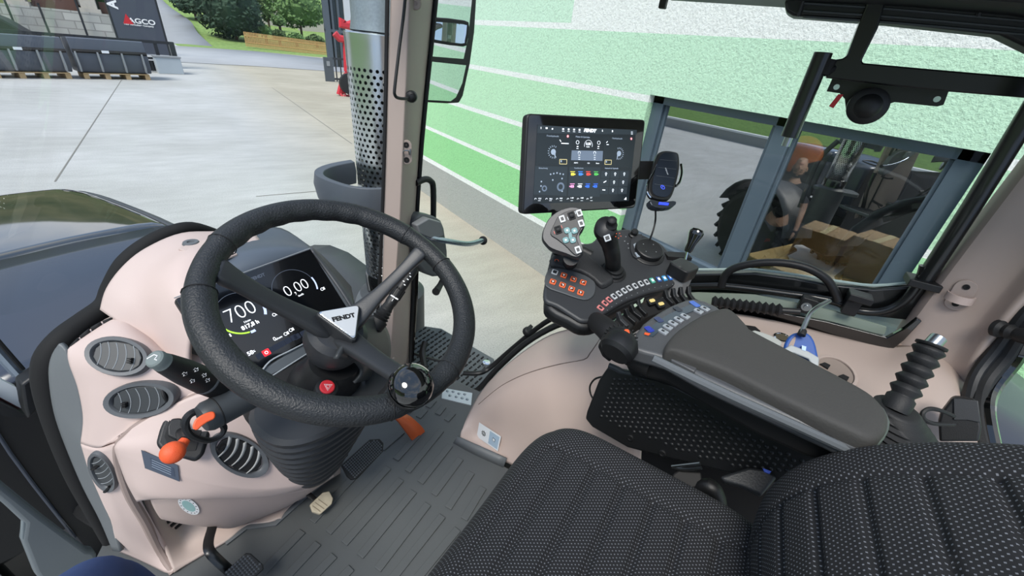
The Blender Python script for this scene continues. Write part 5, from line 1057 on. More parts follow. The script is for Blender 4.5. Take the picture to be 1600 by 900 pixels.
# ---- steering wheel
sw = thing('steering_wheel', 'black three-spoke steering wheel with silver triangular badge and spinner knob', 'steering wheel', WC)
FW_ = F(WC, TX, axC.cross(TX)); RM = .1925
HD_ = -.112
def onw(px_, py, h=0):
    o = WC + axC * h; return onplane(px_, py, o, axC)
def wang(px_, py): a, b_ = FW_.uv(onw(px_, py)); return math.atan2(b_, a), math.hypot(a, b_)
print('HUB px', pix(WC), [tuple(round(v, 3) for v in wang(*p)) for p in ((340, 415), (655, 400), (640, 600), (530, 500))])
A1, A2, A3 = wang(341, 420)[0], wang(650, 398)[0], wang(650, 595)[0]
q = B(); rs = []; n = 144
def near(a, c, w_): d = abs((a - c + math.pi) % (2 * math.pi) - math.pi); return max(0, 1 - d / w_)
for k in range(n):
    a = 2 * math.pi * k / n; bl_ = max(near(a, A1, .22), near(a, A2, .22), near(a, A3, .22)); base = .0170 + .0016 * (1 if bl_ == 0 else 0); ring = []
    top = near(a, math.radians(98), .9)
    for j in range(14):
        t = 2 * math.pi * j / 14; r = base
        inner = max(0, -math.cos(t))
        r -= .0022 * inner * (.5 + .5 * math.cos(a * 30)) if top > 0 else 0
        rad = RM + r * 1.05 * math.cos(t); ring.append(FW_.p(rad * math.cos(a), rad * math.sin(a), r * math.sin(t)))
    rs.append(ring)
q.rings(rs, closed=True); rimo = q.obj('rim', LEATHER, sw, ang=60)
q = B()
for a in (A1 - .24, A1 + .24, A2 - .24, A2 + .24, A3 - .3, A3 + .3):
    c = FW_.p(RM * math.cos(a), RM * math.sin(a)); rad = FW_.u * math.cos(a) + FW_.v * math.sin(a); q.tube([c + rad * .0197 * math.cos(t) + FW_.n * .0188 * math.sin(t) for t in [k * math.pi / 8 for k in range(16)]], .0008, 5, 1, closed=True)
q.split('leather_seam', BLACKM, sw)
SPK = mat('spoke_plastic', '#27292c', .45, bump=.1)
for a, wd, nm in ((A1, .0165, 0), (A2, .0125, 1), (A3, .0185, 2)):
    d = FW_.u * math.cos(a) + FW_.v * math.sin(a); s_ = FW_.v * math.cos(a) - FW_.u * math.sin(a); q = B(); rs = []
    for t, w_, h, th in ((.0, .026, .0, .012), (.035, .022, .002, .013), (.08, wd * .95, .001, .010), (.13, wd * .9, .0, .009), (.165, wd, .0, .010), (.182, wd * 1.5, 0, .014)):
        hh = HD_ * (1 - min(1, t / .175)) ** .78; rs.append([WC + axC * hh + d * t + s_ * w_ * math.copysign(abs(math.cos(p)) ** .6, math.cos(p)) + FW_.n * (h + th * math.copysign(abs(math.sin(p)) ** .6, math.sin(p))) for p in [2 * math.pi * j / 16 for j in range(16)]])
    q.rings([[p for p in r] for r in rs]); q.obj('spoke', SPK, sw, sub=1)
q = B(); q.lathe(FW_.at(0, 0, HD_), [(.030, -.07), (.045, -.05), (.054, -.02), (.050, .004), (.040, .014), (.02, .016)], 32); q.obj('hub', SPK, sw)
hB_ = HD_ + .046; FBd = F(WC + axC * hB_, FW_.u, FW_.v)
tri = [onf(FBd, *p) for p in ((497, 488), (561, 477), (554, 529))]
def rtri(t, r=.006, k=1.0):
    c = (sum(a for a, _ in t) / 3, sum(b_ for _, b_ in t) / 3); t = [(c[0] + (a - c[0]) * k, c[1] + (b_ - c[1]) * k) for a, b_ in t]; o_ = []
    for i in range(3):
        p0, p1, p2 = Vector(t[i - 1]), Vector(t[i]), Vector(t[(i + 1) % 3]); d0 = (p0 - p1).normalized(); d1 = (p2 - p1).normalized()
        for s_ in (0, .25, .5, .75, 1): e0 = p1 + d0 * r; e1 = p1 + d1 * r; o_.append(tuple(e0 * (1 - s_) ** 2 + p1 * 2 * s_ * (1 - s_) + e1 * s_ ** 2))
    return o_
q = B(); q.prism(F(FBd.o - axC * .036, FBd.u, FBd.v), rtri(tri, .012, 1.18), 0, .0335); q.obj('badge_mount', SPK, sw, bevel=.004)
q = B(); q.prism(FBd, rtri(tri, .008, 1.04), -.004, 0); q.obj('badge_rim', CHROME, sw, bevel=.0006)
q = B(); q.prism(FBd, rtri(tri, .008, .97), 0, .0008); bd = q.obj('badge', SILVER, sw, smooth=False, label='silver triangular badge')
tu = (onplane(557, 492, FBd.o, axC) - onplane(516, 501, FBd.o, axC)); fl_ = tu.length; fT = F(onplane(537, 496.5, FBd.o, axC) + axC * .001, tu, axC.cross(tu))
text('FENDT', fT, .0115, BLACKM, bd, bold=.0006, xs=1.08)
kc = FW_.p(*[v for v in FW_.uv(onw(643, 602, .035))], .035)
q = B(); fk = F(kc, FW_.u, FW_.v); q.lathe(fk, [(.012, -.03), (.014, -.02), (.027, -.016), (.0305, -.006), (.031, .002), (.028, .012), (.02, .02), (.009, .024), (.0005, .0245)], 36); kn = q.obj('spinner_knob', BLACKG, sw, label='glossy round spinner knob'); q = B(); q.lathe(fk, [(.0308, -.012), (.0318, -.008), (.0318, -.005)], 36, cap=False); q.obj('knob_ring', BLACKM, kn)
# ---- stalks
def stalk(name, lab, A, C2, prof, m, cat='lever', seg=24, sx=1, sy=1):
    t = thing(name, lab, cat, A); fr = F(A, None, None, C2 - A); q = B(); L = (C2 - A).length; q.lathe(fr, [(r, h * L) for r, h in prof], seg, sx=sx, sy=sy); return t, fr, L, q
A = P(372, 618, y=.10); C2 = P(243, 561, y=.075)
t, fr, L, q = stalk('indicator_stalk', 'thick black indicator stalk with white symbols and grey end cap left of the wheel', A, C2, [(.016, 0), (.018, .3), (.0185, .42), (.0185, .5), (.017, .7), (.0132, .9), (.0122, .93)], None)
q.obj('grip', BLACKP, t); q = B(); q.lathe(fr, [(.0122, L * .93), (.0112, L * .96), (.0118, L * .985), (.0108, L * 1.01), (.0088, L * 1.02)], 24); q.obj('end_button', mat('stalk_cap', '#6d7674', .5), t)
q = B(); q.lathe(fr, [(.0187, L * .435), (.0191, L * .45), (.0187, L * .465)], 24, cap=False); q.obj('seam_ring', GREYM, t)
side = (CAM - (A + C2) / 2).normalized(); side = (side - fr.n * side.dot(fr.n)).normalized(); uS = -fr.n
def onst(k, off=0, r=.029): return F(A + fr.n * L * k + side * r, uS, side.cross(uS)).at(0, off)
for k, off in ((.56, .002), (.62, .006), (.72, .008), (.78, -.002), (.68, -.006)):
    f_ = onst(k, off, .0186 - (k - .5) * .012); q = B(); q.tube([f_.p(.0035, 0), f_.p(0, .003), f_.p(0, .0012), f_.p(-.0035, .0012), f_.p(-.0035, -.0012), f_.p(0, -.0012), f_.p(0, -.003)], .0005, 4, 0, closed=True); q.obj('symbol', WHITE, t)
f_ = F(C2 + fr.n * L * .022, None, None, fr.n); q = B(); q.tube([f_.p(-.007, -.003), f_.p(-.002, .004), f_.p(.003, .004), f_.p(.003, -.001), f_.p(.007, -.001)], .0007, 5, 0); q.obj('horn_symbol', WHITE, t)
A = P(425, 600, y=.07); C2 = P(315, 655, y=.07)
t, fr, L, q = stalk('reverser_lever', 'dark grey cylindrical lever with orange paddle below the indicator stalk', A, C2, [(.0215, 0), (.022, .5), (.0225, .8), (.0225, .93), (.019, 1.0)], None)
q.obj('grip', mat('lever_grey', '#34383b', .5), t); q = B(); q.lathe(fr, [(.0227, L * .8), (.0231, L * .81), (.0227, L * .82)], 24, cap=False); q.obj('seam_ring', BLACKM, t)
fo = F(P(319, 658, y=.045), None, None, CAM - P(319, 658, y=.045)); q = B(); plate(q, fo, [(301, 668), (305, 656), (316, 648), (330, 643), (336, 646), (335, 654), (325, 659), (315, 666), (308, 672)], -.006, .004, 3); q.obj('paddle', ORANGE, t, bevel=.002)
# black loop around lever
lp_ = thing('lever_guard', 'thin black oval guard loop around the orange paddle', 'guard', P(315, 665, y=.1))
q = B(); q.tube([P(*c, y=.09) for c in ((289, 663), (294, 650), (306, 643), (322, 641), (338, 655), (350, 668), (345, 680), (328, 688), (312, 686), (296, 678))], .0042, 8, 4, closed=True, flat=1.3); q.obj('loop', BLACKP, lp_)
# right stalk
A = P(592, 500, y=.10); C2 = P(648, 418, y=.10)
t, fr, L, q = stalk('throttle_stalk', 'slim black right-hand stalk with ribbed twist grip and rubber bellows', A, C2, [(.011, .28), (.0125, .32), (.0125, .55), (.0105, .57), (.0115, .6), (.0115, .95), (.008, 1.0)], None)
q.obj('grip', BLACKP, t); q = B(); q.lathe(fr, [(.018, -.02)] + sum([[(.020 - k * .0016, L * (k * .05)), (.0145 - k * .0006, L * (k * .05 + .025))] for k in range(5)], []) + [(.011, L * .29)], 20); q.obj('bellows', BLACKR, t)
q = B()
for k in range(16): a = 2 * math.pi * k / 16; q.box(F(fr.p(.0126 * math.cos(a), .0126 * math.sin(a), L * .5), fr.n, fr.u * math.cos(a + 1.57) + fr.v * math.sin(a + 1.57)), L * .17, .0016, .002)
q.obj('grip_ribs', BLACKR, t)
side = (CAM - (A + C2) / 2).normalized(); side = (side - fr.n * side.dot(fr.n)).normalized(); f_ = F(A + fr.n * L * .36 + side * .0128, fr.n.cross(side) * -1, fr.n)
q = B(); q.box(F(A + fr.n * L * .41 + side * .0125, fr.n.cross(side), fr.n), .018, .003, .0012); q.box(F(A + fr.n * L * .36 + side * .0128, fr.n.cross(side), fr.n), .0012, .006, .0012)
for k, o_ in ((.66, .003), (.70, -.003), (.76, .002), (.82, .003), (.86, -.002)): q.box(F(A + fr.n * L * k + side * .0118, fr.n.cross(side), fr.n).at(o_, 0), .004, .0022, .0008)
q.obj('scale_print', WHITE, t)
# ---- lever with orange knob in a gate
ol = thing('orange_knob_lever', 'orange mushroom knob lever in a black gate on the dashboard shelf', 'lever', P(290, 690, y=.28))
go = P(298, 682, y=.275); FG_ = F(go, None, None, tn(-.12, -.55, .8))
q = B(); plate(q, FG_, [(263, 640), (275, 634), (300, 642), (330, 650), (333, 665), (318, 712), (306, 722), (285, 716), (250, 702), (244, 694), (250, 672)], -.006, .008, 0); q.obj('gate', BLACKP, ol, bevel=.006)
q = B(); plate(q, FG_, [(268, 650), (282, 648), (312, 656), (318, 666), (306, 705), (290, 706), (262, 694), (258, 684)], .008, .0095, 0); q.obj('gate_inner', BLACKM, ol)
q = B(); plate(q, FG_, [(270, 658), (294, 662), (292, 690), (264, 684)], .009, .022, 2); q.obj('lever_base', BLACKP, ol, bevel=.003)
q = B(); q.tube([FG_.p(*onf(FG_, 284, 678), .015), P(286, 688, y=.22)], [.009, .007], 12, 0); q.obj('stem', BLACKP, ol)
kA = P(288, 682, y=.225); kB = P(267, 713, y=.18); q = B(); q.tube([kA, kA.lerp(kB, .4)], [.0105, .011], 18, 0); c = P(270, 707, y=.19); f_ = F(c, P(290, 702, y=.185) - P(250, 712, y=.185), None, CAM - c)
q = B(); q.lathe(f_, [(.001, -.013), (.010, -.011), (.0168, -.005), (.018, .001), (.016, .006), (.010, .011), (.001, .013)], 28, sy=1.0); q.obj('knob', mat('knob_orange', '#e2592c', .55, bump=.3, bscale=600), ol); q = B(); q.tube([P(290, 687, y=.205), P(283, 696, y=.2), P(276, 702, y=.195)], [.0075, .0095, .013], 14, 3); q.obj('knob_neck', MATS['knob_orange'], ol)
# ---- pedals
PAD = mat('pedal_rubber', '#0b0c0d', .6)
def pedal(name, lab, o, nrm, outl, arm, ar, padm, dots=True):
    t = thing(name, lab, 'pedal', TV(*[(o - OT).dot(v) for v in (TX, TY)] + [0])); fr = F(o, None, None, nrm); q = B(); plate(q, fr, outl, -.008, .004); pd = q.obj('pad', padm, t, bevel=.002)
    if dots:
        pg = pxs(fr, outl); cx = sum(a for a, _ in pg) / len(pg); cy = sum(b_ for _, b_ in pg) / len(pg); pg = [(cx + (a - cx) * .9, cy + (b_ - cy) * .9) for a, b_ in pg]; e0 = Vector(pg[1]) - Vector(pg[0]); ang = math.atan2(e0.y, e0.x); q = B()
        for i in range(-16, 17):
            for j in range(-16, 17):
                a = i * .0062; b_ = j * .0062 ; x_ = cx + a * math.cos(ang) - b_ * math.sin(ang); y_ = cy + a * math.sin(ang) + b_ * math.cos(ang)
                if inpoly(x_, y_, pg): f2 = F(fr.p(x_, y_, .004), fr.u, fr.v).rot(math.degrees(ang) + 45); q.add([f2.p(-.0022, -.0022), f2.p(.0022, -.0022), f2.p(.0022, .0022), f2.p(-.0022, .0022), f2.p(0, 0, .0022)], [(0, 1, 4), (1, 2, 4), (2, 3, 4), (3, 0, 4)])
        q.obj('pad_studs', mat('stud_' + name + str(round(cx, 3)), '#55585b', .35), pd, smooth=False)
    if arm: q = B(); q.tube(arm, ar, 10, 4, flat=.5); q.obj('arm', RUBMET, t)
    return t
o = P(566, 717, y=.20); pedal('brake_pedal', 'studded black rubber brake pedal pad right of the column boot', o, tn(-.1, -.5, .85), [(533, 727), (577, 687), (593, 686), (599, 693), (598, 706), (558, 748), (549, 750), (542, 744)], [P(540, 713, y=.22), P(530, 705, y=.26), P(515, 690, y=.35)], .008, PAD)
o = P(380, 885, y=.20); pedal('clutch_pedal', 'studded black rubber clutch pedal on a bent flat arm at the bottom edge', o, tn(-.1, -.5, .85), [(350, 895), (384, 864), (392, 865), (411, 882), (412, 890), (372, 925), (360, 918)], [P(334, 806, y=.36), P(332, 822, y=.33), P(326, 845, y=.29), P(328, 862, y=.26), P(345, 880, y=.235), P(362, 895, y=.22)], .0105, PAD)
o = P(502, 786, y=.225); t = pedal('small_pedal', 'small worn beige foot pedal beside the studded brake pedal', o, tn(0, -.45, .9), [(484, 789), (504, 770), (514, 768), (520, 779), (518, 788), (500, 804), (488, 800)], [P(466, 756, y=.30), P(480, 770, y=.27), P(492, 781, y=.24)], .007, mat('pedal_beige', '#b3a892', .7, var=.25, vscale=60), dots=False)
q = B(); f_ = F(o, None, None, tn(0, -.45, .9))
for a, b_ in (((492, 786), (506, 796)), ((497, 781), (511, 791)), ((488, 791), (500, 800))): q.tube([f_.p(*onf(f_, *a), .0042), f_.p(*onf(f_, *b_), .0042)], .0012, 5, 0)
q.obj('pad_groove', mat('groove_brown', '#8b7f6c', .8), t)
ac = thing('accelerator_pedal', 'orange ribbed accelerator pedal on the floor behind the wheel rim', 'pedal', P(645, 680, y=.2))
q = B(); rows = []
for (l, r) in (((606, 652, .255), (632, 650, .25)), ((618, 656, .24), (640, 653, .235)), ((628, 668, .225), (648, 658, .22)), ((640, 684, .205), (660, 670, .20)), ((650, 699, .19), (667, 689, .185))): rows.append([P(*l[:2], y=l[2]), P(*r[:2], y=r[2])])
q.grid(rows, 1, 3); q.obj('pad', mat('pedal_orange', '#c65a2c', .45), ac, solid=.008)
q = B()
for s_ in (.12, .37, .62, .87): q.tube([r[0].lerp(r[1], s_) + EZ * .002 for r in rows], .0022, 6, 3)
q.obj('pad_ribs', mat('pedal_orange_light', '#e27a43', .4), ac)
# ---- left: outside parts seen below the windscreen
fp = thing('fender_bracket', 'bent grey plastic panel outside the lower left corner with ground behind', 'panel', P(70, 830, y=.62))
q = B(); rows = [[P(-40, 730, y=.75), P(-20, 790, y=.75), P(-10, 840, y=.75)], [P(-2, 752, y=.7), P(0, 790, y=.7), P(5, 820, y=.7)], [P(60, 800, y=.66), P(35, 830, y=.66), P(45, 870, y=.66)], [P(135, 852, y=.6), P(118, 890, y=.6), P(112, 930, y=.6)]]
q = B(); plate(q, PLY(.66), [(-40, 715), (0, 748), (60, 797), (130, 850), (140, 851), (146, 858), (120, 895), (90, 930), (64, 905), (48, 885), (28, 835), (32, 808), (0, 778), (-40, 745)], 0, .03); q.obj('panel', mat('bracket_grey', '#5f6669', .5), fp, bevel=.008)
q = B(); plate(q, PLY(.645), [(32, 806), (130, 862), (122, 892), (30, 838)], 0, .012); q.obj('facet', mat('bracket_grey_light', '#6e777a', .5), fp, bevel=.003)
wp = thing('wiper_arm', 'bare metal wiper arm reaching in from the left edge above a black clamp', 'wiper', P(25, 570, y=.66))
q = B(); q.tube([P(-60, 480, y=.66), P(0, 550, y=.66), P(30, 583, y=.66)], .011, 10, 2); q.obj('arm', mat('arm_metal', '#8b97a5', .25, metal=.7), wp); q = B(); q.tube([P(-60, 465, y=.65), P(0, 536, y=.65), P(36, 577, y=.65)], .004, 8, 2); q.obj('blade', BLACKM, wp)
q = B(); plate(q, PLY(.64), [(22, 588), (48, 570), (60, 585), (58, 600), (50, 625), (34, 642), (28, 625)], 0, .04); q.obj('clamp', BLACKP, wp, bevel=.005)
lm = thing('warning_panel', 'white panel with red border and red figure at the left edge', 'panel', P(5, 610, y=.68))
fr = PLY(.68); q = B(); plate(q, fr, [(-60, 545), (0, 590), (22, 601), (32, 635), (0, 618), (-60, 588)], 0, .012); q.obj('board', mat('panel_white', '#d6dadb', .5), lm); q = B(); plate(q, fr, [(-60, 585), (0, 614), (32, 632), (33, 638), (0, 621), (-60, 592)], -.002, 0); q.obj('border', REDP, lm, smooth=False)
q = B(); q.tube([P(-9 + 15 * math.cos(a), 607 + 9 * math.sin(a), y=.675) for a in [k * math.pi / 8 for k in range(16)]], .0016, 5, 1, closed=True); q.obj('figure', REDP, lm)
q = B(); plate(q, fr, [(-60, 592), (0, 622), (33, 639), (30, 643), (0, 640), (-60, 610)], .0, .03); q.obj('under_edge', BLACKP, lm)
# denim knee
kn_ = thing('person', 'knee of a person in blue jeans at the bottom left edge', 'person', P(160, 960, y=.25))
q = B(); q.tube([P(60, 1040, y=.02), P(110, 960, y=.12), P(160, 916, y=.20), P(215, 960, y=.24), P(250, 1060, y=.24)], [.06, .055, .040, .05, .05], 20, 6); q.obj('jeans', mat('denim', '#2f4878', .9, bump=.5, bscale=900), kn_)
# ================================================================ ARMREST, CONTROL CONSOLE, TERMINAL
PLT = lambda x, y, z, n, u=None: F(TV(x, y, z), u, None, n)
CG = mat('console_grey', '#2c2e31', .5, bump=.12, bscale=900)
ARMG = mat('armrest_grey', '#484a4d', .45, bump=.1, bscale=900)
ARMP = mat('armrest_pad', '#3b3a38', .75, bump=.25, bscale=260)
BTNW = mat('button_white', '#b4b8bb', .4); BTNO = mat('button_orange', '#e2673c', .4); BTNB = mat('button_blue', '#2f6fc4', .4); BTNR = mat('button_pink', '#c97a78', .4); BTNT = mat('button_teal', '#2c7378', .4); BTND = mat('button_dark', '#22262b', .5)
# ---- control console: flat board on a plane tilted towards the driver
nC_ = tn(-.28, -.22, .93); oC_ = P(950, 430, z=.74); FCN = F(oC_, None, None, nC_)
cc_ = thing('control_console', 'dark grey arc-shaped control console with orange, white and blue buttons in front of the armrest', 'console', TV(.35, -.3, .6))
outline = [(850, 452), (860, 405), (868, 388), (905, 380), (925, 378), (940, 365), (975, 357), (995, 362), (1030, 378), (1043, 390), (1055, 408), (1059, 425), (1058, 440), (1040, 450), (1010, 458), (975, 472), (945, 490), (928, 500), (910, 502), (895, 494), (870, 478), (852, 470)]
q = B(); plate(q, FCN, outline, -.012, .0, 3); q.obj('top_board', CG, cc_, bevel=.006)
q = B(); plate(q, FCN, [(854, 462), (868, 400), (930, 385), (1000, 375), (1045, 400), (1055, 440), (1010, 462), (960, 485), (938, 505), (912, 508), (890, 497), (862, 482)], -.045, -.010, 3); q.obj('underbody', BLACKP, cc_, bevel=.01)
def cf(px_, py, h=0, rot=None):
    f_ = FCN.at(*onf(FCN, px_, py), h); return f_
def pdir(fr, a, b_): return (fr.p(*onf(fr, *b_)) - fr.p(*onf(fr, *a))).normalized()
# orange keypad
q = B(); plate(q, FCN, [(855, 425), (870, 420), (905, 428), (927, 440), (930, 452), (926, 464), (912, 470), (880, 460), (852, 448)], 0, .004, 3); kp_ = q.obj('keypad', mat('keypad_grey', '#45484b', .5), cc_, bevel=.002)
uk = pdir(FCN, (866, 428), (910, 444))
for i, (x_, y_, m_) in enumerate(((866, 428, BTNW), (880, 433, BTNO), (895, 439, BTNO), (910, 444, BTNO), (863, 443, BTNO), (878, 448, BTNO), (892, 454, BTNO), (906, 460, BTNO))):
    f_ = F(FCN.p(*onf(FCN, x_, y_), .004), uk, nC_.cross(uk)); q = B(); q.prism(f_, rrect(.0135, .0135, .002, 2), 0, .003); b_ = q.obj('button', m_, kp_, bevel=.0006)
    q = B(); q.prism(f_, rrect(.0085, .0085, .001, 2), .003, .0034); q.obj('button_window', BTND if i == 0 else mat('bw%d' % i, '#5a2a1c', .5), b_, smooth=False)
    if i: q = B(); q.box(f_.at(0, .001, .0036), .005, .0014, .0006); q.box(f_.at(.0015 * (i % 3 - 1), -.001, .0036), .0016, .004, .0006); q.obj('symbol', WHITE, b_, smooth=False)
# arc of buttons
arcp = [(938, 482), (945, 474.5), (951.5, 469), (959, 464), (967, 459.5), (975, 455), (983, 451), (992, 447.5), (1001, 444), (1010, 441.5), (1019, 439), (1029, 437), (1038, 435.5), (1047, 434)]
cols = [BTNR] * 3 + [BTNW] * 7 + [mat('button_green', '#4fa08c', .4), mat('button_navy', '#35538c', .4), mat('button_cyan', '#3d8fc0', .4), BTNB]
for i, (x_, y_) in enumerate(arcp):
    a = arcp[max(0, i - 1)]; b_ = arcp[min(13, i + 1)]; u_ = pdir(FCN, a, b_); f_ = F(FCN.p(*onf(FCN, x_, y_), 0), u_, nC_.cross(u_)); q = B(); q.prism(f_, rrect(.0095, .0145, .0012, 2), -.001, .0028); bb = q.obj('button', cols[i], cc_, bevel=.0005)
    q = B(); q.prism(f_, rrect(.0055, .007, .0006, 2), .0028, .0032); q.obj('button_window', BTND if i < 10 else mat('bwd%d' % i, '#dfe9f2', .5), bb, smooth=False)
q = B()
for i, (x_, y_) in enumerate(arcp): q.box(cf(x_ + 4, y_ + 10.5, .0005), .002, .001, .0005)
q.obj('print_marks', GREYL, cc_, smooth=False)
# dark diagonal rest between keypad and stick
q = B(); plate(q, FCN, [(862, 400), (905, 392), (925, 408), (958, 436), (955, 446), (940, 453), (928, 442), (905, 428), (868, 420), (858, 416)], .0, .012, 2, taper=.9); q.obj('hand_rest', mat('rest_black', '#2a2b2d', .6, bump=.4, bscale=200), cc_, bevel=.004)
q = B(); plate(q, FCN, [(862, 398), (870, 394), (878, 397), (874, 403), (864, 404)], .012, .018, 2); q.obj('small_switch', BLACKP, cc_)
q = B(); o_ = cf(868, 413, .0125); q.tube([o_.p(-.004, -.002), o_.p(-.003, .003), o_.p(.003, .003), o_.p(.004, -.002)], .0007, 5, 2); q.obj('orange_mark', ORANGE, cc_)
# ---- multifunction joystick (hand-shaped head)
mj = thing('multifunction_joystick', 'large grey hand-shaped joystick head with teal and white buttons', 'joystick', P(890, 400, z=.76))
nJ = (CAM - P(885, 360, d=.80)).normalized() * .8 + tn(0, 0, 1) * .35 + TX * -.1; nJ.normalize(); FJ = F(P(880, 360, d=.80), None, None, nJ)
hj = [(846, 372), (848, 357), (857, 340), (872, 328), (890, 322), (904, 323), (910, 329), (914, 345), (913, 354), (906, 366), (909, 380), (912, 392), (906, 402), (897, 403), (885, 398), (862, 390), (852, 382)]
hj2 = pxs(FJ, hj)
hp = smoothpoly(hj2, 4); cx = sum(a for a, _ in hp) / len(hp); cy = sum(b_ for _, b_ in hp) / len(hp)
q = B(); q.rings([[FJ.p(cx + (a - cx) * k, cy + (b_ - cy) * k, h) for a, b_ in hp] for k, h in ((.55, -.05), (.8, -.045), (.96, -.03), (1.0, -.015), (.97, -.004), (.93, 0))]); q.obj('head', mat('joystick_grey', '#38393c', .45, bump=.1), mj, ang=50)
q = B(); plate(q, FJ, [(866, 350), (873, 338), (888, 330), (903, 329), (909, 336), (911, 350), (905, 362), (901, 371), (905, 384), (909, 391), (904, 398), (897, 398), (884, 385), (870, 374), (860, 366)], .0, .003, 3); q.obj('face', mat('joystick_face', '#222326', .5), mj, bevel=.001)
uj = pdir(FJ, (878, 343), (905, 334))
def jb(x_, y_, w_, h_, m_, par, up=.003, r=.0015, win=None, nm='button'):
    f_ = F(FJ.p(*onf(FJ, x_, y_), up), uj, nJ.cross(uj)); q = B(); q.prism(f_, rrect(w_, h_, r, 3), 0, .002); o_ = q.obj(nm, m_, par, bevel=.0005)
    if win: q = B(); q.prism(f_, rrect(w_ * (.5 if r < .002 else .3), h_ * (.5 if r < .002 else .3), .0006, 2), .002, .0024); q.obj('button_window', win, o_, smooth=False)
    return o_
for c in ((878.5, 343), (905, 334), (908, 350), (903, 391)): jb(*c, .011, .014, BTNW, mj, win=BTND)
for c in ((886, 361), (897.5, 361.5), (884, 376), (895, 376)): jb(*c, .012, .012, BTNT, mj, win=LBL, r=.004)
q = B(); plate(q, FJ, [(888, 364), (893, 363), (894, 373), (889, 374)], .003, .0042); q.obj('teal_bridge', BTNT, mj)
for c, m_ in (((893, 338), LBL), ((872, 360), mat('thumb_red', '#d2544a', .5))):
    jb(*c, .013, .016, BLACKM, mj, nm='wheel_slot'); f_ = F(FJ.p(*onf(FJ, *c), .006), uj, nJ.cross(uj)); q = B(); q.lathe(F(f_.p(-.004, 0, -.003), f_.v, f_.n), [(.006, 0), (.0065, .001), (.0065, .007), (.006, .008)], 20); q.obj('thumb_wheel', BLACKR, mj)
    q = B(); q.box(f_.at(-.0085, -.003, -.001), .001, .006, .0006); q.box(f_.at(.0085, .003, -.001), .001, .006, .0006); q.obj('wheel_mark', m_, mj)
q = B(); A = FJ.p(*onf(FJ, 893, 398), -.025); C2 = cf(890, 412).o; q.tube([A, A.lerp(C2, .5), C2], [.016, .013, .018], 16, 3); q.obj('stem', BLACKP, mj)
# ---- slim joystick
sj = thing('slim_joystick', 'slim black joystick with thumb cap and one white button beside the larger joystick', 'joystick', cf(956, 428).o)
b0 = cf(957, 418).o; ax_ = (P(950, 350, d=.80) - b0)
pts = [cf(957, 420, .005).o, P(957, 400, d=.865), P(953, 382, d=.845), P(948, 366, d=.83), P(946, 355, d=.82)]
q = B(); q.tube(pts, [.017, .0165, .0175, .022, .018], 20, 5, up=TY); q.obj('grip', BLACKP, sj, sub=0)
q = B(); c = P(946, 358, d=.812); q.lathe(F(c, None, None, (CAM - c).normalized() + EZ * .8), [(.001, -.022), (.014, -.018), (.0225, -.005), (.0215, .008), (.013, .016), (.001, .018)], 24, sy=1.15); q.obj('head', BLACKP, sj)
nT = ((CAM - P(955, 348, d=.8)).normalized() + EZ * 1.2).normalized(); f_ = F(P(955, 350, d=.795), None, None, nT)
q = B(); q.lathe(f_, [(.0125, -.01), (.0125, -.002), (.0105, .0), (.0085, .004), (.0095, .008), (.009, .013), (.006, .016), (.001, .017)], 24); q.obj('thumb_cap', BLACKR, sj)
f_ = F(P(949, 372, d=.795), None, None, (CAM - P(950, 372, d=.81)).normalized() + EZ * .15); uu = pdir(f_, (944, 374), (955, 370)); f_ = F(f_.o, uu, f_.n.cross(uu)); q = B(); q.prism(f_, rrect(.0125, .0125, .0012, 2), -.004, .002); wb_ = q.obj('button', BTNW, sj, bevel=.0005); q = B(); q.prism(f_, rrect(.0075, .0075, .001, 2), .002, .0024); q.obj('button_window', BTND, wb_, smooth=False)
f_ = F(P(966, 368, d=.80), None, None, CAM - P(966, 368, d=.8))
for k in range(5): a = k * 1.257; q = B(); q.box(f_.at(.005 * math.cos(a), .005 * math.sin(a), 0), .002, .0012, .0006); q.obj('orange_dot', ORANGE, sj)
fb_ = cf(957, 425, 0); q = B(); q.lathe(fb_, [(.031, -.004), (.031, .001), (.027, .004), (.025, .003), (.0245, .007), (.021, .010), (.020, .009), (.019, .014), (.016, .016)], 32); q.obj('base_bellows', BLACKR, sj)
# ---- rotary dial and small knob
rd_ = cf(1012, 397, 0); q = B(); q.lathe(rd_, [(.0395, -.002), (.0395, .002), (.036, .004)], 40, sy=.95); q.obj('dial_seat', BLACKP, cc_)
q = B(); q.lathe(rd_.at(.0, .004, 0), [(.033, .002), (.0335, .012), (.0325, .0155), (.030, .017), (.028, .0165), (.001, .0165)], 44); dl_ = q.obj('rotary_dial', BLACKP, cc_, label='round black rotary dial')
for c in ((.012, .012), (-.013, .012), (.012, -.012), (-.013, -.012)): q = B(); q.lathe(rd_.at(c[0], c[1] + .004, .0166), [(.0012, 0), (.0012, .0004)], 8); q.obj('dial_mark', GREYL, dl_)
q = B(); plate(q, FCN, [(985, 378), (990, 371), (1002, 368), (1000, 378), (993, 392), (997, 406), (988, 402), (984, 390)], .0, .006, 2); q.obj('dial_keys', GREYP, cc_, bevel=.001)
q = B(); plate(q, FCN, [(988, 385), (996, 381), (997, 389), (991, 394)], .006, .0075); plate(q, FCN, [(990, 398), (996, 397), (1000, 404), (994, 405)], .006, .0075); q.obj('key_print', mat('key_glow', '#8e98a2', .4), cc_, smooth=False)
q = B(); q.lathe(cf(989, 368, 0), [(.012, 0), (.0115, .004), (.0085, .006), (.009, .014), (.007, .017), (.001, .017)], 24); q.obj('small_knob', BLACKP, cc_)
for x_, y_ in ((978, 370), (981, 381), (976, 377), (982, 388), (996, 366)): q = B(); q.lathe(cf(x_, y_, .0), [(.0015, 0), (.0015, .0008)], 8); q.obj('mark', GREYL, cc_)
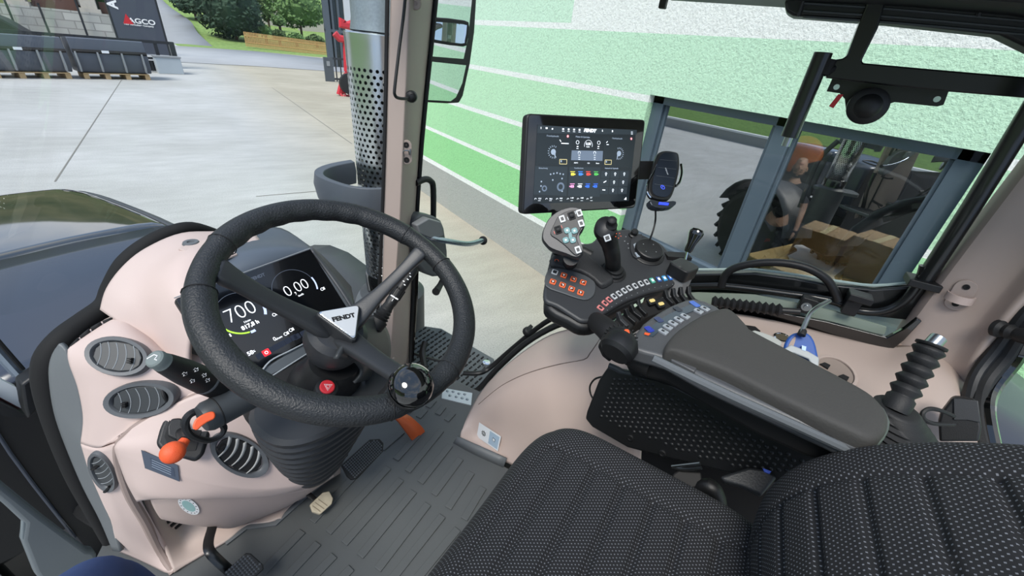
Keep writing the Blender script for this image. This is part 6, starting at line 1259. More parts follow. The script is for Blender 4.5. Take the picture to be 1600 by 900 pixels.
# ---- auxiliary lever box
lb_ = thing('auxiliary_lever', 'short black-knobbed lever in a grey box right of the control console', 'lever', P(1070, 470, z=.6))
fr = F(P(1074, 440, z=.74), tn(.9, -.4, .1), tn(.2, .2, .95)); 
q = B(); q.prism(F(P(1068, 418, d=.93), tn(.95, -.3, 0), tn(.3, .95, .1)), rrect(.05, .045, .008), -.10, -.02); q.obj('box', mat('lever_box_grey', '#7b7c7d', .5), lb_, bevel=.002)
q = B(); q.prism(F(P(1068, 418, d=.93), tn(.95, -.3, 0), tn(.3, .95, .1)), rrect(.056, .050, .01), -.022, .008); q.obj('box_top', BLACKP, lb_, bevel=.003)
q = B(); q.tube([P(1071, 405, d=.925), P(1074, 393, d=.92)], .0035, 10, 0); q.obj('shaft', CHROME, lb_)
A = P(1074, 394, d=.92); C2 = P(1090, 360, d=.91); f_ = F(A, None, None, C2 - A); L = (C2 - A).length; q = B(); q.lathe(f_, [(.007, 0), (.009, L * .1), (.0095, L * .4), (.0155, L * .8), (.016, L * .93), (.012, L * 1.05), (.001, L * 1.09)], 24, sx=1.0, sy=.75); q.obj('knob', BLACKG, lb_)
q = B(); q.box(F(P(1058, 400, d=.985), tn(.6, -.8, 0), tn(.8, .6, 0)), .06, .03, .008); q.obj('side_bracket', BLACKM, lb_)
# ---- row of small paddle levers between console and armrest
pd_ = thing('valve_paddles', 'row of black paddle switches with two yellow ones between console and armrest', 'switches', P(1000, 490, z=.68))
FPD = F(P(1010, 490, z=.72), None, None, tn(-.25, -.2, .95))
q = B(); plate(q, FPD, [(945, 520), (965, 495), (1000, 475), (1040, 462), (1085, 462), (1100, 475), (1060, 480), (1010, 495), (980, 520), (965, 545)], -.05, -.004, 2); q.obj('paddle_base', BLACKM, pd_, bevel=.004)
up_ = FPD.n
pp_ = [(973, 503), (985, 497), (994, 490), (1003, 484), (1045, 468), (1056, 466), (1067, 464), (1079, 463)]
for i, (x_, y_) in enumerate(pp_):
    c = FPD.p(*onf(FPD, x_, y_), 0); a = pp_[max(0, i - 1)]; b_ = pp_[min(7, i + 1)]; u_ = pdir(FPD, a, b_); f_ = F(c, u_, up_.cross(u_)); q = B(); q.prism(F(f_.p(-.005, 0, 0), f_.v, f_.n), [(-.016, -.004), (.014, -.004), (.020, .010), (.016, .014), (.004, .004), (-.014, .006)], 0, .008); q.obj('paddle', BLACKP if i else GREYP, pd_, bevel=.0015)
for x_, y_ in ((1017, 473), (1031, 478)):
    c = FPD.p(*onf(FPD, x_, y_), .0); f_ = F(c, pdir(FPD, (1010, 480), (1040, 472)), up_.cross(pdir(FPD, (1010, 480), (1040, 472)))); q = B(); q.prism(f_, rrect(.018, .016, .004), 0, .006); pk = q.obj('paddle', BLACKP, pd_, bevel=.001); q = B(); q.prism(f_, rrect(.013, .008, .003), .006, .008); q.obj('yellow_cap', mat('cap_yellow', '#d8c27c', .5), pk, bevel=.0005)
q = B(); plate(q, FPD.at(0, 0, .002), [(985, 480), (1000, 470), (1006, 466), (1004, 473), (990, 482)], 0, .002); q.obj('pale_tab', mat('tab_pale', '#9fb09c', .5), pd_)
# ---- thumb roller at the armrest front
tr_ = thing('thumb_roller', 'round black ribbed roller with orange mark at the armrest front corner', 'roller', P(965, 560, z=.6))
A = P(966, 545, d=.645); f_ = F(A, None, None, tn(.75, -.1, .35)); q = B(); q.lathe(f_, [(.022, -.012), (.028, -.006), (.028, .012), (.022, .022)], 36); q.obj('wheel', BLACKP, tr_)
f_ = F(P(970, 527, d=.66), None, None, tn(-.35, -.25, .9)); q = B(); q.lathe(f_, [(.028, -.02), (.028, -.004), (.025, .0), (.022, .004), (.017, .006)], 36, sx=.95, sy=.8); q.obj('collar', BLACKP, tr_)
q = B()
for k in range(20): a = k * math.pi / 10; q.box(F(f_.p(.026 * math.cos(a), .0205 * math.sin(a), .001), f_.u * math.cos(a) + f_.v * math.sin(a), f_.v * math.cos(a) - f_.u * math.sin(a)), .004, .0015, .003)
q.obj('ribs', BLACKR, tr_); q = B(); q.prism(F(P(979, 522, d=.652), None, None, tn(-.35, -.25, .9)), rrect(.0085, .014, .003), -.002, .004); q.obj('orange_mark', ORANGE, tr_, bevel=.001)
# ---- armrest
ar_ = thing('armrest', 'grey padded armrest with a row of silver buttons running along the right of the seat', 'armrest', TV(.35, -.6, .5))
nA = tn(-.06, .04, 1.0); FA = F(P(1130, 560, z=.765), None, None, nA)
q = B(); plate(q, FA, [(984, 540), (990, 528), (1005, 505), (1035, 484), (1060, 472), (1085, 466), (1120, 478), (1160, 510), (1220, 545), (1300, 590), (1370, 625), (1390, 648), (1392, 668), (1376, 692), (1350, 703), (1300, 681), (1200, 636), (1100, 590), (1045, 560), (1010, 550)], -.028, .0, 2); q.obj('shell', ARMG, ar_, bevel=.006)
q = B(); plate(q, FA.at(0, 0, -.028), [(992, 548), (1060, 480), (1100, 480), (1220, 560), (1370, 640), (1378, 685), (1345, 705), (1200, 650), (1050, 570)], -.045, 0, 2); q.obj('underside', BLACKM, ar_, bevel=.01)
q = B(); pp2 = pxs(FA.at(0, 0, .016), [(1040, 546), (1043, 533), (1060, 515), (1095, 493), (1125, 482), (1140, 485), (1160, 505), (1168, 515), (1230, 548), (1300, 585), (1360, 618), (1383, 640), (1390, 660), (1382, 680), (1360, 688), (1310, 668), (1220, 625), (1130, 580), (1060, 553)])
pp2 = smoothpoly(pp2, 4); cx = sum(a for a, _ in pp2) / len(pp2); cy = sum(b_ for _, b_ in pp2) / len(pp2)
q.rings([[FA.p(cx + (a - cx) * k, cy + (b_ - cy) * k, h) for a, b_ in pp2] for k, h in ((1.0, -.002), (1.0, .010), (.985, .016), (.95, .0195), (.85, .021), (.4, .022))]); q.obj('pad', ARMP, ar_, ang=60)
q = B(); plate(q, FA, [(1046, 552), (1090, 574), (1085, 583), (1048, 564)], -.004, .003); q.obj('pad_slot', mat('slot_grey', '#4b4c4e', .4), ar_, bevel=.002)
# control strip
q = B(); plate(q, FA, [(1007, 524), (1017, 512), (1030, 501), (1045, 492), (1062, 484), (1085, 474), (1095, 474), (1110, 482), (1090, 484), (1065, 494), (1045, 506), (1030, 518), (1020, 527)], .0, .002, 1); stp_ = q.obj('glossy_strip', mat('strip_gloss', '#39454f', .12), ar_)
for i, (a, b_) in enumerate((((1010, 520), (1018, 512)), ((1024, 504), (1034, 498)), ((1053, 487), (1064, 482)), ((1078, 476), (1092, 477)))):
    f_ = FA.at(*onf(FA, (a[0] + b_[0]) / 2, (a[1] + b_[1]) / 2), .002); q = B(); q.prism(f_, rrect(.016 if i < 3 else .02, .012, .003), 0, .0008); q.obj('blue_display', mat('blue%d' % i, ('#27379a', '#28345a', '#1b2230', '#3c63b5')[i], .15), stp_, smooth=False)
q = B(); plate(q, FA, [(1007, 521), (1016, 523), (1013, 526), (1006, 524)], .002, .0026); q.obj('orange_print', ORANGE, stp_, smooth=False)
for i, (x_, y_) in enumerate(((1036, 520), (1043, 513), (1051, 507), (1060, 501), (1070, 496), (1091, 488), (1101, 484))):
    f_ = FA.at(*onf(FA, x_, y_), .0); u_ = pdir(FA, (1036, 521), (1070, 497)); f_ = F(f_.o, u_, nA.cross(u_)); q = B(); q.prism(f_, rrect(.0105, .0165, .002, 2), 0, .004); sb_ = q.obj('silver_button', mat('btn_silver%d' % i, '#a9afb5', .3, metal=.4), ar_, bevel=.0006)
    q = B(); q.box(f_.at(0, .001, .0043), .004, .005, .0006); q.obj('print_mark', BTND, sb_, smooth=False)
# black structure between armrest and side pocket
q = B(); PXa = F(TV(.36, 0, 0), TY, EZ); plate(q, PXa, [(975, 548), (1010, 552), (1100, 598), (1250, 672), (1360, 722), (1420, 700), (1420, 760), (1340, 740), (1180, 660), (1030, 590), (990, 580)], -.02, .05, 0); q.obj('support_beam', BLACKP, ar_, bevel=.006)
q = B(); q.tube([P(1020, 560, d=.58), P(1140, 618, d=.55), P(1250, 668, d=.53), P(1345, 712, d=.52)], .006, 8, 3); q.obj('trim_edge', GREYM, ar_)
# ---- side pocket panel with dimples
sp_ = thing('pocket_panel', 'black textured side pocket panel between seat and armrest', 'panel', TV(.31, -.55, .3))
FSP = F(TV(.325, 0, 0), TY, EZ)
FSP = F(TV(.325, -.5, .55), TY + TX * .06, EZ + TX * .18)
if FSP.n.dot(CAM - FSP.o) < 0: FSP = F(FSP.o, -FSP.u, FSP.v)
out_ = [(950, 573), (955, 574), (968, 580), (983, 583), (1005, 581), (1040, 596), (1150, 652), (1260, 705), (1330, 740), (1345, 775), (1290, 770), (1180, 750), (1090, 728), (1040, 716), (980, 700), (925, 668), (914, 655), (916, 645), (935, 595)]
q = B(); plate(q, FSP, out_, -.02, 0); q.obj('panel', mat('pocket_black', '#0f1113', .5), sp_, bevel=.005)
q = B(); pg = pxs(FSP, [(958, 588), (1005, 592), (1140, 660), (1300, 740), (1180, 738), (1060, 705), (940, 655), (935, 640)])
u0 = min(a for a, _ in pg); u1 = max(a for a, _ in pg); v0 = min(b_ for _, b_ in pg); v1 = max(b_ for _, b_ in pg)
a = u0; i = 0
while a < u1:
    b_ = v0 + (i % 2) * .006
    while b_ < v1:
        if inpoly(a, b_, pg): q.lathe(FSP.at(a, b_, 0), [(.0042, -.0004), (.003, .0012), (.0008, .0018)], 8)
        b_ += .012
    a += .0105; i += 1
q.obj('dimples', mat('pocket_dimple', '#121416', .55), sp_, ang=80)
tp2 = [(950, 572), (962, 577), (976, 584), (990, 583), (1005, 580), (1040, 595), (1150, 651), (1260, 704), (1330, 739)]
q = B(); q.tube([FSP.p(*onf(FSP, *c), -.006) for c in tp2], .0055, 8, 4); q.obj('top_edge', mat('edge_grey', '#3c4044', .45), sp_)
for c in ((985, 684), (1035, 708)): f_ = FSP.at(*onf(FSP, *c), .0); q = B(); q.lathe(f_, [(.008, -.001), (.0075, .002), (.005, .003), (.004, .001)], 20); q.obj('screw_cover', BLACKP, sp_)
cb_ = thing('loose_cable', 'thin black cable loop beside the front of the side panel', 'cable', P(925, 610, x=.36)); q = B(); q.tube([P(945, 588, x=.37), P(930, 592, x=.38), P(922, 603, x=.39), P(923, 616, x=.39), P(930, 628, x=.37)], .0022, 8, 5); q.obj('wire', BLACKR, cb_)
q = B(); q.tube([cf(935, 480, -.045).o, P(948, 515, d=.76), P(975, 545, d=.73), P(1020, 570, d=.70)], [.02, .021, .022, .024], 16, 4); tag(q.obj('console_arm', BLACKM), 'black swivel arm joining the control console to the armrest', 'arm')
# ---- terminal display
FTm, TWd, THt, _ = quad([(823, 177), (1009, 187), (993, 325), (815, 335)], .30)
tm_ = thing('terminal_display', 'large square black touch terminal showing white icons and coloured tiles above the joystick', 'display', FTm.p(0, -.1, -.03))
q4_ = [(823, 177), (1009, 187), (993, 325), (815, 335)]; tp4 = pxs(FTm, q4_)
def qt(s_, t_):   # bilinear point on the screen plane, s to the right, t downward
    a = [tp4[0][i] * (1 - s_) * (1 - t_) + tp4[1][i] * s_ * (1 - t_) + tp4[2][i] * s_ * t_ + tp4[3][i] * (1 - s_) * t_ for i in (0, 1)]; return a
# recover true plane coordinates for photo positions
def rq(pts, r=.01):
    o_ = []
    for i in range(4):
        p0, p1, p2 = Vector(pts[i - 1]), Vector(pts[i]), Vector(pts[(i + 1) % 4]); d0 = (p0 - p1).normalized(); d1 = (p2 - p1).normalized()
        for s_ in (0, .25, .5, .75, 1): o_.append(tuple((p1 + d0 * r) * (1 - s_) ** 2 + p1 * 2 * s_ * (1 - s_) + (p1 + d1 * r) * s_ ** 2))
    return o_
q = B(); q.prism(FTm, rq(tp4), -.02, 0); q.obj('housing', BLACKP, tm_, bevel=.003)
inn_ = [qt(.015, .015), qt(.985, .015), qt(.985, .985), qt(.015, .985)]; q = B(); q.prism(FTm, rq(inn_, .007), 0, .001); q.obj('front_glass', BLACKG, tm_, smooth=False)
scp = [(839, 195), (993, 206), (982, 314), (832, 318)]; sc4 = pxs(FTm, scp)
q = B(); q.prism(FTm, sc4, .001, .0013); scr_ = q.obj('screen', mat('screen_dark', '#1d2429', .3, emit=.25), tm_, smooth=False)
SW1 = emi('scr_white', '#dfe6ee', .7); SG1 = emi('scr_panel', '#262e34', .5); SG2 = emi('scr_bright_panel', '#5a6676', .6); SGD = emi('scr_icon', '#8693a3', .6)
SX, SY = 1600 / 400 / 4, 1
def sp(zx, zy): return onf(FTm, 820 + zx / 8, 160 + zy / 8)      # from the enlarged upper view
def sp2(zx, zy): return onf(FTm, 820 + zx / 8, 250 + zy / 8)     # from the enlarged lower view
uS_ = pdir(FTm, (840, 200), (985, 209)); 
def sf(c, h=.0014): f_ = FTm.at(*c, h); return F(f_.o, uS_, FTm.n.cross(uS_))
def tile(pts, m_, h0=.0013, h1=.0016, nm='tile'): q = B(); q.prism(FTm, pts, h0, h1); return q.obj(nm, m_, scr_, smooth=False)
tile([sp(160, 290), sp(1395, 345), sp(1390, 405), sp(150, 385)], SG1)
tile([sp(150, 395), sp(590, 410), sp(570, 785), sp(135, 775)], mat('t1', '#1f272c', .3, emit=.25)); tile([sp(975, 430), sp(1380, 445), sp(1330, 810), sp(975, 800)], MATS['t1'])
tile([sp(582, 600), sp(972, 608), sp(965, 732), sp(572, 722)], SG2); tile([sp2(125, 75), sp2(530, 85), sp2(515, 450), sp2(105, 430)], SG1); tile([sp2(550, 85), sp2(940, 92), sp2(930, 460), sp2(535, 450)], SG1)
for r_ in range(3):
    for c_ in range(3): tile([sp2(950 + c_ * 118 - r_ * 10, 135 + r_ * 100), sp2(1060 + c_ * 118 - r_ * 10, 138 + r_ * 100), sp2(1052 + c_ * 118 - r_ * 10, 228 + r_ * 100), sp2(942 + c_ * 118 - r_ * 10, 225 + r_ * 100)], SG1)
text('FENDT', sf(sp(808, 355)), .0085, SW1, scr_, bold=.0006, xs=1.15, shear=.2); text('0,00', sf(sp(790, 520)), .0075, SW1, scr_, bold=.0001); text('km/h', sf(sp(785, 556)), .004, SW1, scr_)
for s_, c in (('Fronthydraulik', (345, 422)), ('Motor & Getriebe', (720, 434)), ('Heckhydraulik', (1150, 452))): text(s_, sf(sp(*c)), .0048, SGD, scr_)
for s_, c in (('Beleuchtung', (225, 102)), ('Ventilfunktion', (670, 102)), ('Hubwerk & Zapfwelle', (1080, 105)), ('12,5', (182, 482)), ('30,6', (320, 485)), ('30,0', (448, 480)), ('1100', (585, 475)), ('1400', (710, 475)), ('2,7', (825, 470))): text(s_, sf(sp2(*c)), .0042, SW1 if s_[0].isdigit() else SGD, scr_)
text('AUTO', sf(sp(635, 756)), .0036, SW1, scr_); text('Status', sf(sp(905, 762)), .0036, SW1, scr_); text('12,3', sf(sp(790, 760)), .0036, SW1, scr_)
q = B()
def ring_(c, r0, r1, a0=0, a1=360, n=24): f_ = FTm; ringarc(q, f_, c, r0, r1, a0, a1, .0013, .0017, n)
ring_(sp(790, 535), .0098, .0104, -20, 200); ring_(sp(655, 500), .0032, .004, 0, 360, 12); ring_(sp(920, 505), .0032, .004, 0, 360, 12)
for k in range(4): q.box(sf(sp(475 + k * 68, 335 + k * 3), .0015), .004, .0035, .0003); q.box(sf(sp(475 + k * 68, 362 + k * 3), .0015), .0055, .0008, .0003)
q.box(sf(sp(198, 320), .0015), .0012, .004, .0003); q.box(sf(sp(268, 322), .0015), .0045, .003, .0003); q.box(sf(sp(340, 332), .0015), .003, .003, .0003); q.box(sf(sp(1090, 360), .0015), .003, .004, .0003); q.box(sf(sp(965, 355), .0015), .002, .004, .0003)
for k in range(3): q.box(sf(sp(1333, 368 + k * 15), .0015), .0055, .0008, .0003)
q.box(sf(sp(497, 514), .0015), .018, .0018, .0003); q.box(sf(sp(1030, 528), .0015), .006, .0015, .0003); q.box(sf(sp(440, 480), .0015).rot(-50), .005, .0015, .0003); q.box(sf(sp(1022, 496), .0015).rot(40), .005, .0015, .0003)
for x_ in (655, 915): q.box(sf(sp(x_, 552), .0015), .004, .002, .0003); q.box(sf(sp(x_ - 2, 577), .0015), .005, .001, .0003)
for x_ in (675, 868):
    ring_(sp(x_, 630), .0024, .0032, -40, 220, 12)
    for k in (660, 688, 712): q.box(sf(sp(x_, k), .0015), .0045, .0009, .0003)
for r_ in range(3):
    for c_ in range(3): c = sp2(1010 + c_ * 114 - r_ * 14, 170 + r_ * 102); (ring_(c, .0016, .0026, 0, 360, 10), q.box(FTm.at(c[0], c[1] - .004, .0015), .003, .0012, .0003)) if (c_ or not r_) else q.box(FTm.at(*c, .0015).rot(55 - r_ * 30), .008, .002, .0003)
for k, x_ in enumerate((130, 268, 400, 535, 660, 780)): ring_(sp2(x_, 490), .0018, .0024, 0, 200, 8); q.box(sf(sp2(x_ + 48, 508), .0015), .006, .0007, .0003)
q.prism(FTm, [sp2(1235, 495), sp2(1265, 498), sp2(1262, 462)], .0013, .0016)
q.split('icon', SW1, scr_, .0012, smooth=False)
for cx_, cy_, a0 in ((352, 620, 60), (1172, 640, -110)):
    q = B(); c = sp(cx_, cy_); ring_(c, 0.0, .0058, 0, 360, 20); q.obj('gauge_disc', SGD, scr_, smooth=False); q = B()
    for k in range(12): a = math.radians((a0 + k * 22) if cx_ < 500 else (a0 + k * 20)); q.box(F(FTm.p(c[0] + .0115 * math.cos(a), c[1] + .0115 * math.sin(a), .0015), FTm.u * math.cos(a) + FTm.v * math.sin(a), FTm.v * math.cos(a) - FTm.u * math.sin(a)), .0035, .0012, .0003)
    q.obj('gauge_ticks', SGD, scr_, smooth=False); q = B(); d_ = 1 if cx_ < 500 else -1; q.prism(FTm, [(c[0] + d_ * .001, c[1] - .003), (c[0] + d_ * .005, c[1] - .003), (c[0] + d_ * .0055, c[1] - .014)], .0014, .0017); q.obj('gauge_pointer', SGD, scr_, smooth=False)
for c in ((533, 424), (1325, 455)): q = B(); ring_(sp(*c), 0, .0028, 0, 360, 12); q.obj('red_dot', emi('dot_red%d' % c[0], '#d0757a', .8), scr_, smooth=False); q = B(); q.box(sf(sp(*c), .0018), .0012, .003, .0003); q.obj('dot_bar', SW1, scr_, smooth=False)
for c in ((475, 742), (1036, 748)):
    f_ = sf(sp(*c)); q = B(); w_, h_ = .0175, .0092
    for a, b_, s1, s2 in ((0, h_ / 2, w_, .0009), (0, -h_ / 2, w_, .0009), (w_ / 2, 0, .0009, h_), (-w_ / 2, 0, .0009, h_)): q.box(f_.at(a, b_, .0002), s1, s2, .0003)
    q.obj('yellow_frame', emi('frame_yellow%d' % c[0], '#cdbf8a', .7), scr_, smooth=False); q = B(); q.box(f_.at(-.005, .001, .0003), .003, .004, .0003); q.obj('frame_icon', SGD, scr_, smooth=False)
vc = (('#e6d24a', '1'), ('#3e7be0', '2'), ('#e0453c', '3'), ('#4ba64e', '4'), ('#e58fc0', '5'), ('#c9ced4', '6'), ('#2f62e0', '7'), ('#2f62e0', '8'))
for k, (hx, s_) in enumerate(vc):
    r_ = k // 4; cc2 = sp2(592 + (k % 4) * 97 - r_ * (0 if k < 4 else 4), 178 + r_ * 152); me_ = emi('valve_%d' % k, hx, .8); f_ = sf(cc2); q = B(); q.prism(f_, rrect(.0085, .0052, .0012, 2), 0, .0004); q.box(f_.at(.0055 if k < 4 else -.0055, 0, .0002), .0035, .0022, .0004); q.box(f_.at(0, .0052, .0002), .0115, .0012, .0004); q.obj('valve_tile', me_, scr_, smooth=False); text(s_, f_.at(0, 0, .0006), .0036, SCR, scr_)
# tractor pictogram
q = B(); c = sp2(443, 335); ring_(c, .0055, .0092); ring_(sp2(240, 355), .0035, .0062); q.prism(FTm, [sp2(200, 290), sp2(215, 270), sp2(340, 245), sp2(350, 165), sp2(440, 165), sp2(450, 260), sp2(375, 300), sp2(365, 365), sp2(300, 360), sp2(280, 310)], .0013, .0015)
q.obj('tractor_pictogram', emi('picto', '#5d6a7b', .5), scr_, smooth=False); q = B()
for c in ((318, 178), (357, 170), (398, 162), (437, 172), (475, 178), (203, 270), (198, 325), (345, 250), (460, 232), (180, 395), (462, 390)): ring_(sp2(*c), 0, .0018, 0, 360, 8)
q.obj('lamp_icons', SGD, scr_, smooth=False)
# terminal bracket
q = B(); q.box(F(P(1006, 266, d=.975), FTm.u, FTm.v), .10, .042, .012); q.obj('bracket', BLACKM, tm_, bevel=.002)
q = B(); q.tube([FTm.p(-.05, -.09, -.03), FTm.p(-.03, -.16, -.06), cf(925, 395, -.01).o], .014, 12, 4); q.obj('support_tube', BLACKP, tm_)
# ---- phone holder with cable
ph_ = thing('phone_holder', 'oval smartphone charging holder with chrome arms beside the terminal', 'holder', P(1036, 320, d=.93))
FPH, a, b_, _ = quad([(1024, 236), (1062, 238), (1055, 312), (1014, 312)], .052)
k_ = .95 / depth(FPH.o)
FPH = F(CAM + (FPH.o - CAM) * k_, FPH.u, FPH.v)
q = B(); plate(q, FPH, [(1030, 238), (1040, 235), (1055, 237), (1061, 242), (1062, 262), (1056, 290), (1049, 308), (1040, 312), (1022, 309), (1015, 302), (1014, 290), (1020, 262), (1026, 245)], -.012, .0, 3); q.obj('body', BLACKP, ph_, bevel=.003)
q = B(); plate(q, FPH, [(1033, 242), (1045, 239), (1057, 241), (1058, 262), (1053, 285), (1047, 303), (1038, 308), (1024, 305), (1019, 297), (1020, 282), (1026, 258)], 0, .001, 3); pf2 = q.obj('phone_face', mat('phone_glass', '#2b323c', .12), ph_)
q = B()
for c in ((1031, 250, 1057, 252), (1028, 262, 1056, 265), (1025, 275, 1054, 279), (1022, 288, 1051, 292)): q.tube([FPH.p(*onf(FPH, c[0], c[1]), .0012), FPH.p(*onf(FPH, c[2], c[3]), .0012)], .0004, 4, 0)
q.obj('face_seam', GREYM, pf2)
c = onf(FPH, 1035, 293); q = B(); ringarc(q, FPH, c, .0046, .0054, 0, 360, .001, .0015, 20); q.prism(FPH, [(c[0] - .002, c[1] - .002), (c[0] + .0005, c[1] + .003), (c[0] + .002, c[1] + .002)], .001, .0014); q.obj('charge_icon', emi('icon_blue', '#4258e8', 1.2), pf2, smooth=False)
text('wireless', F(FPH.p(*onf(FPH, 1041, 268), .0012), FPH.v, -FPH.u), .006, LBL, pf2)
for sgn, pts in ((1, [(1056, 290), (1062, 285), (1066, 270), (1065, 256)]), (-1, [(1030, 252), (1022, 268), (1014, 285), (1013, 300), (1018, 308)])):
    q = B(); q.tube([FPH.p(*onf(FPH, *p), -.002) for p in pts], .003, 8, 4); q.obj('arm', CHROME if sgn < 0 else BLACKG, ph_)
q = B(); plate(q, FPH, [(1015, 313), (1030, 317), (1050, 315), (1055, 318), (1050, 324), (1030, 326), (1017, 322)], -.012, .004, 2); pf3 = q.obj('foot', mat('foot_chrome', '#4a5058', .2, metal=.6), ph_, bevel=.001)
q = B(); plate(q, FPH, [(1028, 317.5), (1043, 319), (1042, 322.5), (1027, 321)], .004, .005); q.obj('foot_display', emi('foot_blue', '#2438d8', 1.3), pf3, smooth=False)
q = B(); q.tube([FPH.p(*onf(FPH, 1026, 324), -.004), P(1024, 345, d=.95), P(1020, 362, d=.95), P(1015, 375, d=.96)], .0022, 8, 4); q.obj('cable', BLACKR, ph_)
# ---- blue hand tool in the pocket
bt_ = thing('blue_tool', 'blue tool with bare metal rod and grey clip standing behind the armrest', 'tool', P(1250, 560, d=.78))
FB_ = F(P(1250, 550, d=.78), None, None, (CAM - P(1250, 550, d=.78)).normalized() + EZ * .3)
q = B(); plate(q, FB_, [(1224, 550), (1226, 536), (1234, 524), (1246, 519), (1262, 520), (1272, 532), (1277, 550), (1278, 565), (1262, 572), (1240, 566), (1228, 560)], -.016, .0, 2); q.obj('body', mat('tool_blue', '#1c4a92', .55), bt_, bevel=.004)
q = B(); plate(q, FB_, [(1232, 540), (1238, 530), (1243, 526), (1242, 535), (1237, 546), (1232, 550)], .0, .001, 2); q.obj('handle_gap', mat('gap_beige', '#9c8c82', .8), bt_)
q = B(); q.tube([P(1252, 520, d=.775), P(1258, 506, d=.78), P(1266, 490, d=.785), P(1278, 480, d=.79), P(1296, 470, d=.8)], .0042, 10, 4); q.obj('metal_rod', STEEL, bt_); q = B(); q.lathe(F(P(1253, 521, d=.776), None, None, P(1258, 506, d=.78) - P(1252, 520, d=.775)), [(.007, -.004), (.0065, .006), (.005, .009)], 16); q.obj('rod_collar', BLACKR, bt_)
q = B(); plate(q, FB_, [(1225, 546), (1235, 540), (1262, 550), (1279, 560), (1278, 574), (1268, 572), (1262, 562), (1240, 553), (1226, 552)], .0, .008, 1); q.obj('grey_clip', mat('clip_grey', '#9aa0a2', .5), bt_, bevel=.002)
q = B(); plate(q, FB_, [(1252, 541), (1259, 543), (1258, 550), (1252, 548)], 0.0, .009); q.obj('tag', mat('tag_blue', '#a9c3ea', .5), bt_, smooth=False)
q = B(); q.tube([P(1262, 572, d=.76), P(1272, 582, d=.75), P(1290, 592, d=.74)], .003, 8, 3); q.obj('strap', LBL, bt_)
# grey handset next to it, socket, cup holder
hs2 = thing('grey_handset', 'small grey plastic buckle lying behind the armrest beside the round socket', 'buckle', P(1200, 530, d=.8)); f_ = F(P(1198, 528, d=.79), None, None, tn(-.5, -.3, .8)); q = B(); plate(q, f_, [(1174, 520), (1180, 516), (1205, 524), (1220, 532), (1222, 538), (1214, 542), (1195, 535), (1178, 528)], -.012, .0, 2); q.obj('body', mat('handset_grey', '#9a9d98', .5), hs2, bevel=.002)
SILL = [o for o in bpy.data.objects if o.name.startswith('sill_shell')]
so_ = thing('power_socket', 'round socket with metal ring in the beige sill', 'socket', P(1220, 527, x=.7)); o_, n_ = seat_on(SILL, [(1212, 524), (1230, 524), (1222, 534), (1220, 519)], .001); f_ = F(onplane(1221, 528, o_, n_), None, None, n_)
q = B(); q.lathe(f_, [(.017, -.002), (.017, .003), (.014, .004), (.013, .002)], 28); q.obj('ring', CHROME, so_); q = B(); q.lathe(f_, [(.0128, .0), (.0128, .0025), (.004, .0022)], 24); q.obj('cap', mat('socket_cap', '#4a4434', .5), so_)
q = B(); o_, n_ = seat_on(SILL, [(1162, 510), (1185, 512), (1180, 522)], .001); f_ = F(o_, None, None, n_); plate(q, f_, [(1160, 508), (1180, 511), (1188, 518), (1180, 524), (1165, 516)], 0, .002); tag(q.obj('sill_slot', BLACKM), 'small black slot in the beige sill left of the round socket', 'slot')
cu_ = thing('cup_holder', 'oval beige cup holder recess with black corner tabs in the sill', 'cup holder', P(1300, 590, x=.6)); o_, n_ = seat_on(SILL, pxell(1305, 583, 34, 20, 28, 12), .002); f_ = F(onplane(1305, 583, o_, n_), None, None, n_)
oe = pxs(f_, pxell(1305, 582, 38, 22, 30, 32)); ie = [(a * .86, b_ * .86) for a, b_ in oe]; c0_ = onf(f_, 1305, 582); q = B(); q.rings([[f_.p(a, b_, h) for a, b_ in L_] for L_, h in ((oe, -.002), (oe, .002), ([(c0_[0] + (a - c0_[0]) * .88, c0_[1] + (b_ - c0_[1]) * .88) for a, b_ in oe], .003), ([(c0_[0] + (a - c0_[0]) * .84, c0_[1] + (b_ - c0_[1]) * .84) for a, b_ in oe], .0005))], cap=False); q.obj('rim', BEIGE2, cu_, solid=.001)
q = B(); q.prism(f_, [(c0_[0] + (a - c0_[0]) * .86, c0_[1] + (b_ - c0_[1]) * .86) for a, b_ in oe], .0, .0008); q.obj('well', mat('well_taupe', '#82766e', .7), cu_)
for c in ((1289, 573), (1318, 592)): q = B(); g_ = f_.at(*onf(f_, *c), .001); q.prism(g_, [(-.008, -.006), (.009, -.004), (.004, .009), (-.007, .006)], 0, .004); q.obj('tab', BLACKM, cu_)
# ---- corrugated hand lever at the back
cl_ = thing('corrugated_lever', 'upright lever in a ridged black rubber sleeve with bare steel tip behind the armrest', 'lever', P(1420, 660, d=.66))
A = P(1402, 632, d=.655); C2 = P(1455, 540, d=.645); C3 = P(1468, 530, d=.645); f_ = F(A, None, None, C2 - A); L = (C2 - A).length; pf_ = [(.0185, -.01), (.0185, L * .12), (.015, L * .15)]
for k in range(5): pf_ += [(.0145, L * (.17 + k * .165)), (.0205, L * (.25 + k * .165)), (.0200, L * (.275 + k * .165))]
pf_ += [(.016, L * .97), (.0195, L * .985), (.0195, L * 1.02), (.01, L * 1.03)]
q = B(); q.lathe(f_, pf_, 28); q.obj('sleeve', BLACKR, cl_, ang=70)
q = B(); q.tube([C2, P(1467, 527, d=.645)], .0105, 18, 0); q.obj('steel_tip', STEEL, cl_, bevel=.001)
q = B(); c = P(1405, 660, d=.655); f_ = F(c, tn(1, 0, 0), tn(0, 1, 0)); rs = []
for k in range(13): t_ = k / 12; r_ = .030 + .030 * t_; r_ = r_ * (1 if k % 2 else .9); rs.append([P(1402 + 6 * t_, 636 + 50 * t_, d=.655) + (TX * math.cos(a) + TY * math.sin(a)) * r_ for a in [2 * math.pi * j / 28 for j in range(28)]])
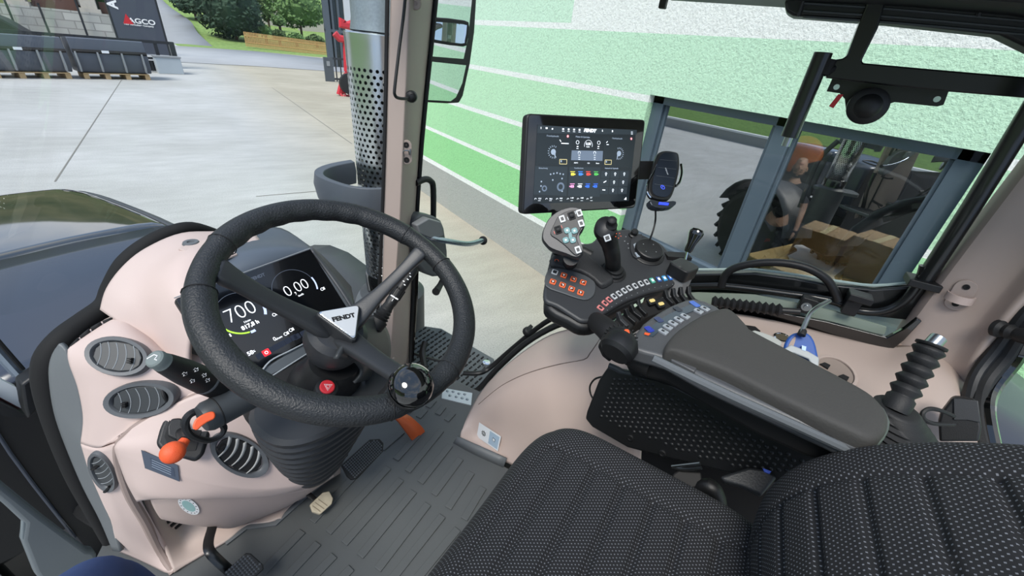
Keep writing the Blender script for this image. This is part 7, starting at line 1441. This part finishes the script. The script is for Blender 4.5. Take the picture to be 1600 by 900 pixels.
q.rings(rs); q.obj('boot', BLACKR, cl_, ang=70)
# ---- black connector box with cable loop
bx_ = thing('connector_box', 'black plastic connector box with looped cable at the foot of the rear pillar', 'box', P(1500, 660, d=.72))
f_ = F(P(1505, 645, d=.70), None, None, (CAM - P(1505, 645, d=.7)).normalized() + TX * -.2); q = B(); plate(q, f_, [(1466, 660), (1470, 645), (1488, 622), (1496, 620), (1525, 625), (1530, 640), (1534, 668), (1530, 690), (1468, 690)], -.04, .0); q.obj('body', BLACKP, bx_, bevel=.004)
q = B(); plate(q, f_, [(1490, 622), (1528, 626), (1532, 660), (1512, 656), (1490, 656)], 0, .003); q.obj('lid', GREYP, bx_, bevel=.001)
q = B(); q.tube([P(1490, 650, d=.685), P(1468, 641, d=.68), P(1452, 639, d=.68), P(1442, 645, d=.68), P(1444, 655, d=.68), P(1460, 662, d=.68), P(1490, 663, d=.685)], .0035, 8, 5); q.obj('cable_loop', BLACKR, bx_)
# ================================================================ SEAT
def fabric():
    m = mat('seat_fabric', '#25272a', .9); nt = m.node_tree; b = nt.nodes['Principled BSDF']
    def M_(op, *a):
        n = N(nt, 'ShaderNodeMath', operation=op)
        for i, v in enumerate(a):
            if isinstance(v, (int, float)): n.inputs[i].default_value = v
            else: nt.links.new(v, n.inputs[i])
        return n.outputs[0]
    uvn = N(nt, 'ShaderNodeUVMap'); uvn.uv_map = 'UVMap'; s = N(nt, 'ShaderNodeSeparateXYZ'); nt.links.new(uvn.outputs[0], s.inputs[0])
    u = M_('MULTIPLY', s.outputs[0], 1 / .0058); v = M_('MULTIPLY', s.outputs[1], 1 / .0042)
    row = M_('FLOOR', v); off = M_('MULTIPLY', M_('ABSOLUTE', M_('MODULO', row, 2.0)), .5); fu = M_('ABSOLUTE', M_('SUBTRACT', M_('FRACT', M_('ADD', M_('ADD', u, off), 200.0)), .5)); fv = M_('ABSOLUTE', M_('SUBTRACT', M_('FRACT', M_('ADD', v, 200.0)), .5))
    d = M_('MAXIMUM', M_('MULTIPLY', fu, 1.0), M_('MULTIPLY', fv, .6)); dot = M_('LESS_THAN', d, .125)
    mx = N(nt, 'ShaderNodeMix', data_type='RGBA'); mx.inputs[6].default_value = lin('#131417'); mx.inputs[7].default_value = lin('#6a6d73'); nt.links.new(dot, mx.inputs[0]); nt.links.new(mx.outputs[2], b.inputs['Base Color'])
    bp = N(nt, 'ShaderNodeBump', i_Strength=.5, i_Distance=.0006); nt.links.new(dot, bp.inputs['Height']); nt.links.new(bp.outputs[0], b.inputs['Normal']); return m
FAB = fabric()
def addvuv(ob, fu):
    me = ob.data; uv = me.uv_layers.new(name='UVMap')
    for l in me.loops: uv.data[l.index].uv = fu(l.vertex_index)
st_ = thing('driver_seat', 'driver seat in charcoal fabric with small light dots, cushion and backrest', 'seat', TV(0, -.5, 0))
# cushion: parametric over a rounded rectangle with stitched channels
def cushion():
    q = B(); nx, ny = 90, 170; W_, L_ = .240, .235; cy0 = -.50; vs = []; uvs = []
    n = 5.5
    for j in range(ny + 1):
        for i in range(nx + 1):
            a = -1 + 2 * i / nx; b_ = -1 + 2 * j / ny
            # square -> superellipse
            k = max(abs(a), abs(b_)); r = (abs(a) ** n + abs(b_) ** n) ** (1 / n) or 1; s_ = k / r if r else 1
            x = a * s_ * W_; y = cy0 + b_ * s_ * L_; e = min(1, k); h = .53 + .022 * abs(x / W_) ** 2 - .0 * y
            h -= .055 * max(0, (e - .80) / .20) ** 2.4
            if b_ > .5: h -= .018 * ((b_ - .5) / .5) ** 2
            # centre channels
            inx = abs(x) < .150
            if inx and b_ < .78:
                h -= .009 * max(0, 1 - abs(((y - cy0 + .3) % .052) - .026) / .009)
            h -= .007 * max(0, 1 - abs(abs(x) - .152) / .006) if b_ < .8 else 0
            h -= .007 * max(0, 1 - abs(b_ - .79) / .03) if abs(x) < .152 else 0
            vs.append(TV(x, y, h)); uvs.append((x, y))
    q.v = vs
    for j in range(ny):
        for i in range(nx): a = j * (nx + 1) + i; q.f.append((a, a + 1, a + nx + 2, a + nx + 1))
    # skirt
    ring = [i for i in range(nx + 1)] + [(j + 1) * (nx + 1) - 1 for j in range(1, ny + 1)] + [ny * (nx + 1) + i for i in range(nx - 1, -1, -1)] + [j * (nx + 1) for j in range(ny - 1, 0, -1)]
    prev = ring
    for dz, k in ((.03, 1.012), (.07, 1.0), (.10, .93)):
        cur = []
        for idx in ring:
            p = vs[idx]; c = TV(0, cy0, 0); d = Vector((p.x - c.x, p.y - c.y, 0)); q.v.append(Vector((c.x + d.x * k, c.y + d.y * k, p.z - dz))); cur.append(len(q.v) - 1); u_ = uvs[idx]; l_ = math.hypot(*[u_[0], u_[1] - cy0]) or 1
            uvs.append((u_[0] + u_[0] / l_ * dz, u_[1] + (u_[1] - cy0) / l_ * dz))
        m_ = len(ring)
        for i in range(m_): q.f.append((prev[i], prev[(i + 1) % m_], cur[(i + 1) % m_], cur[i])[::-1])
        prev = cur
    o = q.obj('cushion', FAB, st_, ang=180); addvuv(o, lambda i: uvs[i]); return o
cushion()
def backrest():
    q = B(); nx, ny = 90, 180; W_ = .218; n = 4.5; vs = []; uvs = []
    prof = [TV(0, y, z) for y, z in ((-.70, .44), (-.665, .50), (-.648, .56), (-.640, .64), (-.655, .71), (-.692, .77), (-.745, .82), (-.81, .865), (-.885, .905), (-.96, .94))]
    pc, _ = spl(prof, [0] * len(prof), 8); m_ = len(pc); acc = [0]
    for i in range(1, m_): acc.append(acc[-1] + (pc[i] - pc[i - 1]).length)
    def at(s_):
        s_ = max(0, min(acc[-1] - 1e-6, s_)); i = max(k for k in range(m_) if acc[k] <= s_); i = min(i, m_ - 2); t_ = (s_ - acc[i]) / (acc[i + 1] - acc[i]); p = pc[i].lerp(pc[i + 1], t_); tg = (pc[min(m_ - 1, i + 2)] - pc[max(0, i - 1)]).normalized(); return p, TX.cross(tg) * -1 if TX.cross(tg).dot(TY) < 0 else TX.cross(tg), tg
    H_ = acc[-1] / 2
    for j in range(ny + 1):
        for i in range(nx + 1):
            a = -1 + 2 * i / nx; b_ = -1 + 2 * j / ny; k = max(abs(a), abs(b_)); r = (abs(a) ** n + abs(b_) ** n) ** (1 / n) or 1; s_ = k / r if r else 1
            x = a * s_ * W_; y = b_ * s_ * H_; p, nn, tg = at(H_ + y); h = .012 * (1 - abs(a)) * -1 - .045 * max(0, (k - .78) / .22) ** 2.4
            h -= .005 * max(0, 1 - abs(abs(x) - .14) / .006)
            if abs(x) < .14: h -= .008 * max(0, 1 - abs(((y + 1) % .055) - .027) / .008)
            vs.append(p + TX * x + nn * h); uvs.append((x, y))
    q.v = list(vs)
    for j in range(ny):
        for i in range(nx): a = j * (nx + 1) + i; q.f.append((a, a + 1, a + nx + 2, a + nx + 1)[::-1])
    ring = [i for i in range(nx + 1)] + [(j + 1) * (nx + 1) - 1 for j in range(1, ny + 1)] + [ny * (nx + 1) + i for i in range(nx - 1, -1, -1)] + [j * (nx + 1) for j in range(ny - 1, 0, -1)]
    prev = ring
    for dz, k in ((.02, 1.02), (.05, 1.0), (.09, .93), (.10, .8)):
        cur = []
        for idx in ring:
            u_ = uvs[idx]; p, nn, tg = at(H_ + u_[1]); e = (vs[idx] - p - TX * u_[0]).dot(nn); q.v.append(p + TX * u_[0] * k + nn * (e - dz)); cur.append(len(q.v) - 1); l_ = math.hypot(*u_) or 1; uvs.append((u_[0] + u_[0] / l_ * dz, u_[1] + u_[1] / l_ * dz))
        m2 = len(ring)
        for i in range(m2): q.f.append((prev[i], prev[(i + 1) % m2], cur[(i + 1) % m2], cur[i]))
        prev = cur
    o = q.obj('backrest', FAB, st_, ang=180); addvuv(o, lambda i: uvs[i]); return o
backrest()
q = B(); q.box(F(TV(0, -.52, .36), TX, TY), .4, .36, .1); q.obj('seat_pan', BLACKM, st_, bevel=.02)
q = B(); q.box(F(TV(0, -.55, .17), TX, TY), .34, .34, .3); q.obj('suspension', BLACKR, st_, bevel=.03)
# ---- belt buckle and stalk
bk2 = thing('seat_belt_buckle', 'black seat belt buckle on its stalk between cushion and side panel', 'buckle', P(1100, 760, x=.285))
f_ = F(P(1075, 755, x=.285), tn(.2, -1, 0), tn(.6, 0, .8))
q = B(); q.tube([P(1040, 772, x=.285), P(1080, 768, x=.285), P(1108, 760, x=.285), P(1122, 780, x=.285), P(1125, 815, x=.285)], [.012, .012, .015, .0145, .014], 14, 5); q.obj('stalk', BLACKP, bk2)
f_ = F(P(1072, 745, x=.285), None, None, (CAM - P(1072, 745, x=.285))); q = B(); plate(q, f_, [(1046, 755), (1052, 740), (1060, 735), (1095, 738), (1098, 758), (1080, 764), (1050, 760)], -.015, .0, 0); q.obj('buckle', BLACKM, bk2, bevel=.003)
q = B(); q.tube([P(1050, 729, x=.285), P(1070, 733, x=.285), P(1096, 731, x=.285)], .0035, 8, 3); q.tube([P(1050, 729, x=.285), P(1094, 724, x=.285)], .003, 8, 0); q.obj('metal_tongue', STEEL, bk2)
q = B(); q.box(F(P(1053, 755, x=.285), None, None, CAM - P(1053, 755, x=.285)), .008, .0015, .001); q.box(F(P(1065, 756, x=.285), None, None, CAM - P(1065, 756, x=.285)), .008, .0015, .001); q.obj('glint_strip', WHITE, bk2)
sb2 = thing('seat_side_flap', 'dark leather flap behind the buckle next to the backrest', 'flap', P(1160, 750, x=.285))
f_ = F(P(1160, 745, x=.285), None, None, (CAM - P(1160, 745, x=.285)) + EZ * .4); q = B(); plate(q, f_, [(1125, 744), (1170, 730), (1195, 733), (1215, 745), (1190, 775), (1160, 760), (1130, 752)], -.02, .0, 1); q.obj('flap', mat('flap_leather', '#26282a', .5, bump=.3), sb2, bevel=.006)
q = B(); plate(q, f_, [(1191, 732), (1205, 737), (1202, 741), (1194, 738)], .0, .003); q.obj('blue_tag', mat('tag_blue2', '#3558c0', .4), sb2, smooth=False)
# ================================================================ INSIDE THE HALL: A PERSON AND A PARKED MACHINE
def skinned(name, pts, edges, rad, m, parent, sub=2):
    o0 = org(parent); me = bpy.data.meshes.new(name); me.from_pydata([tuple(Vector(p) - o0) for p in pts], edges, []); me.materials.append(m)
    ob = bpy.data.objects.new(name, me); COL.objects.link(ob); ob.parent = parent; md = ob.modifiers.new('skin', 'SKIN'); md.use_smooth_shade = True
    for i, r in enumerate(rad):
        sv = me.skin_vertices[0].data[i]; r = r if isinstance(r, tuple) else (r, r); sv.radius = r; sv.use_root = (i == 0)
    s_ = ob.modifiers.new('sub', 'SUBSURF'); s_.levels = sub; s_.render_levels = sub; return ob
PO = Vector((6.45, 2.20, .02)); FCE = (Vector((0, 0, 0)) - PO); FCE.z = 0; FCE.normalize(); SDE = EZ.cross(FCE)
def pp_(x, y, z): return PO + SDE * x + FCE * y + EZ * z
pe = thing('person', 'person with short brown hair in a dark t-shirt standing inside the hall behind the window', 'person', PO)
SKN = mat('skin_tone', '#c99a80', .55); HAIR = mat('hair_brown', '#3a2a20', .8, bump=.4, bscale=200); TSH = mat('tshirt_black', '#1b1d24', .85); TRS = mat('trousers_dark', '#2a2f3a', .85)
pts = [(0, 0, .98), (0, .0, 1.2), (0, .0, 1.38), (0, .0, 1.50), (0, .01, 1.57)]; rad = [(.10, .075), (.10, .075), (.115, .08), (.06, .06), (.055, .055)]; ed = [(0, 1), (1, 2), (2, 3), (3, 4)]
def limb(start, chain, rr):
    last = start
    for p, r in zip(chain, rr): pts.append(p); rad.append(r); ed.append((last, len(pts) - 1)); last = len(pts) - 1
    return last
hands = []
for s_ in (-1, 1):
    e = limb(2, [(s_ * .17, 0, 1.42), (s_ * .24, -.01, 1.15), (s_ * .26, .06, .92), (s_ * .262, .08, .86)], [.055, .045, .032, .030]); hands.append(s_)
    limb(0, [(s_ * .10, 0, .88), (s_ * .11, .02, .5), (s_ * .115, -.01, .1), (s_ * .12, .04, .05), (s_ * .125, .16, .035)], [.07, .05, .04, .04, .03])
skinned('body', [pp_(*p) for p in pts], ed, rad, SKN, pe)
for s_ in hands:
    for k, (dx, ln) in enumerate(((-.024, .075), (-.008, .085), (.008, .08), (.024, .065))):
        q = B(); b0 = pp_(s_ * .262, .085 + dx, .83); q.tube([b0, b0 - EZ * .03 + FCE * .004, b0 - EZ * (.03 + ln * .5) + SDE * (-s_ * .008), b0 - EZ * (.03 + ln) + SDE * (-s_ * .022)], [.011, .010, .009, .007], 8, 3); q.obj('finger', SKN, pe)
    q = B(); b0 = pp_(s_ * .25, .115, .845); q.tube([b0, b0 + FCE * .02 - EZ * .03, b0 + FCE * .022 - EZ * .06 - SDE * s_ * .01], [.013, .011, .008], 8, 3); q.obj('thumb', SKN, pe)
hc = pp_(0, .02, 1.67); fh = F(hc, SDE, FCE); q = B(); q.lathe(fh, [(.03, -.13), (.052, -.115), (.066, -.08), (.074, -.03), (.077, .02), (.074, .06), (.058, .095), (.03, .113), (.002, .118)], 28, sy=1.18); q.obj('head', SKN, pe)
q = B(); q.tube([fh.p(0, .088, .02), fh.p(0, .102, -.005), fh.p(0, .112, -.025), fh.p(0, .092, -.034)], [.008, .011, .014, .008], 10, 3); q.obj('nose', SKN, pe)
for s_ in (-1, 1):
    q = B(); q.lathe(F(fh.p(s_ * .030, .080, .012), SDE, EZ), [(.001, -.012), (.011, -.006), (.013, 0), (.011, .006), (.001, .012)], 14, sy=.6); q.obj('eye', mat('eye_%d' % s_, '#2a211c', .3), pe)
    q = B(); q.tube([fh.p(s_ * .014, .090, .030), fh.p(s_ * .03, .088, .036), fh.p(s_ * .047, .076, .030)], .004, 6, 3); q.obj('eyebrow', HAIR, pe)
    q = B(); q.tube([fh.p(s_ * .076, -.002, .02), fh.p(s_ * .086, -.012, .028), fh.p(s_ * .086, -.014, .0), fh.p(s_ * .078, -.004, -.022)], .008, 8, 3); q.obj('ear', SKN, pe)
q = B(); q.tube([fh.p(-.024, .083, -.066), fh.p(0, .091, -.064), fh.p(.024, .083, -.066)], .006, 8, 3); q.obj('mouth', mat('lips', '#a8645a', .5), pe)
q = B(); q.lathe(fh.at(0, -.012, .012), [(.078, .0), (.0825, .03), (.079, .065), (.062, .098), (.032, .116), (.002, .121)], 28, sy=1.14); q.obj('hair', HAIR, pe)
sp_ = [(0, 0, .94), (0, 0, 1.2), (0, 0, 1.40), (0, 0, 1.49), (-.17, 0, 1.425), (-.225, -.005, 1.22), (.17, 0, 1.425), (.225, -.005, 1.22)]
skinned('tshirt', [pp_(*p) for p in sp_], [(0, 1), (1, 2), (2, 3), (2, 4), (4, 5), (2, 6), (6, 7)], [(.155, .12), (.145, .115), (.17, .12), .075, .072, .062, .072, .062], TSH, pe)
tr2 = [(0, 0, .97), (-.1, 0, .86), (-.11, .02, .5), (-.115, -.01, .09), (.1, 0, .86), (.11, .02, .5), (.115, -.01, .09)]
skinned('trousers', [pp_(*p) for p in tr2], [(0, 1), (1, 2), (2, 3), (0, 4), (4, 5), (5, 6)], [(.15, .12), .10, .075, .06, .10, .075, .06], TRS, pe)
for s_ in (-1, 1): q = B(); q.tube([pp_(s_ * .118, -.05, .04), pp_(s_ * .12, .05, .045), pp_(s_ * .125, .18, .03)], [.045, .05, .038], 12, 3, up=SDE); q.obj('shoe', BLACKP, pe)
# parked compact loader, orange and black
ld = thing('parked_loader', 'orange and black wheeled machine parked inside the hall behind the person', 'machine', Vector((7.7, 1.6, .02)))
FLd = F(Vector((7.7, 1.6, .02)), Vector((-.2, 1, 0)), Vector((-1, -.2, 0))); OM = mat('machine_orange', '#d2691e', .4)
q = B(); q.prism(F(FLd.p(0, .35, 0), FLd.u, EZ), smoothpoly([(-1.0, .6), (1.0, .6), (1.1, 1.3), (.7, 1.75), (-.2, 1.8), (-.9, 1.3)], 4), -.45, .45); q.obj('bonnet', BLACKP, ld, bevel=.05); q = B(); q.lathe(F(P(1252, 242, wx=7.0), EY, EZ), [(.2, -.06), (.26, -.04), (.26, .04), (.2, .06)], 24); q.obj('orange_cover', OM, ld)
q = B(); q.prism(F(FLd.p(-.2, .35, 0), FLd.u, EZ), [(-.9, 1.2), (.3, 1.75), (.2, 2.5), (-.9, 2.5)], -.42, .42); q.obj('cab', BLACKM, ld, bevel=.04)
for a in (-.75, .8):
    for b_ in (-.25, .95): fr = F(FLd.p(a, b_, .5), FLd.u, EZ); q = B(); q.lathe(fr, [(.3, -.13), (.46, -.15), (.5, -.1), (.5, .1), (.46, .15), (.3, .13)], 28); w_o = q.obj('wheel', TYRE, ld); q = B(); q.lathe(fr, [(.28, -.1), (.1, -.14), (.1, .14), (.28, .1)], 20); q.obj('rim', REDP, w_o)
q = B(); q.tube([FLd.p(1.0, .7, 1.0), FLd.p(1.5, .7, 1.5), FLd.p(1.9, .7, .7)], .07, 8, 3); q.obj('loader_arm', BLACKP, ld)
